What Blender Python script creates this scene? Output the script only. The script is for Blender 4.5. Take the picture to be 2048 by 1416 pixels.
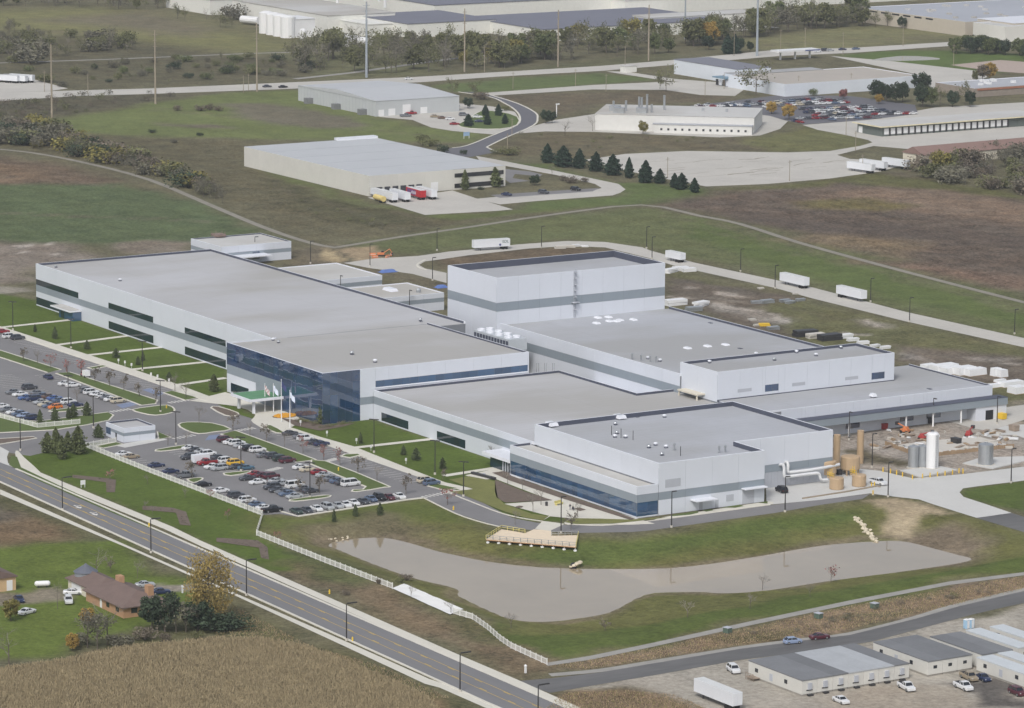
import bpy, bmesh, math, random
import numpy as np
from mathutils import Vector, Matrix
from mathutils.geometry import tessellate_polygon
for _o in list(bpy.data.objects): bpy.data.objects.remove(_o)
scene = bpy.context.scene
COL = scene.collection
random.seed(7); rng = np.random.default_rng(7)
rad = math.radians

# ---------------------------------------------------------------- camera
# Metres. x runs along the street fronts, y runs away to the right, z is up.
FPX, PITCH, ROLL, YAW, CAMH = 7806.2, .178281, .0059017, 1.016078, 222.0
_R = np.array([1., 0, 0]); _F = np.array([0, math.cos(PITCH), -math.sin(PITCH)]); _U = np.cross(_R, _F)
_R, _U = _R*math.cos(ROLL)+_U*math.sin(ROLL), -_R*math.sin(ROLL)+_U*math.cos(ROLL)
_A = np.array([math.cos(YAW), -math.sin(YAW), 0]); _B = np.array([math.sin(YAW), math.cos(YAW), 0]); _Z = np.array([0, 0, 1.])
def _w(v): return np.array([v@_A, v@_B, v@_Z])
CR, CU, CF = _w(_R), _w(_U), _w(_F)
CAM = np.array([1047.264, -648.9015, CAMH])
cam_d = bpy.data.cameras.new('camera'); cam = bpy.data.objects.new('camera', cam_d); COL.objects.link(cam)
cam_d.sensor_fit = 'HORIZONTAL'; cam_d.sensor_width = 36; cam_d.lens = FPX/2048*36
cam_d.clip_start = 1; cam_d.clip_end = 40000
cam.matrix_world = Matrix(((CR[0], CU[0], -CF[0], CAM[0]), (CR[1], CU[1], -CF[1], CAM[1]), (CR[2], CU[2], -CF[2], CAM[2]), (0, 0, 0, 1)))
scene.camera = cam
def at(u, v, z=0.):
    "ground survey: point of the level plane z that is sighted at photo position u, v"
    d = CF+CR*(u-1024)/FPX-CU*(v-708)/FPX
    return CAM+d*(z-CAMH)/d[2]
def pix(p):
    w = np.asarray(p, float)-CAM
    k = w@CF
    return np.stack([1024+FPX*(w@CR)/k, 708-FPX*(w@CU)/k], -1)

# ---------------------------------------------------------------- sky, sun, exposure
SUN_EL, SUN_AZ = rad(46), rad(140)      # high thin cloud: broad soft sun from behind the camera
world = bpy.data.worlds.new('World'); scene.world = world; world.use_nodes = True
nt = world.node_tree; nt.nodes.clear()
sky = nt.nodes.new('ShaderNodeTexSky'); sky.sky_type = 'NISHITA'; sky.sun_disc = False
sky.sun_elevation = SUN_EL; sky.sun_rotation = SUN_AZ; sky.air_density = 1.0; sky.dust_density = 4.0; sky.ozone_density = 1.0
hs = nt.nodes.new('ShaderNodeHueSaturation'); hs.inputs['Saturation'].default_value = .52
bg = nt.nodes.new('ShaderNodeBackground'); bg.inputs[1].default_value = .125
wo = nt.nodes.new('ShaderNodeOutputWorld')
nt.links.new(sky.outputs[0], hs.inputs['Color']); nt.links.new(hs.outputs[0], bg.inputs[0]); nt.links.new(bg.outputs[0], wo.inputs[0])
sun_d = bpy.data.lights.new('sun', 'SUN'); sun_d.energy = 1.4; sun_d.angle = rad(11); sun_d.color = (1, .985, .96)
sun = bpy.data.objects.new('sun', sun_d); COL.objects.link(sun); sun.location = (0, 0, 400)
_sd = Vector((math.sin(SUN_AZ)*math.cos(SUN_EL), math.cos(SUN_AZ)*math.cos(SUN_EL), math.sin(SUN_EL)))
sun.rotation_euler = _sd.to_track_quat('Z', 'Y').to_euler()
vs = scene.view_settings; vs.view_transform = 'Standard'; vs.look = 'None'; vs.gamma = 1; vs.use_curve_mapping = False; vs.exposure = 0.18
scene.cycles.max_bounces = 5; scene.cycles.diffuse_bounces = 2; scene.cycles.glossy_bounces = 3; scene.cycles.volume_bounces = 0
scene.cycles.use_denoising = True

# ---------------------------------------------------------------- materials
def lin(c):
    c = np.asarray(c, float)/255.
    return np.where(c <= .04045, c/12.92, ((c+.055)/1.055)**2.4)
MATS = {}
def M(name, rgb, rough=.8, var=.12, scale=.5, scale2=None, metal=0., ior=1.5, rnd=0., bump=0., stretch=None, objcol=False):
    "procedural surface: base colour given as an 8-bit tone, broken up by two noises and a per-object shift"
    if name in MATS: return MATS[name]
    m = bpy.data.materials.new(name); m.use_nodes = True; n = m.node_tree.nodes; l = m.node_tree.links
    b = n['Principled BSDF']; b.inputs['Roughness'].default_value = rough; b.inputs['Metallic'].default_value = metal; b.inputs['IOR'].default_value = ior
    tc = n.new('ShaderNodeNewGeometry'); src = tc.outputs['Position']
    if stretch:
        mp = n.new('ShaderNodeMapping'); mp.inputs['Scale'].default_value = stretch; l.new(src, mp.inputs['Vector']); src = mp.outputs[0]
    tot = None
    for sc_, amp in ((scale, var), (scale2 or scale*7, var*.7)):
        nz = n.new('ShaderNodeTexNoise'); nz.inputs['Scale'].default_value = sc_; nz.inputs['Detail'].default_value = 5; nz.inputs['Roughness'].default_value = .6
        l.new(src, nz.inputs['Vector'])
        mr = n.new('ShaderNodeMapRange'); mr.inputs[1].default_value = .25; mr.inputs[2].default_value = .75; mr.inputs[3].default_value = 1-amp; mr.inputs[4].default_value = 1+amp
        l.new(nz.outputs['Fac'], mr.inputs[0])
        if tot is None: tot = mr.outputs[0]
        else:
            mu = n.new('ShaderNodeMath'); mu.operation = 'MULTIPLY'; l.new(tot, mu.inputs[0]); l.new(mr.outputs[0], mu.inputs[1]); tot = mu.outputs[0]
    oi = None
    if rnd or objcol: oi = n.new('ShaderNodeObjectInfo')
    if rnd:
        mr = n.new('ShaderNodeMapRange'); mr.inputs[3].default_value = 1-rnd; mr.inputs[4].default_value = 1+rnd; l.new(oi.outputs['Random'], mr.inputs[0])
        mu = n.new('ShaderNodeMath'); mu.operation = 'MULTIPLY'; l.new(tot, mu.inputs[0]); l.new(mr.outputs[0], mu.inputs[1]); tot = mu.outputs[0]
    vm = n.new('ShaderNodeVectorMath'); vm.operation = 'SCALE'; l.new(tot, vm.inputs['Scale'])
    if objcol: l.new(oi.outputs['Color'], vm.inputs[0])
    else: vm.inputs[0].default_value = tuple(lin(rgb))
    l.new(vm.outputs[0], b.inputs['Base Color'])
    if bump:
        bp = n.new('ShaderNodeBump'); bp.inputs['Strength'].default_value = bump; bp.inputs['Distance'].default_value = .2
        l.new(nz.outputs['Fac'], bp.inputs['Height']); l.new(bp.outputs[0], b.inputs['Normal'])
    MATS[name] = m; m.diffuse_color = (*lin(rgb), 1)
    return m

# ---------------------------------------------------------------- mesh helpers
class MB:
    def __init__(s): s.v = []; s.f = []; s.m = []
    def add(s, vs, fs, mi=0):
        k = len(s.v); s.v += [tuple(map(float, p)) for p in vs]; s.f += [tuple(k+i for i in f) for f in fs]; s.m += [mi]*len(fs); return s
    def box(s, x0, x1, y0, y1, z0, z1, mi=0, top=None, skip=''):
        "axis box; top=(dx,dy) shrinks the upper rectangle"
        dx, dy = top or (0, 0)
        vs = [(x0, y0, z0), (x1, y0, z0), (x1, y1, z0), (x0, y1, z0), (x0+dx, y0+dy, z1), (x1-dx, y0+dy, z1), (x1-dx, y1-dy, z1), (x0+dx, y1-dy, z1)]
        fs = [(0, 3, 2, 1), (4, 5, 6, 7), (0, 1, 5, 4), (1, 2, 6, 5), (2, 3, 7, 6), (3, 0, 4, 7)]
        return s.add(vs, fs, mi)
    def prism(s, poly, z0, z1, mi=0, side_mi=None):
        p = [tuple(q[:2]) for q in poly]
        if sum(p[i-1][0]*p[i][1]-p[i][0]*p[i-1][1] for i in range(len(p))) < 0: p = p[::-1]
        n = len(p)
        tri = tessellate_polygon([[Vector((x, y, 0)) for x, y in p]])
        k = len(s.v)
        s.add([(x, y, z1) for x, y in p], [t if (p[t[1]][0]-p[t[0]][0])*(p[t[2]][1]-p[t[0]][1])-(p[t[1]][1]-p[t[0]][1])*(p[t[2]][0]-p[t[0]][0]) > 0 else t[::-1] for t in tri], mi)
        if z0 is not None:
            s.add([(x, y, z0) for x, y in p]+[(x, y, z1) for x, y in p], [(i, (i+1) % n, n+(i+1) % n, n+i) for i in range(n)], mi if side_mi is None else side_mi)
        return s
    def tube(s, p, q, r0, r1=None, n=8, mi=0, cap=True):
        p = Vector(p); q = Vector(q); r1 = r0 if r1 is None else r1
        d = (q-p).normalized(); a = d.orthogonal().normalized(); b = d.cross(a)
        vs = [p+(a*math.cos(t)+b*math.sin(t))*r0 for t in [2*math.pi*i/n for i in range(n)]]+[q+(a*math.cos(t)+b*math.sin(t))*r1 for t in [2*math.pi*i/n for i in range(n)]]
        fs = [(i, (i+1) % n, n+(i+1) % n, n+i) for i in range(n)]
        if cap: fs += [tuple(range(n-1, -1, -1)), tuple(range(n, 2*n))]
        return s.add(vs, fs, mi)
    def lathe(s, c, prof, n=16, mi=0):
        "prof: list of (radius, z)"
        vs = [(c[0]+r*math.cos(2*math.pi*i/n), c[1]+r*math.sin(2*math.pi*i/n), z) for r, z in prof for i in range(n)]
        fs = [(j*n+i, j*n+(i+1) % n, (j+1)*n+(i+1) % n, (j+1)*n+i) for j in range(len(prof)-1) for i in range(n)]
        fs += [tuple(range(n-1, -1, -1)), tuple((len(prof)-1)*n+i for i in range(n))]
        return s.add(vs, fs, mi)
    def mesh(s, name, mats, smooth=False):
        me = bpy.data.meshes.new(name); me.from_pydata(s.v, [], s.f)
        for m in (mats if isinstance(mats, (list, tuple)) else [mats]): me.materials.append(m)
        if any(s.m): me.polygons.foreach_set('material_index', s.m)
        if smooth: me.polygons.foreach_set('use_smooth', [True]*len(s.f))
        me.update(); return me
    def build(s, name, mats, parent=None, loc=None, rz=0, smooth=False):
        return obj(name, s.mesh(name, mats, smooth), parent, loc, rz)
def obj(name, me, parent=None, loc=None, rz=0, scale=None):
    o = bpy.data.objects.new(name, me); COL.objects.link(o)
    if parent: o.parent = parent
    if loc is not None: o.location = tuple(map(float, loc))
    if rz: o.rotation_euler = (0, 0, rz)
    if scale: o.scale = scale
    return o
def tag(o, label, cat, group=None):
    o['label'] = label; o['category'] = cat
    if group: o['group'] = group
    return o
def struct(o, kind='structure'): o['kind'] = kind; return o
def thing(name, label, cat, loc=(0, 0, 0), rz=0, group=None, scale=None):
    return tag(obj(name, None, None, loc, rz, scale), label, cat, group)
def stamp(proto, name, label, cat, loc, rz=0, group=None, scale=None, color=None):
    "proto: list of (part name, mesh, local loc, local rz, children); a new thing with its own part objects sharing mesh data"
    t = thing(name, label, cat, loc, rz, group, scale)
    def put(parts, par):
        for pn, me, pl, pr, kids in parts:
            o = obj(pn, me, par, pl, pr)
            if color is not None: o.color = color
            put(kids, o)
    put(proto, t); return t
ORD = ['first', 'second', 'third', 'fourth', 'fifth', 'sixth', 'seventh', 'eighth', 'ninth', 'tenth', 'eleventh', 'twelfth', 'thirteenth', 'fourteenth', 'fifteenth', 'sixteenth', 'seventeenth', 'eighteenth', 'nineteenth', 'twentieth']
def nth(i):
    if i >= 99: return 'hundredth' if i == 99 else 'hundred-and-'+nth(i-100)
    if i < 20: return ORD[i]
    t = {2: 'twenty', 3: 'thirty', 4: 'forty', 5: 'fifty', 6: 'sixty', 7: 'seventy', 8: 'eighty', 9: 'ninety'}[(i+1)//10]
    return (t[:-1]+'ieth') if (i+1) % 10 == 0 else t+'-'+ORD[(i+1) % 10-1]
def P(*uv, z=0.): return [at(u, v, z)[:2] for u, v in uv]
def smooth(poly, k=4, closed=True):
    p = [np.asarray(q[:2], float) for q in poly]; n = len(p); out = []
    for i in range(n if closed else n-1):
        a, b, c, d = (p[(i-1) % n], p[i], p[(i+1) % n], p[(i+2) % n]) if closed else (p[max(i-1, 0)], p[i], p[i+1], p[min(i+2, n-1)])
        for j in range(k):
            t = j/k
            out.append(.5*((2*b)+(c-a)*t+(2*a-5*b+4*c-d)*t*t+(3*b-a-3*c+d)*t**3))
    if not closed: out.append(p[-1])
    return out
def ribbon(mb, pts, w, z0, z1, mi=0, closed=False):
    "a strip of width w (flat sheet when z0 is None, else a raised kerb) along pts"
    p = [np.asarray(q[:2], float) for q in pts]; n = len(p); L = []; Rr = []
    for i in range(n):
        a = p[i-1] if (i or closed) else p[i]; b = p[(i+1) % n] if (i < n-1 or closed) else p[i]
        d = b-a; d = d/(np.linalg.norm(d)+1e-9); nn = np.array([-d[1], d[0]])
        L.append(p[i]+nn*w/2); Rr.append(p[i]-nn*w/2)
    m = n if closed else n-1
    top = [(*q, z1) for q in L]+[(*q, z1) for q in Rr]
    mb.add(top, [(n+i, n+(i+1) % n, (i+1) % n, i) for i in range(m)], mi)
    if z0 is not None:
        mb.add([(*q, z0) for q in L]+top[:n], [(i, n+i, n+(i+1) % n, (i+1) % n) for i in range(m)], mi)
        mb.add([(*q, z0) for q in Rr]+top[n:], [(n+i, i, (i+1) % n, n+(i+1) % n) for i in range(m)], mi)
        if not closed:
            for i, fl in ((0, 0), (n-1, 1)):
                q = [(*L[i], z0), (*Rr[i], z0), (*Rr[i], z1), (*L[i], z1)]
                mb.add(q, [(0, 1, 2, 3) if not fl else (3, 2, 1, 0)], mi)
    return mb
def inpoly(px, py, poly):
    poly = np.asarray(poly); c = np.zeros(px.shape, bool); n = len(poly)
    for i in range(n):
        x0, y0 = poly[i-1]; x1, y1 = poly[i]
        if y0 == y1: continue
        c ^= ((y0 > py) != (y1 > py)) & (px < (x1-x0)*(py-y0)/(y1-y0)+x0)
    return c
def dist(px, py, poly, closed=True):
    poly = np.asarray(poly); d = np.full(px.shape, 1e9)
    for i in range(0 if closed else 1, len(poly)):
        a = poly[i-1]; b = poly[i]; e = b-a; L2 = e@e+1e-9
        t = np.clip(((px-a[0])*e[0]+(py-a[1])*e[1])/L2, 0, 1)
        d = np.minimum(d, np.hypot(px-a[0]-t*e[0], py-a[1]-t*e[1]))
    return d

def roof_stain(m, rgb_stain, pitch=3.0):
    "weathered single-ply roofing: sheet laps every few metres and broad dusty ponding marks"
    n = m.node_tree.nodes; l = m.node_tree.links; b = n['Principled BSDF']; src = b.inputs['Base Color'].links[0].from_socket
    g = n.new('ShaderNodeNewGeometry'); sp = n.new('ShaderNodeSeparateXYZ'); l.new(g.outputs['Position'], sp.inputs[0])
    def mth(op, a, c):
        q = n.new('ShaderNodeMath'); q.operation = op
        for i, v in enumerate((a, c)):
            if isinstance(v, (int, float)): q.inputs[i].default_value = v
            else: l.new(v, q.inputs[i])
        return q.outputs[0]
    lap = mth('LESS_THAN', mth('FRACT', mth('DIVIDE', sp.outputs['X'], pitch), 0), .07)
    lap2 = mth('LESS_THAN', mth('FRACT', mth('DIVIDE', sp.outputs['Y'], pitch*8), 0), .012)
    nz = n.new('ShaderNodeTexNoise'); nz.inputs['Scale'].default_value = .035; nz.inputs['Detail'].default_value = 6; mp = n.new('ShaderNodeMapping'); mp.inputs['Scale'].default_value = (.7, .35, 1); l.new(g.outputs['Position'], mp.inputs[0]); l.new(mp.outputs[0], nz.inputs['Vector'])
    mr = n.new('ShaderNodeMapRange'); mr.inputs[1].default_value = .44; mr.inputs[2].default_value = .62; mr.inputs[4].default_value = .75; l.new(nz.outputs['Fac'], mr.inputs[0])
    mx = n.new('ShaderNodeMix'); mx.data_type = 'RGBA'; l.new(mr.outputs[0], mx.inputs['Factor']); l.new(src, mx.inputs[6]); mx.inputs[7].default_value = (*lin(rgb_stain), 1)
    vm = n.new('ShaderNodeVectorMath'); vm.operation = 'SCALE'; l.new(mx.outputs[2], vm.inputs[0]); l.new(mth('SUBTRACT', 1.0, mth('MULTIPLY', mth('MAXIMUM', lap, lap2), .09)), vm.inputs['Scale']); l.new(vm.outputs[0], b.inputs['Base Color'])
# ---------------------------------------------------------------- terrain
WATER_Z = -2.6
water_px = [(652,1091),(670,1082),(687,1079),(737,1075),(775,1076),(825,1087),(875,1102),(912,1110),(970,1122),(1050,1132),(1135,1137),(1212,1138),(1325,1137),(1425,1127),(1525,1111),(1623,1094),(1686,1087),(1761,1082),(1811,1083),(1873,1098),(1923,1111),(1948,1118),(1911,1128),(1786,1146),(1661,1162),(1536,1181),(1450,1187),(1412,1184),(1362,1184),(1312,1186),(1275,1196),(1237,1217),(1200,1230),(1100,1244),(1025,1240),(975,1222),(935,1203),(912,1190),(917,1182),(895,1173),(850,1163),(800,1149),(725,1121),(675,1100)]
WATER = smooth(P(*water_px, z=WATER_Z), 3)
BASIN = smooth(P((560,1078),(640,1052),(760,1030),(900,1036),(960,1064),(1160,1072),(1350,1068),(1560,1034),(1740,1006),(1900,1040),(2000,1075),(2050,1105),(1985,1138),(1900,1152),(1700,1188),(1500,1232),(1300,1268),(1150,1290),(1060,1290),(980,1250),(900,1212),(780,1165),(640,1112)), 3)
BX0, BY0 = np.min(BASIN, 0)-3; BX1, BY1 = np.max(BASIN, 0)+3
def ground_z(x, y):
    x = np.asarray(x, float); y = np.asarray(y, float); z = np.zeros(x.shape)
    s = (x > BX0) & (x < BX1) & (y > BY0) & (y < BY1)
    if not s.any(): return z
    xs, ys = x[s], y[s]
    ib = inpoly(xs, ys, BASIN); iw = inpoly(xs, ys, WATER)
    do = dist(xs, ys, BASIN); di = dist(xs, ys, WATER)
    t = np.where(ib, do/(do+di+1e-6), 0); t = .5*t+.5*t*t*(3-2*t)
    z[s] = np.where(iw, WATER_Z+.02-np.minimum(di*.1, 1.2), (WATER_Z+.02)*t)
    return z
def gz(x, y): return float(ground_z(np.array([x]), np.array([y]))[0])
def atg(u, v):
    "as at(), on the sloping ground"
    z = 0.
    for _ in range(6): p = at(u, v, z); z = gz(p[0], p[1])
    return np.array([p[0], p[1], z])
fwd = CF[:2]/np.linalg.norm(CF[:2]); rgt = np.array([fwd[1], -fwd[0]])
dl = np.concatenate([[-9000, -4000, -1500, -300, 400, 640, 740], np.arange(780, 1420, 2.2), np.arange(1420, 2000, 4.), np.arange(2000, 2760, 8.), [2900, 3300, 4200, 6500, 10000]])
wl = np.concatenate([[-10000, -5000, -2000, -900, -520], np.arange(-400, 401, 2.5), [520, 900, 2000, 5000, 10000]])
DD, WW = np.meshgrid(dl, wl, indexing='ij')
GX = (CAM[0]+DD*fwd[0]+WW*rgt[0]).ravel(); GY = (CAM[1]+DD*fwd[1]+WW*rgt[1]).ravel()
GZ = ground_z(GX, GY)
def vnoise(x, y, s, seed):
    "cheap value noise for soil boundaries"
    r = np.random.default_rng(seed).random((257, 257)); X = (x/s) % 256; Y = (y/s) % 256
    i = X.astype(int); j = Y.astype(int); fx = X-i; fy = Y-j; fx = fx*fx*(3-2*fx); fy = fy*fy*(3-2*fy)
    return (r[i, j]*(1-fx)*(1-fy)+r[i+1, j]*fx*(1-fy)+r[i, j+1]*(1-fx)*fy+r[i+1, j+1]*fx*fy)*2-1
WX = GX+vnoise(GX, GY, 14, 1)*4+vnoise(GX, GY, 5, 2)*1.6; WY = GY+vnoise(GX, GY, 14, 3)*4+vnoise(GX, GY, 5, 4)*1.6
GAIN = np.array([.90, .89, .88])
tone = np.tile(lin((106, 105, 84))*GAIN, (len(GX), 1)); wild = np.full(len(GX), .75)
def zone(rgb, w, soft, *px, amount=1., crisp=False):
    rgb = np.array(rgb, float); rgb = rgb.mean()+(rgb-rgb.mean())*(1.04 if w < .3 else .95 if w < .55 else .84 if w < .95 else .68); GAIN = np.array([.92, .92, .88]) if w < .3 else np.array([.88, .88, .86]) if w < .7 else np.array([.8, .8, .8])
    "a kind of vegetation or soil: tone, unevenness (0 mown .. 1 rough), width of the fading border in metres"
    poly = np.array(P(*px)); x, y = (GX, GY) if crisp else (WX, WY)
    lo = poly.min(0)-soft-8; hi = poly.max(0)+soft+8
    s = np.where((x > lo[0]) & (x < hi[0]) & (y > lo[1]) & (y < hi[1]))[0]
    if not len(s): return
    d = dist(x[s], y[s], poly)*np.where(inpoly(x[s], y[s], poly), 1, -1)
    k = np.clip(d/(2*soft)+.5, 0, 1)*amount
    tone[s] = tone[s]*(1-k[:, None])+lin(rgb)*GAIN*k[:, None]; wild[s] = wild[s]*(1-k)+w*k
# far and middle distance
zone((126,126,86), .5, 25, (-100,24),(180,16),(330,26),(480,62),(640,96),(500,108),(300,92),(140,70),(-100,50))
zone((120,114,92), .6, 15, (60,40),(300,22),(440,60),(380,72),(200,52))
zone((104,102,78), .9, 15, (-100,70),(250,80),(500,112),(640,110),(700,140),(600,160),(150,175),(-100,150))
zone((114,116,84), .6, 8, (560,112),(700,100),(900,120),(860,150),(640,160))
zone((98,96,76), .9, 8, (-60,200),(150,192),(320,186),(380,190),(250,210),(110,236),(-60,262))
zone((112,122,76), .4, 6, (95,240),(300,208),(450,186),(600,180),(740,230),(850,255),(985,268),(960,285),(500,278),(210,272),(120,260))
zone((116,112,96), .5, 5, (425,206),(560,208),(700,235),(740,252),(650,258),(520,245))
zone((116,110,96), .5, 4, (300,244),(420,250),(480,258),(380,258))
zone((107,104,78), .9, 8, (-60,262),(120,268),(510,280),(505,330),(700,396),(860,432),(1010,424),(900,450),(700,470),(560,450),(380,360),(150,322),(-60,290))
zone((96,96,68), .9, 6, (505,345),(700,400),(840,440),(740,455),(600,420))
zone((102,112,68), .4, 3, (505,332),(700,396),(850,432),(1000,424),(1120,414),(1280,405),(1230,412),(900,440),(720,412),(560,360))
zone((116,102,84), .9, 8, (-80,298),(150,335),(330,385),(250,372),(-80,366))
zone((134,114,90), .9, 8, (-80,322),(70,338),(90,358),(-80,368))
zone((92,108,72), .6, 6, (-80,368),(255,366),(420,415),(560,482),(500,470),(330,496),(160,486),(-80,482))
zone((142,133,121), .7, 5, (-80,484),(140,484),(200,518),(70,532),(60,560),(-80,572))
zone((140,131,116), .7, 3, (222,486),(300,480),(380,484),(375,506),(275,508))
zone((120,112,92), .8, 5, (585,500),(660,490),(720,510),(680,530),(600,530))
zone((104,112,72), .6, 6, (690,492),(900,452),(1285,416),(1480,438),(1760,510),(2100,606),(2100,690),(1800,622),(1550,558),(1290,492),(1140,478),(930,496),(800,508))
zone((96,110,64), .4, 5, (1400,440),(1500,470),(1760,545),(2100,640),(2100,662),(1760,590),(1500,520),(1380,470))
zone((98,112,68), .4, 4, (1000,320),(1100,330),(1230,365),(1330,366),(1420,378),(1400,390),(1290,408),(1050,420),(1060,404),(1230,392),(1256,378),(1180,356),(1000,322))
zone((112,106,82), .85, 6, (985,296),(1080,266),(1190,264),(1440,276),(1730,292),(1660,300),(1380,300),(1170,316),(1010,312))
zone((113,115,74), .6, 4, (1570,262),(1612,252),(1700,272),(1745,288),(1690,302),(1540,302),(1480,285))
zone((100,114,72), .4, 4, (870,172),(1000,158),(1200,146),(1320,158),(1180,170),(980,185),(900,182))
zone((112,104,84), .85, 5, (985,192),(1330,180),(1470,196),(1400,206),(1200,208),(1130,230),(1060,214))
zone((104,106,76), .7, 4, (1010,140),(1350,104),(1350,122),(1100,140))
zone((126,126,88), .6, 12, (1480,82),(1700,52),(1900,62),(1950,72),(1700,96),(1580,102),(1500,96))
zone((94,112,62), .35, 4, (1672,112),(1800,100),(1900,102),(2080,110),(2080,140),(1990,146),(1800,130))
zone((112,98,83), 1., 10, (1300,408),(1440,385),(1560,374),(1700,352),(1800,345),(1900,372),(2100,400),(2100,600),(1760,512),(1500,444))
zone((140,118,95), 1., 10, (1640,384),(1760,372),(1900,382),(2100,410),(2100,452),(1900,430),(1760,410),(1640,400))
zone((138,120,88), 1., 8, (1560,478),(1680,470),(1800,476),(1850,492),(1790,512),(1700,500),(1600,486))
zone((120,112,70), .9, 6, (1590,404),(1720,396),(1830,412),(1760,422),(1620,416))
zone((102,92,82), .8, 8, (1420,430),(1560,436),(1740,446),(2100,470),(2100,500),(1850,480),(1560,458))
zone((136,112,92), 1., 7, (1700,520),(1850,528),(2100,560),(2100,590),(1900,556))
zone((106,108,66), .8, 4, (1420,380),(1560,368),(1700,352),(1760,344),(1900,366),(2060,392),(2060,402),(1880,378),(1700,366),(1560,376))
# behind the plant: disturbed ground
zone((112,114,76), .8, 6, (1335,540),(1560,590),(1760,640),(2100,706),(2100,900),(2000,800),(1800,720),(1620,690),(1340,615))
zone((112,104,92), .9, 4, (1335,556),(1420,566),(1560,586),(1600,600),(1500,606),(1560,650),(1620,690),(1500,660),(1335,600))
zone((106,100,90), .8, 3, (1335,558),(1400,563),(1500,580),(1480,590),(1400,572),(1335,568))
zone((160,155,145), .9, 2, (1425,604),(1470,612),(1530,626),(1590,645),(1580,652),(1500,640),(1430,620), amount=.95)
zone((150,146,136), .9, 2, (1420,590),(1460,596),(1475,606),(1450,604), amount=.7)
zone((118,110,98), .9, 4, (1780,690),(1900,700),(2080,720),(2080,760),(1990,770),(1900,745),(1800,724))
zone((166,160,150), 1., 1.5, (1790,704),(1860,722),(1850,726),(1795,712), amount=.7)
zone((158,152,142), 1., 1.5, (1930,714),(2020,718),(2000,724),(1940,722), amount=.6)
zone((158,152,142), 1., 1.5, (1900,728),(1960,740),(1950,746),(1905,736), amount=.6)
zone((160,154,144), 1., 1.5, (1700,636),(1790,655),(1780,660),(1700,645), amount=.5)
for q in ([(1420,606),(1470,612),(1465,616),(1425,612)], [(1480,614),(1540,630),(1535,634),(1478,620)], [(1335,590),(1372,596),(1370,599),(1335,595)], [(1440,584),(1500,592),(1498,595),(1445,589)], [(1380,575),(1400,577),(1400,580),(1382,579)], [(1545,632),(1588,645),(1580,648),(1540,638)], [(1660,660),(1720,668),(1718,672),(1660,666)], [(1730,640),(1770,652),(1765,655),(1728,645)], [(1880,724),(1925,732),(1920,736),(1880,729)], [(2000,728),(2040,734),(2038,738),(2002,733)], [(10,490),(50,486),(60,491),(20,496)], [(95,484),(118,482),(116,487),(98,488)], [(100,508),(130,508),(128,512),(104,512)], [(30,505),(48,503),(50,507),(33,508)]):
    zone((196,190,180), .8, 1.0, *q, amount=.8)
zone((116,104,84), .9, 3, (865,522),(960,504),(1060,496),(1150,494),(1220,497),(1240,503),(900,536),(890,542))
zone((118,112,90), .9, 3, (720,535),(820,548),(892,566),(892,590),(800,562))
zone((176,160,128), .5, 1.2, (637,520),(668,496),(692,520),(672,524),(660,527))
zone((166,150,124), .5, 1.2, (690,495),(745,490),(772,506),(765,518),(715,522))
for a, b in (((1340,560),(1760,655)), ((1345,580),(1620,640)), ((1420,570),(1540,640)), ((1800,700),(2060,742)), ((1830,690),(2060,715)), ((1330,430),(1900,520)), ((1500,400),(2060,470)), ((1650,380),(2060,520)), ((-40,345),(250,372)), ((-40,420),(420,440)), ((520,350),(850,440)), ((540,372),(800,452)), ((60,60),(430,70)), ((1490,90),(1880,70)), ((300,215),(900,272)), ((1400,450),(2060,625)), ((1420,442),(2060,612))):
    for off in (0, 3.5):
        zone((122,112,96), .8, .9, (a[0], a[1]+off), (b[0], b[1]+off), (b[0], b[1]+off+1.6), (a[0], a[1]+off+1.6), amount=.45)
# plant grounds
LAWN = (86, 102, 50)
zone(LAWN, .25, .8, (-160,560),(70,600),(160,640),(460,740),(452,800),(545,850),(640,848),(740,838),(990,918),(1030,955),(1080,985),(1100,1010),(1135,1045),(1040,1040),(880,985),(530,870),(300,760),(-160,640), crisp=True)
zone((150,146,136), .4, 1.5, (-160,560),(64,572),(66,582),(-160,592))
zone(LAWN, .25, 1.0, (40,912),(85,888),(185,876),(280,905),(530,1026),(516,1072),(600,1112),(660,1150),(530,1140),(440,1098),(230,1005),(50,935), crisp=True)
zone((84,100,48), .25, 1.0, (-60,832),(75,855),(160,845),(220,825),(226,835),(160,856),(0,866),(-60,866))
zone((108,110,66), .5, 6, (525,1022),(600,1034),(845,997),(1000,1056),(1130,1080),(1350,1062),(1720,1000),(1790,998),(1960,1040),(2100,1080),(2100,1140),(1700,1200),(1300,1285),(1095,1322),(960,1240),(780,1165),(520,1066))
zone((98,108,56), .35, 2, (530,1026),(600,1036),(840,999),(900,1028),(960,1048),(860,1036),(640,1060),(540,1050))
zone((112,106,80), .6, 4, (600,1045),(760,1030),(860,1050),(820,1075),(700,1072),(630,1080))
zone((122,112,92), .6, 4, (860,1090),(1100,1130),(1330,1128),(1540,1095),(1690,1070),(1690,1080),(1540,1110),(1330,1140),(1100,1140),(900,1108))
zone((92,106,56), .5, 4, (1000,1100),(1170,1085),(1400,1060),(1700,1015),(1740,1035),(1560,1065),(1350,1090),(1160,1122))
zone((124,112,94), .6, 4, (1760,1060),(1900,1050),(1990,1080),(1960,1120),(1900,1108),(1820,1085))
zone((178,164,138), .4, 1.0, (1730,1000),(1790,996),(1850,1008),(1902,1028),(1880,1030),(1850,1025),(1815,1065),(1762,1048),(1780,1022), crisp=True)
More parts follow.
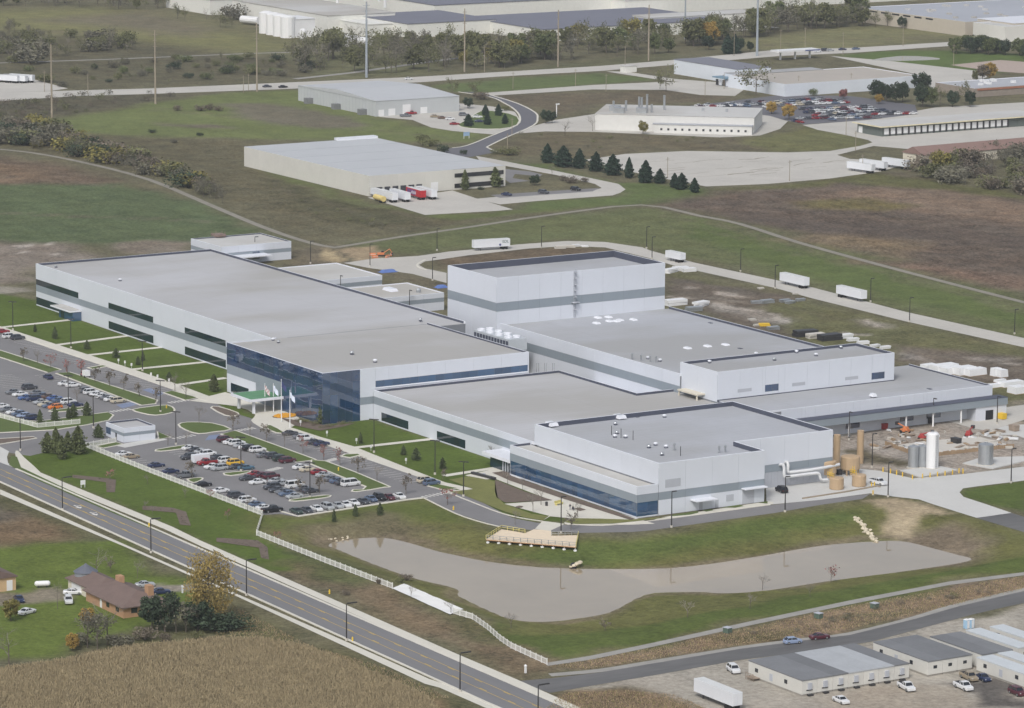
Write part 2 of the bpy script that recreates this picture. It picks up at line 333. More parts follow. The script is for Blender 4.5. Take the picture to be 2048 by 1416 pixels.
zone((92,106,54), .4, 2, (960,1236),(1020,1262),(1100,1268),(1300,1240),(1500,1198),(1700,1170),(1960,1130),(2100,1110),(2100,1140),(1900,1158),(1500,1240),(1300,1282),(1095,1318),(1040,1296))
zone((88,104,52), .35, 1.5, (1920,986),(1930,978),(2060,960),(2060,1024),(1990,1012),(1930,996), crisp=True)
# road verges
zone((128,114,90), .9, 3, (560,1128),(640,1140),(730,1165),(800,1190),(900,1225),(960,1250),(1040,1300),(1090,1328),(1040,1352),(900,1296),(700,1205))
zone((100,108,66), .7, 3, (640,1112),(720,1140),(745,1158),(690,1172),(620,1142),(560,1110))
zone((104,106,72), .9, 3, (770,1180),(880,1215),(960,1255),(1020,1295),(940,1280),(840,1225))
zone((148,126,98), 1., 2, (1095,1334),(1180,1318),(1300,1296),(1500,1254),(1700,1208),(2100,1146),(2100,1180),(1900,1215),(1700,1262),(1480,1292),(1180,1340))
zone((112,106,72), 1., 2, (1400,1280),(1480,1262),(1580,1262),(1560,1278),(1470,1290))
zone((110,106,74), 1., 2, (1660,1240),(1780,1222),(1860,1212),(1760,1240))
zone((104,106,72), .8, 3, (-80,1000),(40,995),(280,1110),(430,1190),(620,1290),(760,1330),(960,1430),(600,1430),(560,1310),(420,1270),(300,1290),(-80,1330))
zone((130,112,86), .9, 4, (-80,1035),(40,1020),(110,1050),(140,1075),(60,1085),(-80,1095))
zone((112,106,92), .8, 3, (-80,1005),(30,1010),(60,1035),(-80,1060))
zone((102,118,56), .4, 2.5, (-80,1100),(120,1085),(240,1080),(310,1140),(370,1165),(360,1215),(320,1240),(220,1260),(130,1310),(-80,1330))
zone((132,126,112), .5, 1.2, (-80,1190),(60,1185),(120,1176),(160,1178),(150,1190),(60,1204),(-80,1212))
zone((150,144,134), .4, 1.0, (235,1168),(300,1164),(370,1168),(400,1172),(360,1184),(300,1182))
zone((142,123,92), .8, 2, (-80,1352),(110,1330),(250,1300),(420,1284),(520,1282),(620,1300),(720,1340),(860,1400),(900,1440),(-80,1440))
zone((134,116,92), .9, 3, (1060,1440),(1130,1384),(1250,1380),(1350,1385),(1460,1430))
zone((170,165,156), .35, 2, (1130,1382),(1300,1352),(1480,1318),(1740,1286),(1900,1240),(2100,1200),(2100,1440),(1440,1440),(1360,1400),(1290,1376))
zone((160,150,136), .4, 2, (1660,1400),(1720,1378),(1900,1370),(1960,1420),(1660,1440), amount=.6)
zone((104,101,98), .5, 1.5, (1880,1360),(1990,1350),(2060,1345),(2060,1416),(1930,1416),(1960,1390))
zone((166,159,149), .85, 3, (1545,880),(1640,862),(1760,842),(1960,820),(2060,800),(2080,880),(2060,935),(1920,948),(1826,958),(1750,944),(1670,940))
zone((112,106,84), .8, 2, (1680,905),(1740,900),(1780,912),(1830,925),(1800,935),(1720,930))
_s = np.where((GX > BX0) & (GX < BX1) & (GY > BY0) & (GY < BY1))[0]     # wet mud margin of the pond
_k = np.clip(1.1-dist(WX[_s], WY[_s], np.array(WATER))/3.2, 0, 1)[:, None]*.75
tone[_s] = tone[_s]*(1-_k)+lin((118, 108, 92))*_k
ground_me = bpy.data.meshes.new('ground')
nd, nw = len(dl), len(wl)
ii = np.arange(nd*nw).reshape(nd, nw)
quads = np.stack([ii[:-1, :-1], ii[:-1, 1:], ii[1:, 1:], ii[1:, :-1]], -1).reshape(-1, 4)
ground_me.vertices.add(nd*nw); ground_me.vertices.foreach_set('co', np.stack([GX, GY, GZ], 1).ravel())
ground_me.loops.add(quads.size); ground_me.loops.foreach_set('vertex_index', quads.ravel().astype(np.int32))
ground_me.polygons.add(len(quads)); ground_me.polygons.foreach_set('loop_start', np.arange(0, quads.size, 4, dtype=np.int32))
ground_me.polygons.foreach_set('use_smooth', np.ones(len(quads), bool))
ca = ground_me.color_attributes.new('soil_tone', 'FLOAT_COLOR', 'POINT')
ca.data.foreach_set('color', np.concatenate([tone, wild[:, None]], 1).ravel().astype(np.float32))
ground_me.update(); ground_me.validate()
def ground_material():
    m = bpy.data.materials.new('vegetated_ground'); m.use_nodes = True; n = m.node_tree.nodes; l = m.node_tree.links
    b = n['Principled BSDF']; b.inputs['Roughness'].default_value = .95; b.inputs['Specular IOR Level'].default_value = .1
    at_ = n.new('ShaderNodeAttribute'); at_.attribute_name = 'soil_tone'
    geo = n.new('ShaderNodeNewGeometry')
    def noise(sc_, det, vec=None):
        z = n.new('ShaderNodeTexNoise'); z.inputs['Scale'].default_value = sc_; z.inputs['Detail'].default_value = det; z.inputs['Roughness'].default_value = .65
        l.new(vec or geo.outputs['Position'], z.inputs['Vector']); return z.outputs['Fac']
    def rng_(f, a, c, lo=.3, hi=.7):
        r = n.new('ShaderNodeMapRange'); r.inputs[1].default_value = lo; r.inputs[2].default_value = hi; r.inputs[3].default_value = a; r.inputs[4].default_value = c
        l.new(f, r.inputs[0]); return r.outputs[0]
    def math_(op, a, c):
        r = n.new('ShaderNodeMath'); r.operation = op
        for i, q in enumerate((a, c)):
            if isinstance(q, (int, float)): r.inputs[i].default_value = q
            else: l.new(q, r.inputs[i])
        return r.outputs[0]
    big = noise(.02, 4); mid = noise(.11, 5); fine = noise(.7, 4); tiny = noise(2.2, 2)
    # fine tuft relief grows with unevenness
    w = at_.outputs['Alpha']
    k = math_('ADD', math_('MULTIPLY', rng_(mid, -.30, .30), math_('ADD', w, .25)), math_('MULTIPLY', rng_(fine, -.42, .42), math_('ADD', w, .2)))
    k = math_('ADD', k, math_('MULTIPLY', rng_(tiny, -.3, .3), w))
    k = math_('ADD', k, rng_(big, -.14, .14)); k = math_('ADD', k, 1.0)
    hue = n.new('ShaderNodeMix'); hue.data_type = 'RGBA'; hue.blend_type = 'MULTIPLY'
    l.new(math_('MULTIPLY', rng_(noise(.05, 5), 0, .9), w), hue.inputs['Factor']); l.new(at_.outputs['Color'], hue.inputs[6]); hue.inputs[7].default_value = (1.07, .95, .86, 1)
    vm = n.new('ShaderNodeVectorMath'); vm.operation = 'SCALE'; l.new(hue.outputs[2], vm.inputs[0]); l.new(k, vm.inputs['Scale'])
    l.new(vm.outputs[0], b.inputs['Base Color'])
    bp = n.new('ShaderNodeBump'); bp.inputs['Strength'].default_value = .6; bp.inputs['Distance'].default_value = .35; l.new(fine, bp.inputs['Height']); l.new(bp.outputs[0], b.inputs['Normal'])
    return m
GROUND_MAT = ground_material(); ground_me.materials.append(GROUND_MAT)
ground = struct(obj('ground', ground_me))
# pond water: silty, still
wm = M('silty_water', (156, 143, 122), .008, .15, .007, .035, ior=1.6)
_b = wm.node_tree.nodes['Principled BSDF']; _g = wm.node_tree.nodes.new('ShaderNodeNewGeometry'); _n = wm.node_tree.nodes.new('ShaderNodeTexNoise'); _n.inputs['Scale'].default_value = .8; _n.inputs['Detail'].default_value = 3; _p = wm.node_tree.nodes.new('ShaderNodeBump'); _p.inputs['Strength'].default_value = .018; _p.inputs['Distance'].default_value = .05
for _x, _y in ((_g.outputs['Position'], _n.inputs['Vector']), (_n.outputs['Fac'], _p.inputs['Height']), (_p.outputs[0], _b.inputs['Normal'])): wm.node_tree.links.new(_x, _y)
_wp = np.array(WATER); _t = np.roll(_wp, -1, 0)-np.roll(_wp, 1, 0); _t /= np.linalg.norm(_t, axis=1)[:, None]; _nn = np.stack([_t[:, 1], -_t[:, 0]], 1); _ar = sum(_wp[i-1][0]*_wp[i][1]-_wp[i][0]*_wp[i-1][1] for i in range(len(_wp))); _wp = _wp+_nn*.9*(1 if _ar > 0 else -1)
struct(MB().prism(list(_wp), None, WATER_Z).build('pond_water', wm))

# ---------------------------------------------------------------- paving
asphalt = M('asphalt', (122, 121, 122), .9, .10, .08, 1.2); asphalt_dark = M('fresh_asphalt', (100, 100, 106), .9, .06, .1, 1.5)
asphalt_road = M('road_asphalt', (118, 118, 120), .9, .07, .06, .9, stretch=(.25, 1.6, 1))
asphalt_wet = M('patched_asphalt', (100, 99, 98), .6, .26, .06, .6, stretch=(1.2, .2, 1))
concrete = M('concrete_paving', (194, 194, 191), .9, .06, .07, 1.); concrete_old = M('weathered_concrete', (184, 181, 174), .9, .09, .05, .7)
kerbm = M('kerb_concrete', (206, 203, 192), .9, .06, .3); walk = M('walk_concrete', (204, 201, 190), .9, .05, .15)
track = M('track_gravel', (136, 132, 122), .95, .16, .2, 2.); gravel = M('gravel', (150, 148, 143), .95, .14, .3, 3.); mulch = M('bark_mulch', (104, 92, 82), .95, .2, .5, 3.)
lawnm = M('mown_lawn', (82, 98, 46), .95, .16, .12, 1.1); paint_w = M('white_road_paint', (214, 212, 206), .8, .1, .4); paint_y = M('yellow_road_paint', (196, 168, 84), .8, .12, .4)
paint_b = M('blue_bay_paint', (120, 132, 158), .85, .1, .4); lawn_dry = M('dry_lawn', (112, 114, 62), .95, .16, .15, 1.2)
def sheet(name, mat, z, px, sm=0, z0=None):
    p = P(*px)
    if sm: p = smooth(p, sm)
    return struct(MB().prism(p, z0, z).build(name, mat))
def kerb_line(px, closed=False, sm=0, w=.45, name='kerb'):
    p = P(*px)
    if sm: p = smooth(p, sm, closed)
    return struct(ribbon(MB(), p, w, 0, .16, closed=closed).build(name, kerbm))
# main street, straight, with yellow turning lane and a walk on either side
ext = lambda a, b, t: (a[0]+(b[0]-a[0])*t, a[1]+(b[1]-a[1])*t)
def line2(a, b, t0, t1): return [ext(a, b, t0), ext(a, b, t1)]
FK = ((0, 924), (912, 1320)); NK = ((0, 964), (862, 1355))
f0, f1 = line2(*FK, -.25, 1.5); n0, n1 = line2(*NK, -.25, 1.5)
sheet('main_road', asphalt_road, .03, [f0, f1, n1, n0])
for a, nm in ((FK, 'kerb'), (NK, 'kerb')):
    kerb_line(line2(*a, .035 if a is FK else -.25, 1.28 if a is FK else 1.5), w=.7)
lw = MB()
_fa, _fb, _na, _nb = [np.array(P(q)[0]) for q in (f0, f1, n0, n1)]
for frac, dash in ((.36, 0), (.385, 1), (.615, 1), (.64, 0)):
    a = _fa+(_na-_fa)*frac; b = _fb+(_nb-_fb)*frac; L = np.linalg.norm(b-a); d = (b-a)/L
    if dash:
        t = 0
        while t < L-4: ribbon(lw, [a+d*t, a+d*(t+3.)], .22, None, .045); t += 12
    else: ribbon(lw, [a, b], .16, None, .045)
struct(lw.build('road_lane_marking', paint_y))
ar = MB()
for u, v in ((153, 1013), (185, 1027)):       # turn arrows in the middle lane
    c = np.array(P((u, v))[0]); d = (_fb-_fa)/np.linalg.norm(_fb-_fa); nn = np.array([-d[1], d[0]])
    ribbon(ar, [c-d*1.6, c+d*1.6], .45, None, .05)
    ar.add([(*(c+d*1.2+nn*1.0), .052), (*(c+d*1.2-nn*1.0), .052), (*(c+d*2.8), .052)], [(0, 1, 2)])
    ribbon(ar, [c-d*.3, c-d*.3+nn*1.4], .4, None, .051)
struct(ar.build('road_arrow_marking', paint_w))
sheet('sidewalk', walk, .06, [(80,945),(345,1054),(400,1081),(912,1307.5),(1040,1362),(1150,1411),(1200,1436),(1190,1440),(1100,1402),(1035,1372),(905,1316),(400,1092),(330,1059),(72,954)])
sheet('sidewalk', walk, .06, [(0,979),(437,1172),(700,1287),(860,1359),(885,1367),(990,1410),(1060,1440),(1030,1440),(980,1420),(880,1376),(850,1368),(700,1298),(467,1190),(250,1094),(0,989)])
sheet('sidewalk', walk, .062, [(30,906),(36,902),(48,915),(84,948),(76,956),(40,934)], 2)
sheet('entrance_apron', concrete, .05, [(-60,870),(-10,888),(18,903),(14,914),(16,926),(30,936),(0,925),(-60,902)])
sheet('verge', lawnm, .08, [(22,912),(34,914),(42,935),(120,972),(240,1026),(345,1072),(344,1075),(220,1024),(60,954),(18,930)])
# service road below the pond, gravel walk beside it
struct(ribbon(MB(), smooth(P((1100,1350),(1200,1341),(1300,1325),(1480,1296),(1600,1280),(1700,1268),(1830,1236),(1920,1209),(2100,1168)), 3, False), 2.6, None, .022).build('road_shoulder', gravel))
sheet('service_road', asphalt_wet, .03, [(1040,1362),(1100,1357),(1200,1345),(1300,1328),(1480,1298),(1600,1282),(1700,1270),(1830,1238),(1920,1212),(2100,1170),(2100,1194),(1950,1228),(1860,1252),(1740,1284),(1560,1310),(1480,1320),(1300,1352),(1180,1372),(1100,1386),(1070,1376)])
sheet('gravel_walk', gravel, .04, [(1092,1326),(1180,1312),(1300,1287),(1400,1265),(1500,1243),(1700,1201),(1900,1163),(2100,1138),(2100,1144),(1900,1170),(1700,1209),(1500,1251),(1400,1273),(1300,1295),(1180,1320),(1095,1332)])
# parking lots and internal drives: one asphalt surface, islands on top
sheet('parking_lot', asphalt, .03, [(-150,608),(0,658),(100,693),(300,758),(412,798),(430,806),(480,830),(540,848),(640,881),(812,942),(900,974),(955,1000),(1025,1036),(1075,1046),(1130,1050),(1225,1051),(1335,1038),(1545,1010),(1740,988),(1725,998),(1640,1010),(1550,1026),(1300,1061),(1265,1064),(1160,1066),(1080,1062),(1000,1054),(910,1026),(847,996),(812,999),(595,1034),(560,1028),(530,1030),(525,1029),(300,943),(172,893),(222,884),(160,888),(60,912),(20,906),(-60,872),(-120,850),(0,826),(-150,790)])
sheet('drop_off_plaza', walk, .10, [(378,802),(400,797),(450,785),(500,798),(560,816),(598,836),(600,845),(578,858),(562,867),(540,862),(520,855),(506,846),(502,841),(508,835),(511,830),(495,820),(472,813),(450,810),(412,806)])
# facade walk and cross paths
sheet('sidewalk', walk, .07, [(-120,617),(5,654),(107,687),(255,735),(342,764),(430,797),(412,802),(300,763),(100,697),(0,663),(-120,624)])
sheet('sidewalk', walk, .07, [(560,848),(640,874),(707,893),(812,935),(890,965),(948,978),(930,982),(895,974),(812,946),(640,887),(545,852)])
for a, b in (((4,655),(150,639)), ((107,691),(262,671)), ((172,711),(330,694)), ((256,740),(415,724)), ((343,772),(452,756)), ((707,896),(885,876)), ((888,952),(1005,934)), ((888,986),(946,979))):
    struct(ribbon(MB(), P(a, b), 2.6, None, .075).build('cross_path', walk))
sheet('pond_patio', walk, .07, [(930,951),(1000,936),(1060,968),(1140,1000),(1215,1020),(1310,1048),(1260,1050),(1135,1050),(1128,1046),(1140,1037),(1100,1033),(1085,1042),(1098,1032),(1070,1025),(1030,1014),(1008,1008),(1104,1001),(1060,985),(990,958),(960,960)])
sheet('drive_crossing', walk, .055, [(1085,1042),(1130,1048),(1100,1062),(1070,1058)])
sheet('planting_bed', mulch, .12, [(990,960),(1050,984),(1105,1001),(1012,1006),(1005,1003),(993,995),(990,984)])
sheet('planting_bed', mulch, .12, [(984,946),(1022,941),(1022,952),(1120,987),(1270,1038),(1262,1041),(1120,996),(1020,962)])
sheet('lawn', lawn_dry, .12, [(898,960),(938,953),(990,963),(995,994),(1008,1008),(1030,1016),(1062,1028),(1096,1033),(1086,1042),(1050,1036),(1010,1024),(930,992),(900,984),(946,979)])
sheet('lawn', lawn_dry, .12, [(1130,1045),(1142,1037),(1200,1038),(1262,1040),(1300,1037),(1335,1035),(1300,1040),(1225,1048),(1150,1049)])
for q in ([(1342,1031),(1395,1023),(1397,1026),(1380,1030),(1345,1033)], [(1404,1021),(1420,1019),(1427,1021),(1412,1024)], [(1440,1016),(1480,1010),(1488,1013),(1470,1016)], [(1516,1006),(1535,1003),(1535,1008)]):
    sheet('lawn', lawnm, .12, q)
sheet('sidewalk', walk, .065, [(1318,1036),(1535,1003),(1548,1005),(1545,1009),(1335,1037.5),(1300,1043)])
for q in ([(1031,1014),(1038,1012),(1047,1013),(1044,1016),(1034,1017)], [(1148,1018),(1160,1016),(1172,1020),(1160,1023)]): sheet('planting_bed', mulch, .13, q)
kerb_line([(900,987),(960,1011),(1000,1026),(1040,1036),(1085,1043)], sm=3); kerb_line([(1130,1048),(1180,1051),(1225,1050),(1335,1038),(1540,1010)], sm=3)
kerb_line([(847,996),(910,1027),(960,1044),(1000,1054)], sm=3)
kerb_line([(545,1018),(596,1033),(812,1000),(847,996)], w=1.1); kerb_line([(172,893.5),(300,944),(525,1030)], w=.6)
kerb_line([(0,660),(107,696),(300,763),(412,802)], w=.5)
def island(px, mat=None, sm=0, w=.55):
    p = P(*px)
    if sm: p = smooth(p, sm)
    b = MB().prism(p, .02, .15)
    o = struct(b.build('traffic_island', mat or lawnm))
    ribbon(MB(), p, w, .02, .18, closed=True).build('kerb', kerbm, o)
    return o
for q in ([(-150,652),(0,701),(60,720),(122,740),(96,746),(0,715),(-150,664)], [(112,747),(140,745),(230,774),(315,801),(311,808),(282,811)], [(327,786),(345,782),(397,796),(370,801)], [(315,864),(341,875),(317,879)],
          [(192,893),(232,885),(246,889),(207,897)], [(442,869),(472,862),(632,920),(592,925)], [(854,972),(877,969),(916,977),(892,982)]):
    island(q)
for q in ([(265,820),(300,814),(335,811),(349,819),(343,826),(312,831),(285,827)], [(102,821),(172,814),(176,817),(135,823),(106,824)], [(357,850),(375,845),(425,847),(462,859),(430,864),(397,868),(370,860)],
          [(312,900),(368,891),(370,894),(365,898),(322,903)], [(622,929),(652,923),(768,969),(770,975),(712,984),(706,980),(732,974)], [(447,947),(492,943),(500,945),(462,952)], [(580,1000),(652,991),(660,994),(637,998),(592,1003)],
          [(530,855),(542,851),(568,865),(552,866)], [(375,959),(402,956),(404,960),(387,966)]):
    island(q, sm=2)
island([(422,816),(437,814),(475,826),(472,832),(450,831)], mulch, 2); island([(-60,884),(0,878),(66,874),(73,877),(0,889),(-60,898)], mulch)
island([(72,844),(216,825),(227,831),(218,841),(175,850),(112,860),(0,866),(-60,868),(-60,816),(0,832)], sm=0)
island([(682,913),(690,909),(716,908),(722,911),(700,916)], sm=0, w=.8); island([(176,736),(204,731),(216,733),(186,739)], w=.8)
# stall lines
st = MB(); stb = MB()
def stalls(a, b, pitch, depth, mb=st):
    a = np.array(P(a)[0]); b = np.array(P(b)[0]); L = np.linalg.norm(b-a); d = (b-a)/L; nn = np.array([-d[1], d[0]])*(1 if depth > 0 else -1)
    for k in range(int(L/pitch)+1): ribbon(mb, [a+d*k*pitch, a+d*k*pitch+nn*abs(depth)], .16, None, .05)
stalls((560,858),(850,965), 2.75, -5.4); stalls((0,662),(400,800), 2.75, -5.4); stalls((470,864),(625,920), 2.75, -5.4); stalls((640,928),(730,964), 2.75, -5.4)
stalls((250,921),(525,1027), 2.75, 5.4); stalls((600,1030),(812,998), 2.75, 5.4); stalls((330,902),(440,945), 2.75, 10.6); stalls((470,952),(580,998), 2.75, 10.6); stalls((100,748),(300,808), 2.75, -5.4); stalls((-40,755),(100,820), 2.75, 10.6); stalls((-20,826),(70,846), 2.75, 5.4)
struct(st.build('parking_marking', paint_w))
for q in ([(418,871),(440,869),(434,878),(410,881)], [(232,810),(262,804),(276,809),(245,817)], [(300,776),(330,786),(318,792),(285,780)]):
    struct(MB().prism(P(*q), None, .047).build('blue_bay_marking', paint_b))
cw = MB()
def crossing(a, b, n, L):
    a = np.array(P(a)[0]); b = np.array(P(b)[0]); d = (b-a)/np.linalg.norm(b-a); nn = np.array([-d[1], d[0]])
    for k in range(n): c = a+(b-a)*(k+.5)/n; ribbon(cw, [c-nn*L/2, c+nn*L/2], .6, None, .052)
for a, b in (((220,824),(262,818)), ((336,806),(378,800)), ((345,878),(390,870)), ((470,862),(510,856)), ((652,923),(675,917)), ((845,995),(890,986)), ((535,942),(562,935))): crossing(a, b, 6, 2.4)
struct(cw.build('crosswalk_marking', paint_w))
# yard and back road
sheet('loading_yard', concrete, .045, [(1533,1004),(1532,977),(1600,966),(1665,950),(1720,938),(1761,942),(1826,957),(1921,949),(2060,932),(2060,960),(1961,972),(1926,977),(1919,985),(1927,994),(1970,1008),(2023,1026),(1953,1036),(1867,1009),(1838,999),(1792,994),(1740,987),(1640,1000),(1545,1009)])
sheet('service_road', asphalt_wet, .035, [(1953,1036),(2023,1026),(2100,1050),(2100,1080)])
sheet('back_road', concrete_old, .04, [(687,526),(750,517),(837,512),(900,503),(935,500),(1035,489),(1135,482),(1210,484),(1285,495),(1300,501),(1387,525),(1550,560),(1625,575),(1812,624),(2100,688),(2100,706),(1812,643),(1625,597),(1550,576),(1350,532),(1297,516),(1210,495),(1135,492),(1060,497),(935,511),(880,519),(850,523),(838,530),(850,537),(893,546),(893,566),(825,548),(737,536)])
kerb_line([(850,520),(836,528),(836,534),(852,540)], sm=3, w=.8)
# gravel maintenance track round the site
for q in ([(-60,294),(60,305),(180,328),(300,360),(420,410),(520,452),(600,480),(660,494),(690,492),(800,474),(940,454),(1100,430),(1282,410),(1400,432),(1480,448),(1600,486),(1760,530),(1920,572),(2100,618)],):
    struct(ribbon(MB(), smooth(P(*q), 3, False), 3.0, None, .05).build('gravel_track', track))
sheet('warehouse_apron', concrete_old, .04, [(735,395),(870,386),(905,381),(950,396),(1026,419),(992,422),(850,430),(770,406)])
sheet('warehouse_drive', concrete_old, .042, [(952,312),(975,316),(1112,342),(1175,355),(1237,368),(1251,379),(1240,386),(1225,391),(1075,402),(1000,409),(950,398),(1010,392),(1100,388),(1185,382),(1203,376),(1190,368),(1112,350),(1000,330),(960,322)])
sheet('warehouse_parking', asphalt, .041, [(1010,338),(1060,343),(1085,349),(1080,353),(1030,348),(1025,356),(1060,362),(1020,366),(1008,358)]); sheet('warehouse_parking', asphalt, .043, [(980,390),(1150,379),(1200,376),(1185,383),(1000,396)])
sheet('curved_road', asphalt_dark, .05, [(917,184),(950,186),(980,194),(1008,206),(1030,220),(1040,235),(1033,251),(985,271),(935,291),(905,296),(880,300),(900,312),(942,314),(995,304),(976,296),(978,292),(1015,274),(1050,259),(1067,251),(1075,237),(1070,225),(1055,214),(1035,207),(1005,195),(980,190),(950,184)])
kerb_line([(917,184),(980,194),(1008,206),(1030,220),(1040,235),(1033,251),(985,271),(935,291),(905,296)], sm=3, w=.9); kerb_line([(995,304),(976,296),(978,292),(1015,274),(1067,251),(1075,237),(1070,225),(1035,207),(980,190)], sm=3, w=.9)
sheet('far_road', concrete_old, .04, [(-100,190),(0,185),(150,181),(300,177),(600,164),(830,154),(1000,144),(1200,132),(1345,120),(1560,99),(1700,96),(1900,84),(2100,76),(2100,92),(1900,92),(1700,106),(1560,112),(1345,130),(1200,142),(1000,153),(850,164),(600,177),(300,188),(160,192),(0,202),(-100,210)])
sheet('far_yard', concrete_old, .042, [(967,186),(1185,170),(1322,164),(1450,164),(1490,178),(1470,192),(1400,190),(1330,180),(1185,179),(975,192)]); sheet('far_yard', concrete_old, .045, [(1212,143),(1250,143),(1350,158),(1440,165),(1400,168),(1320,160)])
sheet('truck_yard', concrete_old, .04, [(-60,166),(0,165),(60,157),(136,177),(100,182),(0,185),(-60,190)])
sheet('warehouse_parking', concrete_old, .043, [(758,234),(770,222),(890,212),(900,205),(985,213),(1030,224),(1040,240),(1030,257),(985,269),(905,262),(862,255),(825,240)])
island([(915,250),(935,240),(960,223),(1000,224),(1035,234),(1034,250),(1000,258),(940,257)], lawnm, 2)
sheet('vacant_lot', concrete_old, .04, [(1168,320),(1250,308),(1375,302),(1575,305),(1660,302),(1720,292),(1745,285),(1736,280),(1691,270),(1636,260),(1605,250),(1735,240),(1870,215),(2060,204),(2060,290),(1860,302),(1747,292),(1690,306),(1674,310),(1700,318),(1780,322),(1800,332),(1761,343),(1661,357),(1536,368),(1412,373),(1290,350)])
cr = MB()
for k in range(26):
    t = rng.random(2); u = 1230+t[0]*430; v = 318+t[1]*36
    if v > 345 and u < 1300: continue
    a = np.array(P((u, v))[0]); pts = [a]
    for j in range(4): a = a+np.array([rng.normal()*1.0, 2.6+rng.random()*2]); pts.append(a)
    ribbon(cr, pts, .3+rng.random()*.5, None, .052)
struct(cr.build('paving_crack', M('weedy_crack', (126, 118, 100), .95)))
sheet('far_parking_lot', asphalt_dark, .05, [(1380,212),(1560,190),(1700,192),(1830,210),(1836,228),(1735,240),(1608,249),(1570,241),(1540,232)])
sheet('shop_yard', concrete_old, .042, [(1020,268),(1060,254),(1110,240),(1190,228),(1545,225),(1578,240),(1560,258),(1520,271),(1440,275),(1190,264),(1090,263)])
sheet('shop_yard', concrete_old, .044, [(1660,112),(1780,122),(1990,146),(1950,166),(1862,178),(1840,150)]); sheet('far_parking_lot', M('pink_gravel', (170,155,145), .95, .1), .046, [(1900,130),(2000,120),(2100,128),(2100,150),(1980,142)])
sheet('far_yard', concrete_old, .04, [(1160,20),(1250,12),(1420,40),(1560,55),(1480,62),(1350,55),(1230,45)]); sheet('far_yard', concrete_old, .041, [(980,20),(1130,12),(1200,24),(1130,26),(1000,26)])
sheet('far_pond', wm, .05, [(1742,120),(1800,112),(1860,114),(1880,119),(1800,122)], 2)
rl = MB()
ribbon(rl, P((-60,128),(210,119),(500,107),(680,102)), 3.5, None, .05); ribbon(rl, P((590,158),(700,146),(820,129),(900,118),(1000,108)), 5, None, .05)
struct(rl.build('railway_ballast', gravel))
# ---------------------------------------------------------------- the plant
white_panel = M('white_metal_panel', (208, 213, 222), .45, .02, .2, rnd=.011); grey_panel = M('grey_metal_panel', (138, 148, 157), .45, .03, .2, rnd=.025)
wall_core = M('joint_grey_wall', (128, 132, 138), .7, .04); coping = M('white_coping', (222, 225, 232), .4, .03, .3)  # wall core is plain mid grey, showing as dark joints between the panels
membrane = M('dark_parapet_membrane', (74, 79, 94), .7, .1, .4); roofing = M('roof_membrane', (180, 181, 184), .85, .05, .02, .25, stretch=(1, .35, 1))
roof_grey = M('grey_roof_membrane', (170, 173, 179), .85, .05, .04, .35); roof_light = M('light_roof_membrane', (190, 190, 188), .85, .05, .04, .35)
roof_stain(roofing, (160, 158, 153)); roof_stain(roof_grey, (154, 154, 153)); roof_stain(roof_light, (168, 164, 156))
stl = M('galvanised_steel', (176, 180, 184), .35, .08, .6, metal=.6); darkm = M('dark_metal', (52, 52, 54), .5, .1, .5); whitem = M('white_painted_metal', (226, 227, 228), .4, .03, .4)
louvre = M('louvre_grey', (176, 180, 188), .6, .04, .5); doorw = M('white_door', (206, 210, 218), .5, .03); black = M('black_void', (26, 28, 34), .6, .1)
def glass_mat(name, rgb, ior=1.9, rough=.03, rnd=.25):
    m = M(name, rgb, rough, .06, .1, ior=ior, rnd=rnd); return m
glass_blue = glass_mat('blue_reflective_glass', (32, 60, 94), 2.3, .02); glass_dark = glass_mat('dark_tinted_glass', (26, 46, 58), 1.8, .03); glass_gal = glass_mat('gallery_glass', (42, 76, 110), 2.1, .03)
CUBE = {}
def ucube(m):
    if m.name not in CUBE: CUBE[m.name] = MB().box(-.5, .5, -.5, .5, -.5, .5).mesh('panel', m)
    return CUBE[m.name]
def offs(poly, d):
    "inset of a counter-clockwise polygon"
    p = [np.asarray(q, float) for q in poly]; n = len(p); out = []
    for i in range(n):
        e0 = p[i]-p[i-1]; e1 = p[(i+1) % n]-p[i]; e0 = e0/np.linalg.norm(e0); e1 = e1/np.linalg.norm(e1)
        n0 = np.array([-e0[1], e0[0]]); n1 = np.array([-e1[1], e1[0]]); k = n0+n1
        out.append(p[i]+k*d/(k@n0) if abs(k@n0) > 1e-6 else p[i]+n0*d)
    return out
def slab_on(edge, s0, s1, z0, z1, name, mat, parent, out=.06, th=.14, tilt=0.):
    "a flat piece on a wall edge ((x,y),(x,y)), from s0 to s1 metres along it"
    a, b = [np.asarray(q, float) for q in edge]; d = (b-a)/np.linalg.norm(b-a); nn = np.array([d[1], -d[0]])
    c = a+d*(s0+s1)/2+nn*(out-th/2)
    o = obj(name, ucube(mat), parent, (c[0], c[1], (z0+z1)/2)); o.scale = (max(s1-s0-.045, .02), th, max(z1-z0-.03, .02))
    o.rotation_euler = (tilt*rng.normal(), 0, math.atan2(d[1], d[0])+tilt*rng.normal()); return o
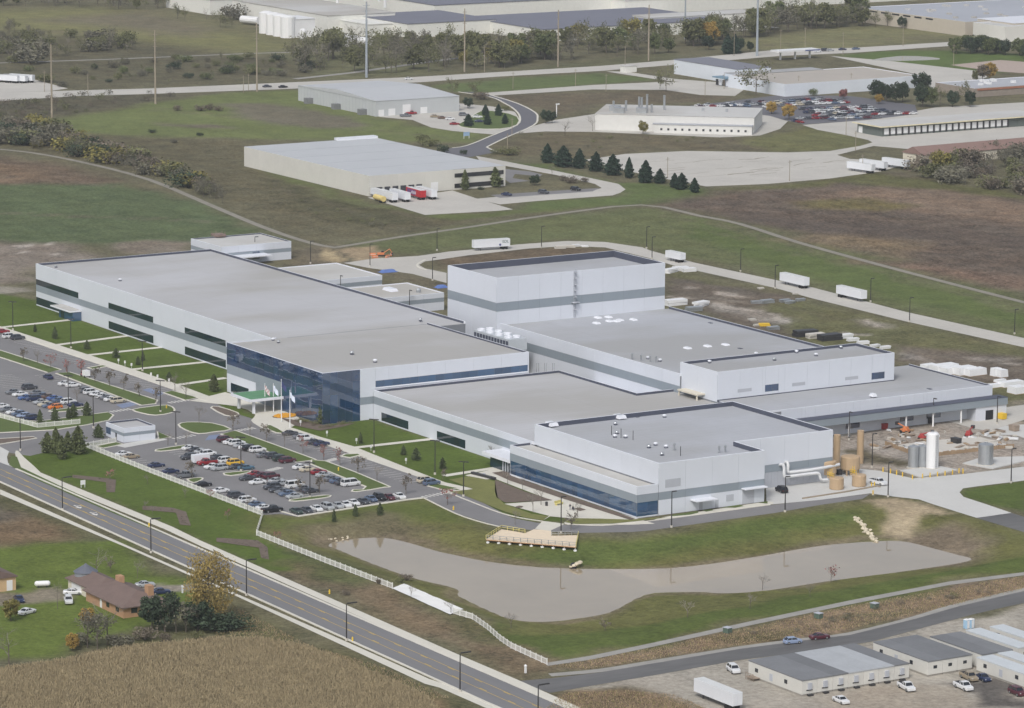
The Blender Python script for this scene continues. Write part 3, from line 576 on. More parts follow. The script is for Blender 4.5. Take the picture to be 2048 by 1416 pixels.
def clad(edge, parent, rows, openings=(), pitch=9.0, s0=0., s1=None, pname='wall_panel'):
    "rows: (z0,z1,material); openings: (s0,s1,z0,z1,glass,pane width,name)"
    a, b = [np.asarray(q, float) for q in edge]; L = np.linalg.norm(b-a); s1 = L if s1 is None else s1
    n = max(1, round((s1-s0)/pitch)); cuts = sorted(set([s0+(s1-s0)*i/n for i in range(n+1)]+[q for o in openings for q in o[:2] if s0 < q < s1]))
    cuts = [c for i, c in enumerate(cuts) if i == 0 or c-cuts[i-1] > .3]
    for z0, z1, m in rows:
        for c0, c1 in zip(cuts[:-1], cuts[1:]):
            mid = (c0+c1)/2; spans = [(z0, z1)]
            for o in openings:
                if o[0]-.01 <= mid <= o[1]+.01:
                    new = []
                    for q0, q1 in spans:
                        if o[3] <= q0 or o[2] >= q1: new.append((q0, q1))
                        else:
                            if o[2]-q0 > .05: new.append((q0, o[2]))
                            if q1-o[3] > .05: new.append((o[3], q1))
                    spans = new
            for q0, q1 in spans: slab_on(edge, c0, c1, q0, q1, pname, m, parent)
    for o in openings:
        k = max(1, round((o[1]-o[0])/o[5]))
        for i in range(k): slab_on(edge, o[0]+(o[1]-o[0])*i/k, o[0]+(o[1]-o[0])*(i+1)/k, o[2], o[3], o[6], o[4], parent, out=.04, th=.1, tilt=.0022)
def wing(parent, name, poly, h, par=.8, roof=None, parth=.4, open_edges=(), z0=0., inner=None):
    core = MB().prism(poly, z0, h-par-.02).build(name, wall_core, parent)
    inn = offs(poly, parth)
    MB().prism(poly, None, h-par).build('roof_membrane', roof or roofing, core)
    pb = MB(); n = len(poly)
    for i in range(n):
        if i in open_edges: continue
        a, b, c, d = poly[i], poly[(i+1) % n], inn[(i+1) % n], inn[i]
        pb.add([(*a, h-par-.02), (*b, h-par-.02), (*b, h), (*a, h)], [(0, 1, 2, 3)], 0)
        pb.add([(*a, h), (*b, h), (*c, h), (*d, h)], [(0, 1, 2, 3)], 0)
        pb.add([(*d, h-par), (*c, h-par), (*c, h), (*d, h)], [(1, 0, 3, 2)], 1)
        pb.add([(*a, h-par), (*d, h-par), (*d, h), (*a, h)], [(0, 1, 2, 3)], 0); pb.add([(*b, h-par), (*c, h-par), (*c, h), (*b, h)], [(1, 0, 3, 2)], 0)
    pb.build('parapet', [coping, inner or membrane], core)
    return core
def xu(u, y, z=0., lo=-400., hi=600.):
    "x on the wall plane y at photo column u"
    for _ in range(40):
        m = (lo+hi)/2
        if pix((m, y, z))[0] < u: lo = m
        else: hi = m
    return lo
def yu(u, x, z=0., lo=-400., hi=400.):
    for _ in range(40):
        m = (lo+hi)/2
        if pix((x, m, z))[0] < u: lo = m
        else: hi = m
    return lo
plant = thing('factory_building', 'huge white factory with grey stripe, flat grey roofs and blue glass entrance corner', 'factory', (0, 0, 0))
YF = -92.0; XE0, XE1, YE = 11.8, 71.6, -109.0
HL = 14.5
# long office wing
long_poly = [(-161.5, YF), (XE0, YF), (XE0, -24.6), (-161.5, -24.6)]
lw_ = wing(plant, 'office_wing', long_poly, HL, .75, open_edges=(1,))
e = ((-161.5, YF), (XE0, YF)); S = lambda u: xu(u, YF, 2)+161.5
ops = []
for a, b in ((68.7, 157.5), (217.5, 307), (370, 452)):
    s0 = max(0.05, S(a)); s1 = min(S(b), 173.2)
    ops += [(s0, s1, .45, 3.0, glass_dark, 3.0, 'window_pane'), (s0, s1, 7.25, 9.2, glass_dark, 3.0, 'window_pane')]
clad(e, lw_, [(.05, 5.0, white_panel), (5.0, 7.2, grey_panel), (7.2, HL, white_panel)], ops, 8.8)
clad(((-161.5, -24.6), (-161.5, YF)), lw_, [(.05, 5.0, white_panel), (5.0, 7.2, grey_panel), (7.2, HL, white_panel)], (), 17)
ret = MB().box(XE0-.4, XE0, YF+.2, -88.5, HL-.75, HL+.02); ret.box(XE0-.42, XE0+.02, YF+.2, -88.5, HL+.02, HL+.06)
ret.build('parapet_return', coping, lw_)
# entrance block with glass corner
ent = wing(plant, 'entrance_block', [(XE0, YE), (XE1, YE), (XE1, -38.4), (XE0, -38.4)], 15.3, .5, open_edges=(3,))
xa, xb = xu(512, YE, 3)-XE0, xu(562, YE, 3)-XE0; LE = XE1-XE0; eg = ((XE0, YE), (XE1, YE))
G = 3.32
def curtain(edge, parent, s0, s1, zs, pw=3.0, g=glass_blue):
    k = max(1, round((s1-s0)/pw))
    for z0, z1 in zip(zs[:-1], zs[1:]):
        for i in range(k): slab_on(edge, s0+(s1-s0)*i/k, s0+(s1-s0)*(i+1)/k, z0, z1, 'glass_panel', g, parent, out=.05, th=.1, tilt=.003)
curtain(eg, ent, 0, LE, [8.6, 12.0, 15.25]); curtain(eg, ent, xb, LE, [.1, 4.3, 8.6])
clad(eg, ent, [(5.8, 8.6, grey_panel)], (), 9, 0, xb)
clad(eg, ent, [(.05, 5.8, white_panel)], [(2.5, min(xa-1, 14), .5, 3.2, glass_dark, 3, 'window_pane')], 9, 0, xa)
clad(eg, ent, [(.05, 5.8, grey_panel)], (), 9, xa, xb)
ec = ((XE1, YE), (XE1, -38.4)); yg = yu(720, XE1, 8)-YE
curtain(ec, ent, 0, yg, [.1, 4.3, 8.6, 12.0, 15.25], 2.6)
sw0, sw1 = yu(751, XE1, 10)-YE, yu(1057, XE1, 10)-YE-.3
clad(ec, ent, [(.05, 4.7, white_panel), (4.7, 6.9, grey_panel), (6.9, 15.3, white_panel)], [(sw0, sw1, 9.5, 11.4, glass_gal, 3, 'window_pane')], 9, yg, None)
clad(((XE0, YF), (XE0, YE)), ent, [(.05, 15.3, white_panel)], (), 9)
MB().box(XE1, XE1+.25, YE+sw0-.3, YE+sw1, 9.15, 9.4).build('window_sill', coping, ent)
MB().box(XE0-.3, XE0+.1, -88, -38.8, 14.81, 14.86).build('roof_expansion_joint', M('joint_strip', (150, 152, 158), .8), ent)
# central wing
cen = wing(plant, 'central_wing', [(XE1+.3, YF), (162, YF), (162, -13.8), (114.4, -13.8), (114.4, -27.8), (XE1+.3, -27.8)], 8.8, .7, open_edges=(1,))
e = ((XE1+.3, YF), (162, YF)); S = lambda u: xu(u, YF, 2)-XE1-.3
clad(e, cen, [(.05, 4.7, white_panel), (4.7, 6.95, grey_panel), (6.95, 8.8, white_panel)], [(S(763), S(817), .45, 2.9, glass_dark, 3, 'window_pane'), (S(874), S(931), .45, 2.9, glass_dark, 3, 'window_pane')], 9, 0, 87)
# front block, high part, and glazed gallery
XF = 221.4
hi_poly = [(160.5, -92), (XF, -92), (XF, -58.2), (208, -58.2), (208, -26), (160.5, -26)]
fr = wing(plant, 'front_block', hi_poly, 13.9, 1.25, roof_grey, .5)
clad(((160.5, -92), (XF, -92)), fr, [(8.2, 13.9, white_panel)], (), 9)
louv = (yu(1330, XF, 9)+92, yu(1361, XF, 9)+92)
e = ((XF, -92), (XF, -58.2)); SY = lambda u, z=2: yu(u, XF, z)+92
clad(e, fr, [(.05, 4.1, white_panel), (4.1, 6.2, grey_panel), (6.2, 13.9, white_panel)], (), 8.5)
slab_on(e, louv[0], louv[1], 7.2, 9.4, 'louvre', louvre, fr, .12); slab_on(e, SY(1452), SY(1467), 1.4, 3.2, 'louvre', louvre, fr, .12)
slab_on(e, SY(1484), SY(1508), .05, 3.9, 'rolling_door', louvre, fr, .12)
for u in (1398, 1430): slab_on(e, SY(u), SY(u)+1.1, .05, 2.2, 'door', louvre, fr, .11)
cb = MB().box(XF, XF+3.2, SY(1380)-92, SY(1422)-92, 3.0, 3.3); cb.build('door_canopy', coping, fr)
MB().box(XF, XF+2.0, SY(1482)-92, SY(1527)-92, 4.2, 4.5).build('door_canopy', coping, fr)
clad(((XF, -58.2), (208, -58.2)), fr, [(.05, 13.9, white_panel)], (), 9)
e = ((208, -58.2), (208, -26)); clad(e, fr, [(4.3, 6.4, grey_panel), (6.4, 13.9, white_panel)], (), 8.2)
for k in range(30): slab_on(e, k*32.2/30, (k+1)*32.2/30, .05, 4.3, 'siding_sheet', louvre if k > 3 else doorw, fr, .05+.03*(k % 2), .1)
gal = wing(plant, 'glazed_gallery', [(158.6, -98.7), (XF, -98.7), (XF, -92.1), (158.6, -92.1)], 8.45, .6, roof_light, .35, open_edges=(2,))
e = ((158.6, -98.7), (XF, -98.7)); L = XF-158.6
clad(e, gal, [(.05, .45, white_panel), (4.1, 6.2, grey_panel), (6.2, 8.45, white_panel)], (), 9)
def gallery_glass(edge, s0, s1):
    k = max(1, round((s1-s0)/2.6))
    for i in range(k):
        for z0, z1 in ((.45, 1.9), (1.9, 4.1)): slab_on(edge, s0+(s1-s0)*i/k, s0+(s1-s0)*(i+1)/k, z0, z1, 'window_pane', glass_gal, gal, out=.04, th=.1, tilt=.0025)
gallery_glass(e, .4, L-.05)
e = ((XF, -98.7), (XF, -92.1)); clad(e, gal, [(.05, .45, white_panel), (4.1, 6.2, grey_panel), (6.2, 8.45, white_panel)], (), 9)
gallery_glass(e, .05, 6.5)
clad(((158.6, -92.1), (158.6, -98.7)), gal, [(.05, 8.45, white_panel)], (), 9)
# tall block, middle block, roof house, right wing with canopy
tall = wing(plant, 'tall_block', [(-13, -16.3), (17, -16.3), (17, 47.3), (-13, 47.3)], 28.3, 2.1, roof_grey, .5)
rows = [(.05, 17.6, white_panel), (17.6, 20.4, grey_panel), (20.4, 28.3, white_panel)]
clad(((-13, -16.3), (17, -16.3)), tall, rows, (), 7.5); clad(((17, -16.3), (17, 47.3)), tall, rows, (), 8)
lad = MB(); yl = 12.6
for dy in (-.35, .35): lad.box(17.3, 17.4, yl+dy-.05, yl+dy+.05, 13.6, 29.2)
for k in range(26): lad.box(17.3, 17.4, yl-.35, yl+.35, 13.8+k*.6, 13.88+k*.6)
for k in range(7): lad.lathe((17.85, yl), [(.55, 16+k*2), (.57, 16.1+k*2)], 8)
lad.box(17.1, 18.6, yl-1.2, yl+1.2, 18.2, 18.4); lad.build('cage_ladder', louvre, tall)
mid = wing(plant, 'production_hall', [(17.1, -15.2), (118, -15.2), (118, 49), (17.1, 49)], 13.9, .7, roof_grey, .4, open_edges=(3,))
clad(((17.1, -15.2), (118, -15.2)), mid, [(.05, 7.6, white_panel), (7.6, 10.2, grey_panel), (10.2, 13.9, white_panel)], (), 9)
rh = wing(plant, 'roof_house', [(117.2, -14.6), (136.3, -14.6), (136.3, 49.3), (117.2, 49.3)], 17.3, .8, roof_grey, .4)
clad(((117.2, -14.6), (136.3, -14.6)), rh, [(8.5, 17.3, white_panel)], (), 9)
e = ((136.3, -14.6), (136.3, 49.3)); SR = lambda u: yu(u, 136.3, 11)+14.6
clad(e, rh, [(9.0, 17.3, white_panel)], [(SR(1530), SR(1557), 9.9, 11.9, glass_blue, 3, 'window_pane'), (SR(1743), SR(1769), 9.9, 11.9, glass_blue, 3, 'window_pane')], 8)
for a, b in ((1475, 1503), (1584, 1610), (1690, 1716)): slab_on(e, SR(a), SR(b), 10.6, 11.6, 'louvre', louvre, rh, .1)
slab_on(e, 0, 63.9, 8.6, 9.15, 'base_flashing', membrane, rh, .09)
rw = wing(plant, 'dock_wing', [(118.2, -13.8), (158.6, -13.8), (158.6, 68.8), (118.2, 68.8)], 9.3, .45, roof_grey, .4, open_edges=(0, 3))
e = ((158.6, -13.8), (158.6, 68.8)); SD = lambda u, z=2: yu(u, 158.6, z)+13.8
clad(e, rw, [(.05, 4.2, white_panel), (5.9, 9.3, white_panel)], [(SD(1603), SD(1630), 1.4, 3.3, glass_blue, 3, 'window_pane'), (SD(1691), SD(1719), 1.4, 3.3, glass_blue, 3, 'window_pane'), (SD(1800), SD(1827), 1.6, 3.5, glass_blue, 3, 'window_pane'), (SD(1853), SD(1881), 1.6, 3.5, glass_blue, 3, 'window_pane')], 9, 6, None)
cano = MB().box(158.7, 163.2, -13.5, 71, 4.1, 6.2); cano.build('canopy_fascia', grey_panel, rw)
MB().box(158.7, 163.3, -13.6, 71.1, 6.2, 6.26).build('canopy_roof', membrane, rw)
MB().box(158.7, 163.0, SD(1952), 71, 0, 4.1).build('dock_enclosure', white_panel, rw) if False else None
enc0 = yu(1952, 162.9, 2)
MB().box(150, 162.9, enc0, 70.8, 0, 4.1).build('dock_enclosure', doorw, rw)
dq = yu(1971, 162.9, 1); MB().box(162.85, 162.98, dq, yu(1986, 162.9, 1), .05, 2.9).build('doorway', black, rw)
for u in (1812, 1866, 1922, 1698): 
    y = yu(u, 162.6, 1); MB().tube((162.6, y, 0), (162.6, y, 4.1), .28, n=8).build('canopy_column', whitem, rw)
# small roofs behind the long wing
for nm, poly, h, rf in (('rear_annex', [(-233, 4), (-209, 4), (-209, 33.2), (-233, 33.2)], 6.75, roof_light), ('rear_annex', [(-160, -24), (-127.2, -24), (-127.2, 25), (-160, 25)], 6.0, roof_light), ('rear_annex', [(-109, -24), (-84, -24), (-84, 24.6), (-109, 24.6)], 6.0, roof_light)):
    if nm and poly[0][0] < -200:
        w_ = wing(thing('outbuilding', 'small flat-roofed white outbuilding with grey stripe behind the long office wing', 'building'), 'annex_wall', poly, h, .4, rf, .35)
    else: w_ = wing(plant, nm, poly, h, .3, rf, .35, inner=coping)
    x1 = poly[1][0]; yb = poly[1][1]; yt = poly[2][1]; x0 = poly[0][0]
    clad(((x1, yb), (x1, yt)), w_, [(.05, 2.9, white_panel), (2.9, 4.3, grey_panel), (4.3, h, white_panel)], (), 8)
    clad(((x0, yb), (x1, yb)), w_, [(.05, 2.9, white_panel), (2.9, 4.3, grey_panel), (4.3, h, white_panel)], (), 8)
    if x0 < -200:
        slab_on(((x1, yb), (x1, yt)), 13, 16, 1.2, 4.0, 'window', glass_blue, w_, .1); slab_on(((x1, yb), (x1, yt)), 8, 10, .1, 2.6, 'doorway', black, w_, .1)
        MB().box(x1, x1+6, 4, 22, 2.9, 3.3).build('entrance_canopy', coping, w_)
    elif x0 < -120: pass
    else:
        MB().box(-101, -95, 10, 13, 5.75, 6.7, top=(.4, .4)).build('roof_unit', coping, w_); MB().lathe((-90, 18), [(.8, 5.7), (.8, 6.6), (.5, 7.2)], 10).build('roof_vent', stl, w_)
# coolers beside the tall block
cool = MB(); cool.box(20, 41, -26.5, -20, 9.6, 13.2)
co = cool.build('cooling_unit', M('cooler_casing', (186, 192, 198), .5, .06), plant)
for k in range(12): MB().box(20.4+k*1.72, 21.6+k*1.72, -26.62, -26.5, 10.4, 12.6).build('intake_grille', membrane, co)
for k in range(8):
    x = 21.8+(k % 4)*5.3; y = -24.8+(k//4)*3.1
    MB().lathe((x, y), [(1.25, 13.2), (1.25, 13.7), (1.05, 13.75), (.2, 13.5)], 12).build('fan_cowl', coping, co)
sp = MB()
for x in (20.5, 30, 40.5):
    for y in (-26, -20.5): sp.box(x-.15, x+.15, y-.15, y+.15, 0, 9.6)
sp.build('support_frame', stl, co)
MB().box(72.2, 113, -27.5, -15.5, 0, 4.2).build('link_corridor', coping, plant)
# roof furniture
def vent(u, v, z, par, kind=0, s=1.):
    p = at(u, v, z); x, y = p[0], p[1]; b = MB()
    if kind == 0: s *= .72
    if kind == 0:      # mushroom exhaust fan
        b.box(x-.55*s, x+.55*s, y-.55*s, y+.55*s, z, z+.35*s, 1); b.lathe((x, y), [(.42*s, z+.35*s), (.5*s, z+.8*s), (.85*s, z+.85*s), (.7*s, z+1.15*s), (.2*s, z+1.3*s)], 12)
        b.build('exhaust_fan', [stl if (int(u) % 3) else coping, membrane], par)
    elif kind == 1: b.lathe((x, y), [(.28*s, z), (.28*s, z+1.5*s), (.45*s, z+1.55*s), (.4*s, z+1.9*s), (.1, z+2.*s)], 10); b.build('flue', stl, par)
    elif kind == 2: b.box(x-1.6*s, x+1.6*s, y-1.1*s, y+1.1*s, z, z+.45, 0, top=(.25, .25)); b.build('roof_hatch', coping, par)
    elif kind == 3: b.box(x-1.8*s, x+1.8*s, y-1.3*s, y+1.3*s, z+.35, z+1.25, 0, top=(.3, .3)); b.box(x-1.2*s, x+1.2*s, y-.8*s, y+.8*s, z, z+.35, 1); b.build('air_handler', [coping, membrane], par)
    elif kind == 4: b.tube((x, y, z), (x, y, z+2.6), .09, n=6); b.build('vent_pipe', darkm, par)
    elif kind == 5: b.box(x-.8, x+.8, y-.5, y+.5, z, z+.12); b.build('drain_plate', membrane, par)
for u, v in ((112, 535), (240, 562)): vent(u, v, 13.75, lw_)
for u, v in ((546, 681), (557, 686), (704, 709), (750, 725)): vent(u, v, 14.8, ent, 0, .9 if u < 700 else 1.15)
vent(841, 642, 14.0, lw_)
for u, v, k in ((1103, 853, 3), (1239, 838, 3), (1231, 850, 0), (1329, 835, 0), (1234, 868, 0), (1230, 875, 0), (1251, 876, 0), (1298, 896, 0), (1311, 891, 0), (1332, 896, 0), (1324, 911, 0), (1348, 901, 1), (1438, 906, 1), (1450, 905, 1), (1223, 870, 4), (1242, 876, 4), (1266, 880, 4), (1361, 912, 4), (1273, 834, 5)): vent(u, v, 12.65, fr, k)
for u, v, k in ((1264, 719, 1), (1282, 722, 1), (1296, 718, 0), (1300, 724, 1), (1312, 725, 1), (1320, 723, 0), (1196, 636, 2), (1217, 635, 2), (1193, 647, 2), (1219, 643, 2), (1233, 643, 2), (1240, 641, 2), (1267, 640, 2), (1375, 697, 2), (1415, 693, 2), (1451, 690, 2), (1480, 697, 5), (1421, 646, 5)): vent(u, v, 13.2, mid, k, .8 if k == 2 else 1.)
for u, v in ((1419, 726), (1512, 710), (1549, 721), (1593, 706), (1632, 712), (1682, 697)): vent(u, v, 16.5, rh, 0)
for u, v, k in ((1859, 778, 5), (1746, 795, 3)): vent(u, v, 8.85, rw, k, .6)
sk = MB(); c = at(1394, 794, 8.1); sk.box(c[0]-5, c[0]+5, c[1]-3.6, c[1]+3.6, 9.6, 10.0)
for dx in (-4.6, 4.6):
    for dy in (-3.2, 3.2): sk.box(c[0]+dx-.18, c[0]+dx+.18, c[1]+dy-.18, c[1]+dy+.18, 8.1, 9.6)
sk.build('roof_platform', M('cream_panel', (206, 200, 184), .7, .05), cen)
for u in (1075, 1091, 1107):
    for k in (-1, 1):
        p = at(u+k*2, 746, 8.1); MB().tube((p[0], p[1], 8.1), (p[0], p[1], 11.2), .1, n=6).build('ladder_rail', stl, cen)
# entry vestibules
_c = at(130, 620, 3.5); _l = at(101, 610, 3.5); _r = at(158, 615, 3.5)
vx0, vx1 = xu(120, YF-3, 1), xu(158, YF-1, 1)
v_ = MB().box(vx0, vx1, max(_c[1]+1.2, YF-6), YF-.1, 0, 3.1).build('vestibule', glass_gal, plant)
MB().box(_l[0], vx1+.3, _c[1], YF-.1, 3.1, 3.5).build('vestibule_roof', coping, v_); MB().box(_l[0]+.3, vx1, _c[1]+.3, YF-.1, 3.5, 3.53).build('vestibule_roofing', roof_light, v_)
MB().box(vx0+1.5, vx0+4, max(_c[1]+1.2, YF-6)-.05, max(_c[1]+1.2, YF-6), .1, 2.4).build('entry_door', glass_dark, v_)
xv0, xv1 = xu(982, YF-4), 158.4
v_ = MB().box(xv0+2, xv1, YF-5.5, YF, 0, 3.2).build('vestibule', glass_dark, plant); MB().box(xv0-.6, xv1, YF-6.6, YF-.05, 3.2, 4.1).build('vestibule_roof', coping, v_)
for k in range(5): MB().box(xv1-.1-k*1.3, xv1-k*1.3, YF-5.7, YF-5.5, 0, 3.2).build('door_mullion', coping, v_)
# drive-through canopy with green roof
cz = 4.6
q = [at(466, 785, cz), at(500, 799, cz), at(562, 793, cz), at(562, 779, cz), at(530, 779, cz)]
x0, x1 = at(466, 786, cz)[0], at(500, 800, cz)[0]; y0 = at(500, 800, cz)[1]
cn = MB().box(x0, x1, y0, YE-.2, cz-.75, cz).build('entrance_canopy', coping, plant)
MB().box(x0+.5, x1-.5, y0+.5, YE-.3, cz, cz+.08).build('canopy_green_roof', M('green_sedum', (92, 138, 104), .9, .12, .4), cn)
for x, y in ((x0+1.5, y0+2), (x1-1.5, y0+2), (x1-1.5, y0+12), (x0+1.5, y0+12)):
    if y < YE-1: MB().box(x-.35, x+.35, y-.35, y+.35, .1, cz-.75).build('canopy_column', coping, cn)
# ---------------------------------------------------------------- vehicles
paint = M('car_paint', (128, 128, 128), .28, .03, .5, objcol=True); car_glass = M('car_glass', (34, 38, 44), .06, .05, 1, ior=1.7)
tyre = M('tyre_rubber', (30, 30, 31), .85, .1, 2); rim = M('wheel_rim', (168, 170, 172), .35, .05, 2, metal=.5); lampw = M('headlamp', (206, 210, 214), .15, .03); lampr = M('tail_lamp', (120, 26, 26), .25, .05); trimm = M('black_trim', (38, 38, 40), .6, .05)
def loft(mb, secs, mi=0, caps=True):
    "secs: list of cross-sections (lists of points of equal count) joined in order"
    n = len(secs[0]); k = len(mb.v)
    mb.add([p for s in secs for p in s], [(j*n+i, j*n+(i+1) % n, (j+1)*n+(i+1) % n, (j+1)*n+i) for j in range(len(secs)-1) for i in range(n)], mi)
    if caps: mb.f += [tuple(k+i for i in range(n-1, -1, -1)), tuple(k+(len(secs)-1)*n+i for i in range(n))]; mb.m += [mi, mi]
def car_proto(L, W, H, hood, cab0, roof0, roof1, cab1, trunk, gc=.2, bed=None, wheel_r=.33):
    """side shape measured from the nose (+x end): hood height, screen foot, roof front, roof back, backlight foot, tail height (lengths as fractions of L)"""
    hw = W/2; belt = hood+.06
    def sec(x, zb, zt, w):   # rounded lower-body section
        return [(x, -w*.92, zb), (x, -w, zb+.18), (x, -w, zt-.14), (x, -w*.9, zt), (x, w*.9, zt), (x, w, zt-.14), (x, w, zb+.18), (x, w*.92, zb)]
    X = lambda f: L*(.5-f)
    b = MB()
    prof = [(0., gc+.12, hood-.22, hw*.80), (.025, gc+.02, hood-.12, hw*.90), (.1, gc, hood-.05, hw*.97), (cab0, gc, hood, hw), (cab1, gc, trunk, hw), (.93, gc+.02, trunk-.03, hw*.97), (.98, gc+.04, trunk-.1, hw*.9), (1., gc+.14, trunk-.2, hw*.82)]
    if bed: prof[4:] = [(bed, gc, belt, hw), (bed+.005, gc, belt, hw), (.97, gc+.02, belt, hw*.98), (1., gc+.1, belt-.05, hw*.95)]
    loft(b, [sec(X(f), zb, zt, w) for f, zb, zt, w in prof])
    # cabin frame: roof plate and four pillars as one shell, glass set just inside it
    rw, bw = hw*.74, hw*.92; rx0, rx1, bx0, bx1 = X(roof0), X(roof1), X(cab0), X(cab1); zb = hood-.02
    roofp = [(rx0, -rw, H-.03), (rx0-.25, -rw*.96, H), (rx1+.25, -rw*.96, H), (rx1, -rw, H-.03), (rx1, rw, H-.03), (rx1+.25, rw*.96, H), (rx0-.25, rw*.96, H), (rx0, rw, H-.03)]
    und = [(p[0], p[1]*1.03, p[2]-.09) for p in roofp]
    b.add(roofp+und, [(0, 1, 6, 7), (1, 2, 5, 6), (2, 3, 4, 5)]+[(i, 8+i, 8+(i+1) % 8, (i+1) % 8) for i in range(8)])
    def strut(p, q, r=.055): b.tube(p, q, r, n=4, cap=False)
    for s in (-1, 1):
        strut((rx0, s*rw, H-.06), (bx0, s*bw, zb)); strut((rx1, s*rw, H-.06), (bx1, s*bw, zb)); xm = (rx0+rx1)/2-.1; strut((xm, s*rw, H-.06), (xm-.05, s*bw, zb), .06)
    body = b.mesh('body', paint, False)
    parts = [('body', body, (0, 0, 0), 0, [])]
    e = .03
    ws = MB().add([(rx0-e, -rw+.05, H-.07), (rx0-e, rw-.05, H-.07), (bx0-e, bw-.06, zb), (bx0-e, -bw+.06, zb)], [(0, 1, 2, 3)]).mesh('windshield', car_glass)
    rwm = MB().add([(rx1+e, -rw+.05, H-.07), (rx1+e, rw-.05, H-.07), (bx1+e, bw-.06, zb), (bx1+e, -bw+.06, zb)], [(3, 2, 1, 0)]).mesh('rear_window', car_glass)
    parts += [('windshield', ws, (0, 0, 0), 0, []), ('rear_window', rwm, (0, 0, 0), 0, [])]
    for s in (-1, 1):
        sm_ = MB().add([(rx0-.05, s*(rw-.02), H-.07), (rx1+.05, s*(rw-.02), H-.07), (bx1+.08, s*(bw-.02), zb), (bx0-.1, s*(bw-.02), zb)], [(0, 1, 2, 3) if s < 0 else (3, 2, 1, 0)]).mesh('side_window', car_glass)
        parts.append(('side_window', sm_, (0, 0, 0), 0, []))
    if bed:
        bm_ = MB().box(X(.965), X(bed)+.02, -hw*.8, hw*.8, belt-.01, belt+.012).mesh('cargo_bed', trimm); parts.append(('cargo_bed', bm_, (0, 0, 0), 0, []))
    wm_ = MB(); wm_.tube((0, -.11, 0), (0, .11, 0), wheel_r, n=12); wm_.tube((0, -.125, 0), (0, .125, 0), wheel_r*.62, n=10, mi=1)
    wmesh = wm_.mesh('wheel', [tyre, rim])
    for fx in (.19, .80):
        for s in (-1, 1): parts.append(('wheel', wmesh, (X(fx), s*(hw-.1), wheel_r), 0, []))
    for s in (-1, 1):
        parts.append(('headlight', MB().box(X(.03), X(.0)+.02, min(s*hw*.55, s*hw*.82), max(s*hw*.55, s*hw*.82), hood-.32, hood-.2).mesh('headlight', lampw), (0, 0, 0), 0, []))
        parts.append(('tail_light', MB().box(X(1.)-.02, X(.985), min(s*hw*.58, s*hw*.84), max(s*hw*.58, s*hw*.84), trunk-.36 if not bed else belt-.4, trunk-.22 if not bed else belt-.15).mesh('tail_light', lampr), (0, 0, 0), 0, []))
    return parts
CARS = {'sedan': car_proto(4.75, 1.84, 1.46, .95, .28, .42, .66, .84, 1.0), 'SUV': car_proto(4.85, 1.94, 1.80, 1.12, .25, .36, .86, .96, 1.1, .26, wheel_r=.38), 'hatchback': car_proto(4.3, 1.8, 1.55, 1.0, .25, .38, .80, .95, 1.02),
        'pickup truck': car_proto(5.75, 2.0, 1.88, 1.18, .25, .34, .55, .60, 1.15, .3, bed=.61, wheel_r=.4), 'van': car_proto(5.4, 2.02, 2.1, 1.25, .16, .26, .93, .985, 1.25, .25, wheel_r=.37)}
TONES = {'white': (214, 216, 218), 'silver': (164, 168, 172), 'grey': (110, 114, 120), 'charcoal': (70, 73, 80), 'black': (34, 35, 40), 'dark blue': (44, 54, 84), 'blue': (70, 98, 152), 'slate blue': (88, 104, 128), 'pale blue': (140, 156, 184), 'red': (136, 36, 44), 'maroon': (86, 44, 54), 'dark green': (58, 72, 68), 'beige': (192, 184, 164), 'tan': (150, 138, 118), 'orange': (208, 116, 46), 'yellow': (222, 178, 60), 'brown': (104, 84, 72), 'teal': (74, 104, 124)}
def put_cars(cars, where, group, hd, order=True, z=.7, g0=.03):
    "cars: (u, v, kind, colour[, heading]) seen at mid height; hd: heading in degrees; labelled by colour and place in the row"
    n = len(cars); seen = {}
    srt = sorted(cars, key=lambda c: c[0])
    for i, c in enumerate(srt):
        p = at(c[0], c[1], z); kind = c[2]; h = c[4] if len(c) > 4 else hd
        lab = f"{c[3]} {kind} {where}" if not order else f"{c[3]} {kind}, {nth(i)} from the left {where}"
        zz = gz(p[0], p[1])+g0
        stamp(CARS[kind], 'parked_car', lab, 'car' if kind in ('sedan', 'hatchback') else ('pickup truck' if kind == 'pickup truck' else kind), (p[0], p[1], zz), rad(h+rng.normal()*1.2), group, color=(*lin(TONES[c[3]]), 1))
z9 = lambda l: [(a/4, 700+b/4, *r) for a, b, *r in l]
z10 = lambda l: [(300+a/4, 720+b/4, *r) for a, b, *r in l]
S_, U_, H_, T_, V_ = 'sedan', 'SUV', 'hatchback', 'pickup truck', 'van'
put_cars(z9([(525,265,S_,'white'),(585,278,S_,'white'),(690,322,U_,'grey'),(728,335,U_,'white'),(778,352,S_,'white'),(820,364,S_,'white'),(858,377,S_,'grey'),(892,390,S_,'white'),(945,403,U_,'beige')]), "in the left lot beside the grass strip", 'cars in the left parking lot', 90)
put_cars(z9([(235,297,U_,'charcoal'),(300,340,S_,'grey'),(350,360,S_,'slate blue'),(392,368,S_,'brown'),(436,381,S_,'blue'),(475,398,S_,'slate blue'),(548,412,U_,'white'),(602,434,S_,'dark blue')]), "in the left lot's upper middle row", 'cars in the left parking lot', 90)
put_cars(z9([(105,332,S_,'grey'),(160,350,S_,'white'),(206,377,S_,'blue'),(266,388,U_,'dark blue'),(328,412,S_,'silver'),(364,431,S_,'beige'),(400,441,S_,'slate blue'),(442,452,H_,'orange')]), "in the left lot's lower middle row", 'cars in the left parking lot', -90)
put_cars(z9([(12,447,S_,'white'),(60,472,S_,'grey'),(112,492,S_,'white'),(150,507,H_,'slate blue'),(192,523,H_,'pale blue'),(240,543,U_,'dark blue')]), "in the left lot beside the fence", 'cars in the left parking lot', -90)
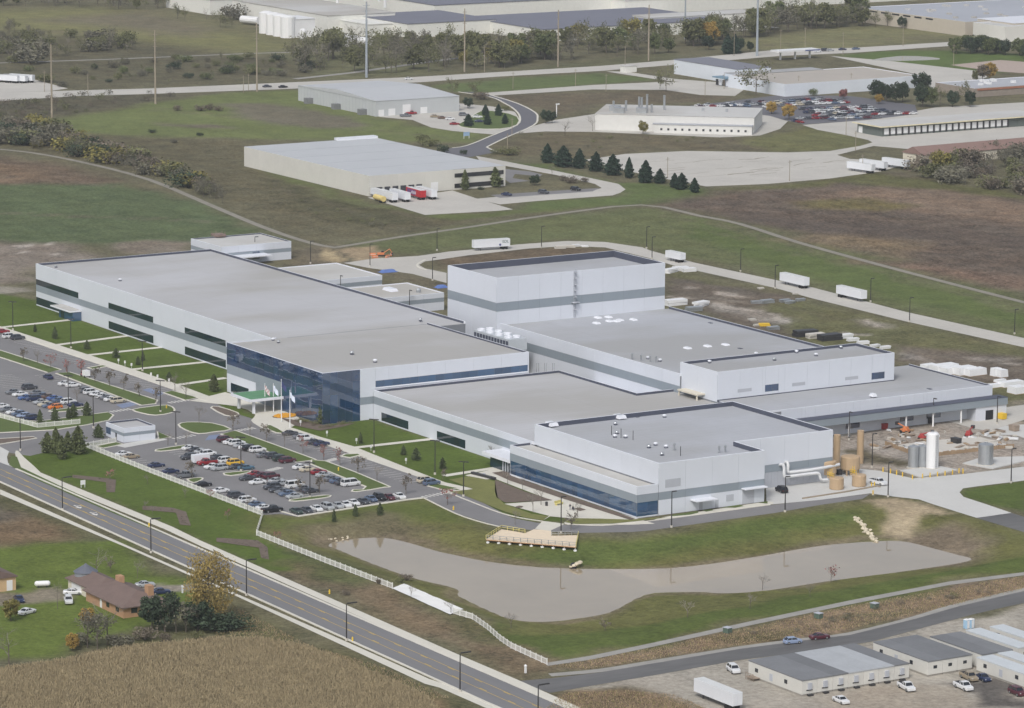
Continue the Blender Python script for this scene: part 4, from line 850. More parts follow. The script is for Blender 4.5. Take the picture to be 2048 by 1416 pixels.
put_cars([(5,662,S_,'red'),(19,672,U_,'white'),(35,675,U_,'charcoal')], "by the office wing's left walk", 'cars by the office walk', 90)
put_cars([(96,753,S_,'dark blue',180)], 'driving past the island of the left lot', 'moving cars', 0, False)
put_cars(z10([(1120,582,S_,'charcoal'),(1205,607,S_,'grey'),(1240,624,U_,'white'),(1320,652,S_,'charcoal'),(1372,666,S_,'dark blue')]), 'in the row by the flagpoles', 'cars by the flagpoles', 90)
put_cars([(851,960,U_,'beige'),(863,965,U_,'slate blue')], 'at the end of the facade walk', 'cars by the facade walk', 90)
put_cars(z10([(600,634,U_,'maroon'),(650,652,S_,'white'),(695,663,U_,'white'),(730,679,S_,'silver'),(772,694,S_,'white'),(805,705,U_,'black'),(860,717,U_,'white'),(915,756,S_,'grey'),(985,766,U_,'charcoal'),(1045,786,U_,'dark green'),(1100,801,U_,'maroon')]), "in the main lot beside the grass strip", 'cars in the main parking lot', 90)
put_cars(z10([(320,700,S_,'white'),(368,715,S_,'charcoal'),(418,728,S_,'silver'),(463,747,U_,'white'),(550,776,S_,'charcoal'),(608,802,U_,'white'),(682,820,U_,'yellow'),(767,857,S_,'teal')]), "in the main lot's upper double row", 'cars in the main parking lot', 90)
put_cars(z10([(312,774,U_,'charcoal'),(456,818,T_,'red'),(555,862,U_,'silver'),(500,848,S_,'white'),(690,850,S_,'charcoal')]), "in the main lot's lower double row", 'cars in the main parking lot', -90)
put_cars(z10([(850,907,S_,'red'),(900,917,S_,'maroon'),(968,927,U_,'maroon'),(1012,962,S_,'silver'),(1066,982,S_,'silver'),(1160,1002,V_,'white'),(1230,1022,S_,'grey'),(1282,1042,S_,'charcoal')]), 'in the upper row of the near bay', 'cars in the main parking lot', 90)
put_cars(z10([(780,940,S_,'charcoal'),(860,972,S_,'white'),(975,1012,U_,'charcoal'),(1018,1034,S_,'charcoal'),(1070,1048,S_,'grey'),(1098,1064,S_,'slate blue'),(1157,1085,S_,'silver')]), 'in the lower row of the near bay', 'cars in the main parking lot', -90)
put_cars(z10([(1205,852,S_,'white'),(1262,871,S_,'beige'),(1347,892,S_,'red'),(1392,914,S_,'silver'),(1455,946,S_,'grey'),(1502,962,S_,'slate blue'),(1545,977,S_,'charcoal'),(1605,987,V_,'white')]), 'in the row along the near grass strip', 'cars in the main parking lot', 90)
put_cars(z10([(1170,1205,S_,'dark green'),(1253,1197,S_,'charcoal'),(1332,1184,S_,'white'),(1420,1174,U_,'silver'),(1500,1160,S_,'silver'),(1563,1152,S_,'white'),(1626,1137,S_,'white'),(1706,1127,S_,'charcoal'),(1768,1107,S_,'slate blue'),(1837,1098,U_,'black'),(1912,1093,S_,'maroon'),(1995,1085,S_,'white')]), 'in the front row facing the pond lawn', 'cars in the front row', 0)
put_cars(z10([(50,838,S_,'dark blue'),(165,886,S_,'dark blue'),(278,922,T_,'grey'),(425,991,S_,'black'),(566,1041,S_,'white'),(687,1081,U_,'charcoal'),(777,1119,U_,'white'),(852,1151,S_,'slate blue'),(914,1176,S_,'white'),(978,1196,T_,'black')])+[(247,907,S_,'white'),(262,912,S_,'tan')], "in the main lot beside the fence", 'cars along the fence', 90)
put_cars([(1585,1281,H_,'pale blue',80),(1639,1272,S_,'maroon',78)], 'stopped on the service road above the office trailers', 'cars on the service road', 80, False)
for c, w in (((1467,1338,U_,'white',-15), 'parked left of the large office trailer'), ((1682,1399,S_,'white',-5), 'parked in front of the large office trailer'), ((1813,1373,T_,'white',-10), 'parked at the right end of the large office trailer'), ((1927,1372,T_,'white',-8), 'on the dark paving by the narrow trailers'), ((1938,1353,T_,'tan',-8), 'beside the narrow office trailers'), ((1966,1354,S_,'dark blue',-8), 'beside the narrow office trailers'), ((2034,1383,U_,'maroon',-8), 'at the right edge by the narrow trailers'), ((1756,964,T_,'white',8), 'parked by the tan oxidisers'), ((1563,979,U_,'black',170), 'parked against the ribbed wall'),
            ((290,1168,S_,'silver',75), 'in the brick house driveway'), ((321,1182,S_,'dark blue',75), 'in the brick house driveway'), ((38,1197,S_,'dark blue',-10), 'on the lawn left of the brick house'), ((54,1222,S_,'white',110), 'on the lawn left of the brick house'), ((137,1200,U_,'white',-20), 'on the lawn by the brick house garage'), ((146,1183,S_,'white',60), 'half hidden by the brick house garage'),
            ((534,172,S_,'charcoal',84), 'on the far road, left of a pair'), ((566,173,S_,'black',84), 'on the far road, right of a pair'), ((817,157,S_,'white',82), 'on the far road behind the ridge-roofed warehouse'), ((1013,388,S_,'dark blue',20), 'left of three by the warehouse lawn'), ((1087,384,U_,'charcoal',20), 'middle of three by the warehouse lawn'), ((1151,378,U_,'black',15), 'right of three by the warehouse lawn')):
    put_cars([c], w, None, 0, False)
put_cars([(870,232,S_,'tan'),(885,235,S_,'brown'),(900,237,S_,'white'),(927,229,U_,'grey'),(955,233,S_,'white'),(959,242,S_,'dark blue'),(909,247,S_,'red'),(909,211,U_,'slate blue'),(822,226,T_,'red'),(840,221,U_,'black'),(811,231,T_,'grey')], "in the lot by the curved road", 'cars by the far warehouse', 70, g0=.05)
put_cars([(1635,102,S_,'white'),(1650,100,U_,'charcoal'),(1660,100,S_,'silver'),(1685,98,S_,'dark blue'),(1712,97,S_,'slate blue')], "on the far road by the field", 'cars on the far road', 85)
mix = ['white', 'silver', 'charcoal', 'white', 'slate blue', 'black', 'grey', 'white', 'red', 'dark blue', 'silver', 'maroon', 'charcoal', 'white', 'beige', 'grey']
for r, (u0, v0, u1, v1, n_) in enumerate(((1560,202,1642,197,9), (1562,210,1692,204,12), (1606,217,1736,213,11), (1612,224,1768,221,13), (1630,230,1826,226,14), (1598,236,1752,234,10), (1580,206,1680,200,9), (1620,220,1745,217,10), (1640,227,1790,224,11), (1400,213,1556,206,13))):
    put_cars([(u0+(u1-u0)*i/(n_-1)+rng.normal()*1.5, v0+(v1-v0)*i/(n_-1), [S_, S_, U_, S_, H_][int(rng.integers(5))], mix[int(rng.integers(16))]) for i in range(n_)], f"in row {nth(r)} of the distant crowded lot", 'cars in the distant crowded lot', 80 if r % 2 else -100, g0=.06)
put_cars([(1397,211,S_,'white'),(1416,209,S_,'silver'),(1457,210,U_,'white'),(1466,207,S_,'silver'),(1494,211,S_,'slate blue'),(1497,204,S_,'charcoal'),(1524,203,S_,'maroon'),(1533,213,S_,'white'),(1541,219,S_,'tan'),(1600,243,S_,'red'),(1592,241,S_,'dark blue'),(1664,238,S_,'slate blue'),(1713,235,S_,'slate blue')], "behind the shop with roof stacks", 'cars behind the shop', 10, g0=.06)
# ---------------------------------------------------------------- lorry trailers
box_white = M('trailer_white', (218, 221, 226), .45, .03, .3); box_red = M('trailer_red', (178, 38, 46), .5, .05, .3); tank_y = M('tanker_cream', (214, 194, 128), .5, .05, .3); chassis = M('trailer_chassis', (58, 58, 60), .7, .1, .5)
def semi_proto(L=14.6, m=None, H=4.0, rib=True):
    m = m or box_white
    body = MB().box(-L/2, L/2, -1.28, 1.28, 1.15, H); 
    parts = [('cargo_box', body.mesh('cargo_box', m), (0, 0, 0), 0, [('rear_door', MB().box(L/2, L/2+.05, y, y+1.2, 1.25, H-.1).mesh('rear_door', m), (0, 0, 0), 0, []) for y in (-1.22, .02)]+[('roof_sheet', MB().box(-L/2+.05, L/2-.05, -1.22, 1.22, H, H+.03).mesh('roof_sheet', M('trailer_roof', (206, 208, 208), .6, .06, .3)), (0, 0, 0), 0, [])])]
    parts.append(('chassis', MB().box(-L/2+1, L/2-.3, -.55, .55, .85, 1.14).mesh('chassis', chassis), (0, 0, 0), 0, []))
    w = MB().tube((0, -.3, 0), (0, .3, 0), .5, n=12).mesh('wheel', tyre)
    for x in (L/2-1.4, L/2-2.7):
        for y in (-.95, .95): parts.append(('wheel', w, (x, y, .5), 0, []))
    for y in (-.7, .7): parts.append(('landing_leg', MB().box(-L/2+2.6, -L/2+2.8, y-.08, y+.08, .02, 1.14).mesh('landing_leg', chassis), (0, 0, 0), 0, []))
    return parts
SEMI = semi_proto(); SEMI_R = semi_proto(13.5, box_red); SHORT = semi_proto(9.0, H=3.6)
def semi(u, v, hd, label, group=None, proto=None, z=2.4):
    p = at(u, v, z); return stamp(proto or SEMI, 'semi_trailer', label, 'trailer', (p[0], p[1], .05), rad(hd), group)
t = semi(982, 487, 82, 'long white box trailer with green lettering parked on the back road'); 
semi(1351, 510, 4, 'short white box trailer parked on the back road bend', proto=SHORT); semi(1589, 559, 0, 'white box trailer with grey rear doors beside the lamp post on the back road'); semi(1703, 585, 180, 'white box trailer, rightmost on the back road')
semi(1436, 1385, 0, 'long white box trailer parked in the weeds beside the service road')
for k, (u, v, hd) in enumerate(((775,390,-4), (800,389,-4))): semi(u, v, hd, ['front white box trailer backed up to the warehouse dock', 'rear white box trailer backed up to the warehouse dock'][k], 'trailers at the dock')
semi(756, 384, -4, 'short white trailer at the left end of the warehouse dock', 'trailers at the dock', SHORT); semi(832, 385, -4, 'red box trailer with white lettering at the warehouse dock', 'trailers at the dock', SEMI_R); _rt = [o for o in bpy.data.objects if o.get('label', '').startswith('red box trailer')][0]; MB().box(-5.6, 2.2, -1.31, -1.28, 1.5, 3.6).build('purple_panel', M('purple_print', (104, 66, 116), .6), _rt); _ws = MB(); [_ws.add([(-1.8+k*.75, -1.325, 1.9), (-1.4+k*.75, -1.325, 1.9), (-1.1+k*.75, -1.325, 3.0+.2*(k % 2)), (-1.5+k*.75, -1.325, 3.0+.2*(k % 2))], [(0, 1, 2, 3)]) for k in range(6)]; _ws.build('white_script', M('white_print', (224, 220, 226), .6), _rt); semi(853, 384, -4, 'white trailer hidden beside the red trailer at the warehouse dock', 'trailers at the dock')
tk = thing('tank_trailer', 'cream tank trailer parked beside the warehouse dock trailers', 'trailer', (*at(759, 396, 1.6)[:2], 0), rad(-4))
tb = MB()
tb.tube((-4, 0, 1.7), (4, 0, 1.7), 1.15, n=14); tb.build('tank', tank_y, tk); MB().box(-3.6, 3.6, -.5, .5, .5, .8).build('chassis', chassis, tk)
for x in (2.2, 3.3):
    for y in (-.9, .9): MB().tube((0, -.2, 0), (0, .2, 0), .5, n=10).build('wheel', tyre, tk, (x, y, .5))
for k, (u, v) in enumerate(((1722,333), (1747,328), (1792,325))): semi(u, v, 10, ['front white box trailer at the edge of the vacant lot', 'middle white box trailer at the edge of the vacant lot', 'rear white box trailer beside the brown-roofed barn'][k], 'trailers in the vacant lot')
for k, (u, v) in enumerate(((0,155), (14,156), (30,156), (44,155))): semi(u, v, 30, f'white box trailer, {nth(k)} from the left in the far left yard', 'trailers in the far yard')
def sign_text(txt, size, mat, parent, loc, rot, name='lettering'):
    cu = bpy.data.curves.new(name, 'FONT'); cu.body = txt; cu.size = size; cu.align_x = 'CENTER'; cu.align_y = 'CENTER'; cu.extrude = .01
    tmp = bpy.data.objects.new(name, cu); COL.objects.link(tmp); dg = bpy.context.evaluated_depsgraph_get()
    me = bpy.data.meshes.new_from_object(tmp.evaluated_get(dg)); bpy.data.objects.remove(tmp); me.materials.clear(); me.materials.append(mat)
    o = obj(name, me, parent, loc); o.rotation_euler = rot; return o
sign_text('EDL', 1.5, M('green_letter', (70, 104, 96), .6), t, (5.4, -1.32, 3.0), (rad(90), 0, 0)); MB().tube((3.2, -1.28, 1.9), (3.2, -1.31, 1.9), .45, n=10).build('emblem', M('blue_emblem', (70, 76, 130), .6), t)
# ---------------------------------------------------------------- street lamps and poles
pole_dark = M('dark_bronze_pole', (48, 46, 46), .5, .08, .5); pole_base = M('pole_footing', (196, 192, 182), .9, .05); wood_pole = M('weathered_timber_pole', (150, 140, 124), .9, .1, .4); steel_pole = M('galvanised_pole', (150, 158, 166), .5, .06, .3); lens = M('lamp_lens', (214, 216, 214), .3, .03)
def lamp_proto(h, arms=1, arm=.9):
    ps = [('pole', MB().tube((0, 0, .5), (0, 0, h), .17, .11, n=8).mesh('pole', pole_dark), (0, 0, 0), 0, []), ('footing', MB().lathe((0, 0), [(.32, 0), (.32, .55)], 10).mesh('footing', pole_base), (0, 0, 0), 0, [])]
    for s in ([1] if arms == 1 else [1, -1]):
        ps.append(('lamp_head', MB().box(min(s*arm*.1, s*(arm+.5)), max(s*arm*.1, s*(arm+.5)), -.2, .2, h-.05, h+.18).mesh('lamp_head', pole_dark), (0, 0, 0), 0, [('lens', MB().box(min(s*arm*.5, s*(arm+.4)), max(s*arm*.5, s*(arm+.4)), -.15, .15, h-.08, h-.05).mesh('lens', lens), (0, 0, 0), 0, [])]))
    return ps
LAMP1, LAMP2 = lamp_proto(9.4), lamp_proto(9.4, 2); LAMPS = lamp_proto(8.6, 1, 2.2); LAMPB = lamp_proto(8.2)
def lamps(lst, where, group, proto, hd=0, ground=True):
    for i, (u, v) in enumerate(sorted(lst)):
        p = atg(u, v); stamp(proto, 'lamp_post', f'dark lamp post, {nth(i)} from the left {where}', 'lamp post', p, rad(hd), group)
lamps([(125,1020),(302,1106),(493,1191),(693,1281),(920,1384),(1076,1450)], "along the main road", 'lamp posts on the main road', LAMPS, 90)
lamps([(41,901),(137,814),(187,856),(352,889),(321,824),(285,742),(142,696),(26,660)], 'around the left lot and gatehouse', 'lamp posts in the left lot', LAMP2, 40)
lamps([(482,942),(620,995),(748,905),(870,949),(927,993)], 'around the main lot and its lawns', 'lamp posts in the main lot', LAMP2, 40)
lamps([(1122,1066),(1343,1055),(1570,1024),(1776,994),(1744,935),(2022,966)], 'along the drive in front of the plant', 'lamp posts on the front drive', LAMP1, 90)
lamps([(510,518),(621,527),(740,533),(865,561),(874,501),(1083,496),(1293,497),(1304,518),(1481,543),(1550,577),(1741,604),(1819,644),(2029,668)], 'along the back road', 'lamp posts on the back road', LAMPB, 90)
lamps([(681,598),(819,628)], 'standing behind the office wing roof', 'lamp posts behind the office wing', LAMPB, 0)
lamps([(1698,880),(1866,852),(1994,848)], 'along the dock wing apron', 'lamp posts at the dock wing', LAMPB, 0)
# tall transmission poles
for i, (u, v, h, m, r) in enumerate(((104,238,36,wood_pole,.55), (311,208,36.5,wood_pole,.55), (514,183,35,wood_pole,.5), (733,155,40,steel_pole,.75), (929,144,34,wood_pole,.5), (1116,134,31,wood_pole,.5), (1297,122,31,wood_pole,.5), (1370,78,34,steel_pole,.6), (1514,112,44,steel_pole,.75))):
    p = at(u, v); t = thing('transmission_pole', f"tall {'grey steel' if m is steel_pole else 'pale timber'} transmission pole, {nth(i)} from the left in the far row", 'power pole', p, 0, 'transmission poles')
    MB().tube((0, 0, 0), (0, 0, h), r, r*.55, n=8).build('shaft', m, t)
    for k in range(3): MB().box(-.12, .12, -2.2 if m is steel_pole else -1.2, 2.2 if m is steel_pole else 1.2, h-2-k*3, h-1.8-k*3).build('cross_arm', m, t)
for i, (u, v, h) in enumerate(((89,184,11),(176,190,11),(969,144,14),(1250,143,14),(1468,112,14),(1561,108,14),(1610,104,14),(1686,110,13),(1806,92,13),(1907,132,12),(487,186,9),(497,182,9),(1410,192,8),(1448,178,8),(1597,186,9),(1702,180,9),(1579,362,9),(1335,356,9),(1711,302,9),(1692,272,9),(1725,345,8),(1024,270,8),(1015,302,8),(1151,172,9),(1212,183,9),(1026,178,9))):
    p = at(u, v); t = thing('utility_pole', f'slim timber utility pole, {nth(i)} listed among far lots and roads' if False else f'slim utility pole standing {["beside the far left truck yard","on the verge of the far left road","before the far woods","by the white box at the far road bend","beside the flat blue-white building","behind the flat blue-white building roof","at the junction by the mown field","left of the small far pond","on the verge of the mown field","beside the far gravel car park","left of a close pair on the far road","right of a close pair on the far road","in the yard of the flat blue-white building","at the dock of the flat blue-white building","in front of the flat blue-white building","right in front of the flat blue-white building","in the middle of the vacant lot","at the left of the vacant lot","at the grass tongue by the vacant lot","on the grass tongue by the dock building","beside the white trailers in the vacant lot","on the lawn by the curved road","at the kerb of the curved road","on the strip of grass before the far yard","at the edge of the far yard","left of the strip of grass before the far yard"][i]}', 'utility pole', p, 0)
    MB().tube((0, 0, 0), (0, 0, h), .16, .12, n=6).build('shaft', wood_pole, t); MB().box(-.08, .08, -1., 1., h-.9, h-.75).build('cross_arm', wood_pole, t)
# ---------------------------------------------------------------- white picket fence
fence_m = M('white_vinyl', (224, 224, 220), .5, .03, .5)
post_me = MB().box(-.08, .08, -.08, .08, 0, 1.6).mesh('post', fence_m); 
def fence(runs, label):
    p0 = atg(*runs[0]); t = thing('picket_fence', label, 'fence', p0)
    for a, b in zip(runs[:-1], runs[1:]):
        A, B_ = atg(*a), atg(*b); L = np.linalg.norm((B_-A)[:2]); n = max(1, round(L/2.4)); d = (B_-A)/L; ang = math.atan2(d[1], d[0])
        for i in range(n):
            q = A+(B_-A)*i/n; q2 = A+(B_-A)*(i+1)/n; q[2] = gz(q[0], q[1]); q2[2] = gz(q2[0], q2[1])
            obj('post', post_me, t, q-p0, ang)
            mb = MB(); r = q2-q; w = np.array([-d[1], d[0], 0])*.025
            for z0, z1 in ((.12, .28), (1.22, 1.38)):
                mb.add([q+w+(0, 0, z0)-p0, q2+w+(0, 0, z0)-p0, q2+w+(0, 0, z1)-p0, q+w+(0, 0, z1)-p0, q-w+(0, 0, z0)-p0, q2-w+(0, 0, z0)-p0, q2-w+(0, 0, z1)-p0, q-w+(0, 0, z1)-p0], [(0, 1, 2, 3), (7, 6, 5, 4), (3, 2, 6, 7)])
            o = mb.build('rail_pair', fence_m, t)
            pk = MB()
            for k in range(14):
                c = q+r*(k+.5)/14-p0; c1 = c+d*.05; c0 = c-d*.05
                pk.add([c0+(0, 0, .28), c1+(0, 0, .28), c1+(0, 0, 1.5), c0+(0, 0, 1.5)], [(0, 1, 2, 3)])
            pk.build('picket_section', fence_m, o)
        q = B_; obj('post', post_me, t, q-p0, ang)
fence([(-60,815),(0,836),(75,856),(160,848)], 'white picket fence edging the left car park'); fence([(232,885),(172,895),(300,946),(525,1032),(513,1071),(650,1126),(785,1178)], 'white picket fence along the main car park down to the pond')
fence([(907,1228),(945,1239),(975,1260),(1000,1282),(1022,1297),(1050,1310),(1094,1330)], 'white picket fence curving down beside the pond to the service road')
sp_ = thing('white_sheeting', 'long strip of white sheeting lying between two fence runs by the pond', 'sheeting', atg(850, 1195)); q0 = atg(850, 1195)
mb = MB(); ed = [(782,1170),(808,1167),(930,1220),(926,1222),(900,1228)]
pts = [atg(*e_)-q0+(0, 0, .25) for e_ in [(784,1178),(900,1231)]]+[atg(*e_)-q0+(0, 0, .5) for e_ in [(927,1222),(808,1171)]]
N = 14; vs_ = []
for i in range(N+1):
    a = pts[0]+(pts[1]-pts[0])*i/N; b = pts[3]+(pts[2]-pts[3])*i/N
    for k in range(5): c = a+(b-a)*k/4; vs_.append(c+(0, 0, .03*rng.normal()))
mb.add(vs_, [(i*5+k, (i+1)*5+k, (i+1)*5+k+1, i*5+k+1) for i in range(N) for k in range(4)]); mb.build('sheet', M('white_sheet', (228, 228, 226), .7, .05, .3), sp_)
# ---------------------------------------------------------------- flagpoles
flags = [((530, 824), 'striped', (170, 130, 130)), ((547, 824), 'white', (214, 222, 238)), ((563, 844), 'blank', None), ((580, 856), 'white', (222, 222, 222))]
for i, ((u, v), nm, rgb) in enumerate(flags):
    p = at(u, v); h = (8.4, 8.4, 12.5, 11.0)[i]
    t = thing('flagpole', f"white flagpole, {nth(i)} from the left before the glass entrance" + ('' if rgb else ', tallest'), 'flagpole', p, 0, 'flagpoles')
    MB().tube((0, 0, 0), (0, 0, h), .16, .08, n=8).build('pole', whitem, t); MB().lathe((0, 0), [(.05, h), (.14, h+.12), (.05, h+.25)], 8).build('finial', whitem, t)
    f = MB(); n = 8; H0 = h-.4
    hh = 1.7
    for r_ in range(n+1):
        s = r_/n
        for k in range(4): f.v.append((.1+s*1.1+.12*math.sin(6*s+k), s*.9+.15*math.sin(9*s), H0-hh*k/3-s*1.5+.1*math.sin(5*s)))
    f.f = [(a*4+k, (a+1)*4+k, (a+1)*4+k+1, a*4+k+1) for a in range(n) for k in range(3)]; f.m = [(f_ % 2 if nm == 'striped' else 0) for f_ in range(len(f.f))]
    f.build('flag', [M('flag_'+nm, rgb or (60, 66, 110), .8, .06), M('flag_pale', (216, 212, 214), .8, .05)], t)
# ---------------------------------------------------------------- gatehouse
gx0, gx1, gy0, gy1 = 54.6, 66.0, -170.4, -160.4
gh = thing('gatehouse', 'small white gatehouse with grey stripe and flat roof at the car park entrance', 'gatehouse', (gx1, gy0, 0)); _k = (gx1, gy0, 0)
rel = lambda poly: [(x-gx1, y-gy0) for x, y in poly]
gw = wing(gh, 'gatehouse_wall', rel([(gx0, gy0), (gx1, gy0), (gx1, gy1), (gx0, gy1)]), 4.1, .5, roofing, .3)
for e in (rel([(gx0, gy0), (gx1, gy0)]), rel([(gx1, gy0), (gx1, gy1)])): clad(tuple(e), gw, [(.05, 1.9, white_panel), (1.9, 2.8, grey_panel), (2.8, 4.1, white_panel)], (), 5)
slab_on(tuple(rel([(gx0, gy0), (gx1, gy0)])), .2, 3.2, .9, 2.8, 'window', glass_gal, gw, .1); slab_on(tuple(rel([(gx0, gy0), (gx1, gy0)])), 6.2, 7.1, .1, 2.1, 'door', black, gw, .1)
sheet('gatehouse_pad', concrete, .09, [(222,884),(246,888),(310,877),(318,874),(335,880),(250,896),(232,892)])
bm_ = thing('gatehouse_bench', 'low grey bench beside the gatehouse wall', 'bench', at(277, 880)); MB().box(-1, 1, -.25, .25, .4, .5).build('seat', louvre, bm_); MB().box(-.9, -.75, -.2, .2, .09, .4).build('leg', darkm, bm_); MB().box(.75, .9, -.2, .2, .09, .4).build('leg', darkm, bm_)
# ---------------------------------------------------------------- pond deck
timber = M('pale_timber', (222, 206, 182), .8, .07, .8, 6); timber_dark = M('timber_beam', (168, 130, 96), .85, .1, .8)
A_, B_, C_, D_ = [at(*q, 0.1)[:2] for q in ((972,1078),(1152,1093),(1157,1070),(1003,1058))]
mid_a, mid_b = at(1050, 1066, .1)[:2], at(1103, 1071, .1)[:2]; n_a, n_b = at(1068, 1058, .1)[:2], at(1102, 1060, .1)[:2]
dk = thing('pond_deck', 'pale timber viewing deck on posts overhanging the pond bank', 'deck', (*A_, 0)); o3 = np.array([*A_, 0])
def rel2(p): return (p[0]-A_[0], p[1]-A_[1])
dkp = [A_, B_, C_, mid_b, n_b, n_a, mid_a, D_]
MB().prism([rel2(p) for p in dkp], -.25, -.03).build('deck_frame', timber_dark, dk)
e1 = (B_-A_)/np.linalg.norm(B_-A_); e2 = np.array([-e1[1], e1[0]]); Ld = np.linalg.norm(B_-A_)
def clip_poly(poly, lo, hi):     # clip to lo <= dot(e2) <= hi
    for sgn, lim in ((1, lo), (-1, -hi)):
        out = []
        for i in range(len(poly)):
            p, q = poly[i-1], poly[i]; a = sgn*(p@e2)-lim; b = sgn*(q@e2)-lim
            if (a >= 0) != (b >= 0): out.append(p+(q-p)*a/(a-b))
            if b >= 0: out.append(q)
        poly = out
        if len(poly) < 3: return []
    return poly
loc_poly = [np.array(rel2(p)) for p in dkp]; top_ = max(p@e2 for p in loc_poly); w_ = .62
for k in range(int(top_/w_)+1):
    q = clip_poly(loc_poly, k*w_+.02, (k+1)*w_-.02)
    if len(q) >= 3: MB().prism(q, -.03, .05).build('plank', timber, dk)
for k in range(9):
    p = A_+(B_-A_)*(.015+.97*k/8)+e2*.5; z = gz(p[0], p[1]); q = rel2(p)
    MB().tube((*q, z), (*q, -.2), .16, n=8).build('post', pole_base, dk); MB().lathe(q, [(.45, z-.1), (.45, z+.25), (.2, z+.35)], 10).build('post_footing', whitem, dk)
def railing(a, b, mat, h=1.1, step=1.9):
    L = np.linalg.norm(b-a); n = max(1, round(L/step))
    for i in range(n+1): q = rel2(a+(b-a)*i/n); MB().box(q[0]-.06, q[0]+.06, q[1]-.06, q[1]+.06, .05, h).build('rail_post', mat, dk)
    d = (b-a)/L
    for z in (h, h*.55):
        m = MB(); ribbon(m, [np.array(rel2(a)), np.array(rel2(b))], .12, z-.05, z+.03); m.build('rail', mat, dk)
railing(A_+e2*.1, B_+e2*.1, stl); yel = M('pale_yellow_rail', (206, 196, 128), .7, .06)
railing(B_, C_, yel); railing(A_, D_, yel); railing(D_, mid_a, yel); railing(C_, mid_b, stl)
# ---------------------------------------------------------------- oxidisers, ducts, tanks
tanm = M('tan_painted_steel', (178, 154, 124), .6, .06, .5); yelm = M('safety_yellow', (224, 186, 52), .6, .05); ductm = M('white_duct', (216, 218, 220), .35, .04, .5)
def oxidiser(us, vs_, ud, vd, ub, vb, label):
    p = at(us, vs_); t = thing('thermal_oxidiser', label, 'oxidiser', p)
    MB().tube((0, 0, 0), (0, 0, 9.3), .95, n=14).build('stack', tanm, t)
    d = at(ud, vd)-p; b = at(ub, vb)-p
    MB().lathe(d[:2], [(2.6, 1.6), (2.7, 1.9), (2.7, 5.0), (2.5, 5.2), (1.0, 5.5)], 18).build('drum', tanm, t)
    for k in range(6): a = k*math.pi/3; MB().box(d[0]+2.3*math.cos(a)-.15, d[0]+2.3*math.cos(a)+.15, d[1]+2.3*math.sin(a)-.15, d[1]+2.3*math.sin(a)+.15, 0, 1.7).build('leg', tanm, t)
    MB().lathe(b[:2], [(1.9, .1), (1.95, .3), (1.95, 3.0), (1.8, 3.2), (.4, 3.3)], 16).build('filter_vessel', tanm, t)
    MB().box(b[0]-2.6, b[0]+.2, b[1]-1.2, b[1]+1.2, 2.7, 3.1).build('platform', tanm, t)
    for k in range(5): MB().box(b[0]-2.6+k*.7, b[0]-2.52+k*.7, b[1]-1.2, b[1]-1.12, 3.1, 4.4).build('guard_rail_post', yelm, t)
    for z in (3.7, 4.35): MB().box(b[0]-2.6, b[0]+.3, b[1]-1.2, b[1]-1.12, z, z+.1).build('guard_rail', yelm, t)
    for y in (-.3, .3): MB().box(b[0]-2.7, b[0]-2.6, b[1]+y-.05, b[1]+y+.05, .1, 5).build('ladder', yelm, t)
    MB().box(d[0]-1.5, d[0]-.5, d[1]-3.6, d[1]-2.2, .1, 1.6).build('fan_housing', darkm, t)
oxidiser(1673, 935, 1653, 958, 1673, 978, 'tan oxidiser with tall stack, left of the pair'); oxidiser(1720, 926, 1700, 949, 1718, 972, 'tan oxidiser with tall stack, right of the pair')
dt = thing('exhaust_duct', 'large white curved exhaust ducts running from ribbed wall to oxidisers', 'duct', (208, -50, 0))
def pipe(pts, r, name, mat, par, n=12):
    pts = [np.asarray(q, float) for q in pts]; sm_ = [np.array([*a, 0]) for a in []]; P3 = []
    for i in range(len(pts)-1):
        a, b, c, d = pts[max(i-1, 0)], pts[i], pts[i+1], pts[min(i+2, len(pts)-1)]
        for j in range(4):
            s = j/4; P3.append(.5*((2*b)+(c-a)*s+(2*a-5*b+4*c-d)*s*s+(3*b-a-3*c+d)*s**3))
    P3.append(pts[-1]); mb = MB()
    for a, b in zip(P3[:-1], P3[1:]): mb.tube(a, b+(b-a)*.03, r, n=n)
    return mb.build(name, mat, par, smooth=False)
yd0, yd1 = yu(1564, 209, 6)+50, yu(1574, 209, 6)+50
pipe([(0, yd0, 6.0), (1.4, yd0, 6.3), (2.0, yd0, 5.6), (2.2, yd0, 3.4), (2.4, yd0+1.2, 3.1), (2.5, yd0+8, 3.1), (2.6, yd0+11, 2.9), (2.7, yd0+12, 1.2), (2.8, yd0+14, .9)], .42, 'duct_run', ductm, dt)
pipe([(0, yd1, 6.4), (1.0, yd1, 6.8), (1.5, yd1, 6.0), (1.6, yd1, 4.3), (1.7, yd1+1.5, 4.0), (1.7, yd1+10, 4.0), (.2, yd1+18, 4.1)], .42, 'duct_run', ductm, dt)
def tank(u, v, r, h, label, mat, dome=.5):
    p = at(u, v); t = thing('storage_tank', label, 'tank', p); z0 = .35
    MB().lathe((0, 0), [(r, z0), (r, h), (r*.8, h+dome*.6), (r*.3, h+dome)], 20).build('shell', mat, t, smooth=False)
    MB().lathe((0, 0), [(r*1.25, .04), (r*1.25, z0)], 16).build('plinth', pole_base, t)
    lp = MB()
    for s in (-.22, .22): lp.box(r, r+.08, s-.04, s+.04, z0, h)
    for k in range(int(h/.5)): lp.box(r, r+.08, -.22, .22, z0+k*.5, z0+.07+k*.5)
    lp.build('ladder', stl, t); MB().lathe((0, 0), [(r*.22, h+dome), (r*.22, h+dome+.25)], 8).build('manway', stl, t)
tank(1864, 937, 1.75, 9.8, 'tall white cylindrical tank beside two shorter grey tanks', whitem)
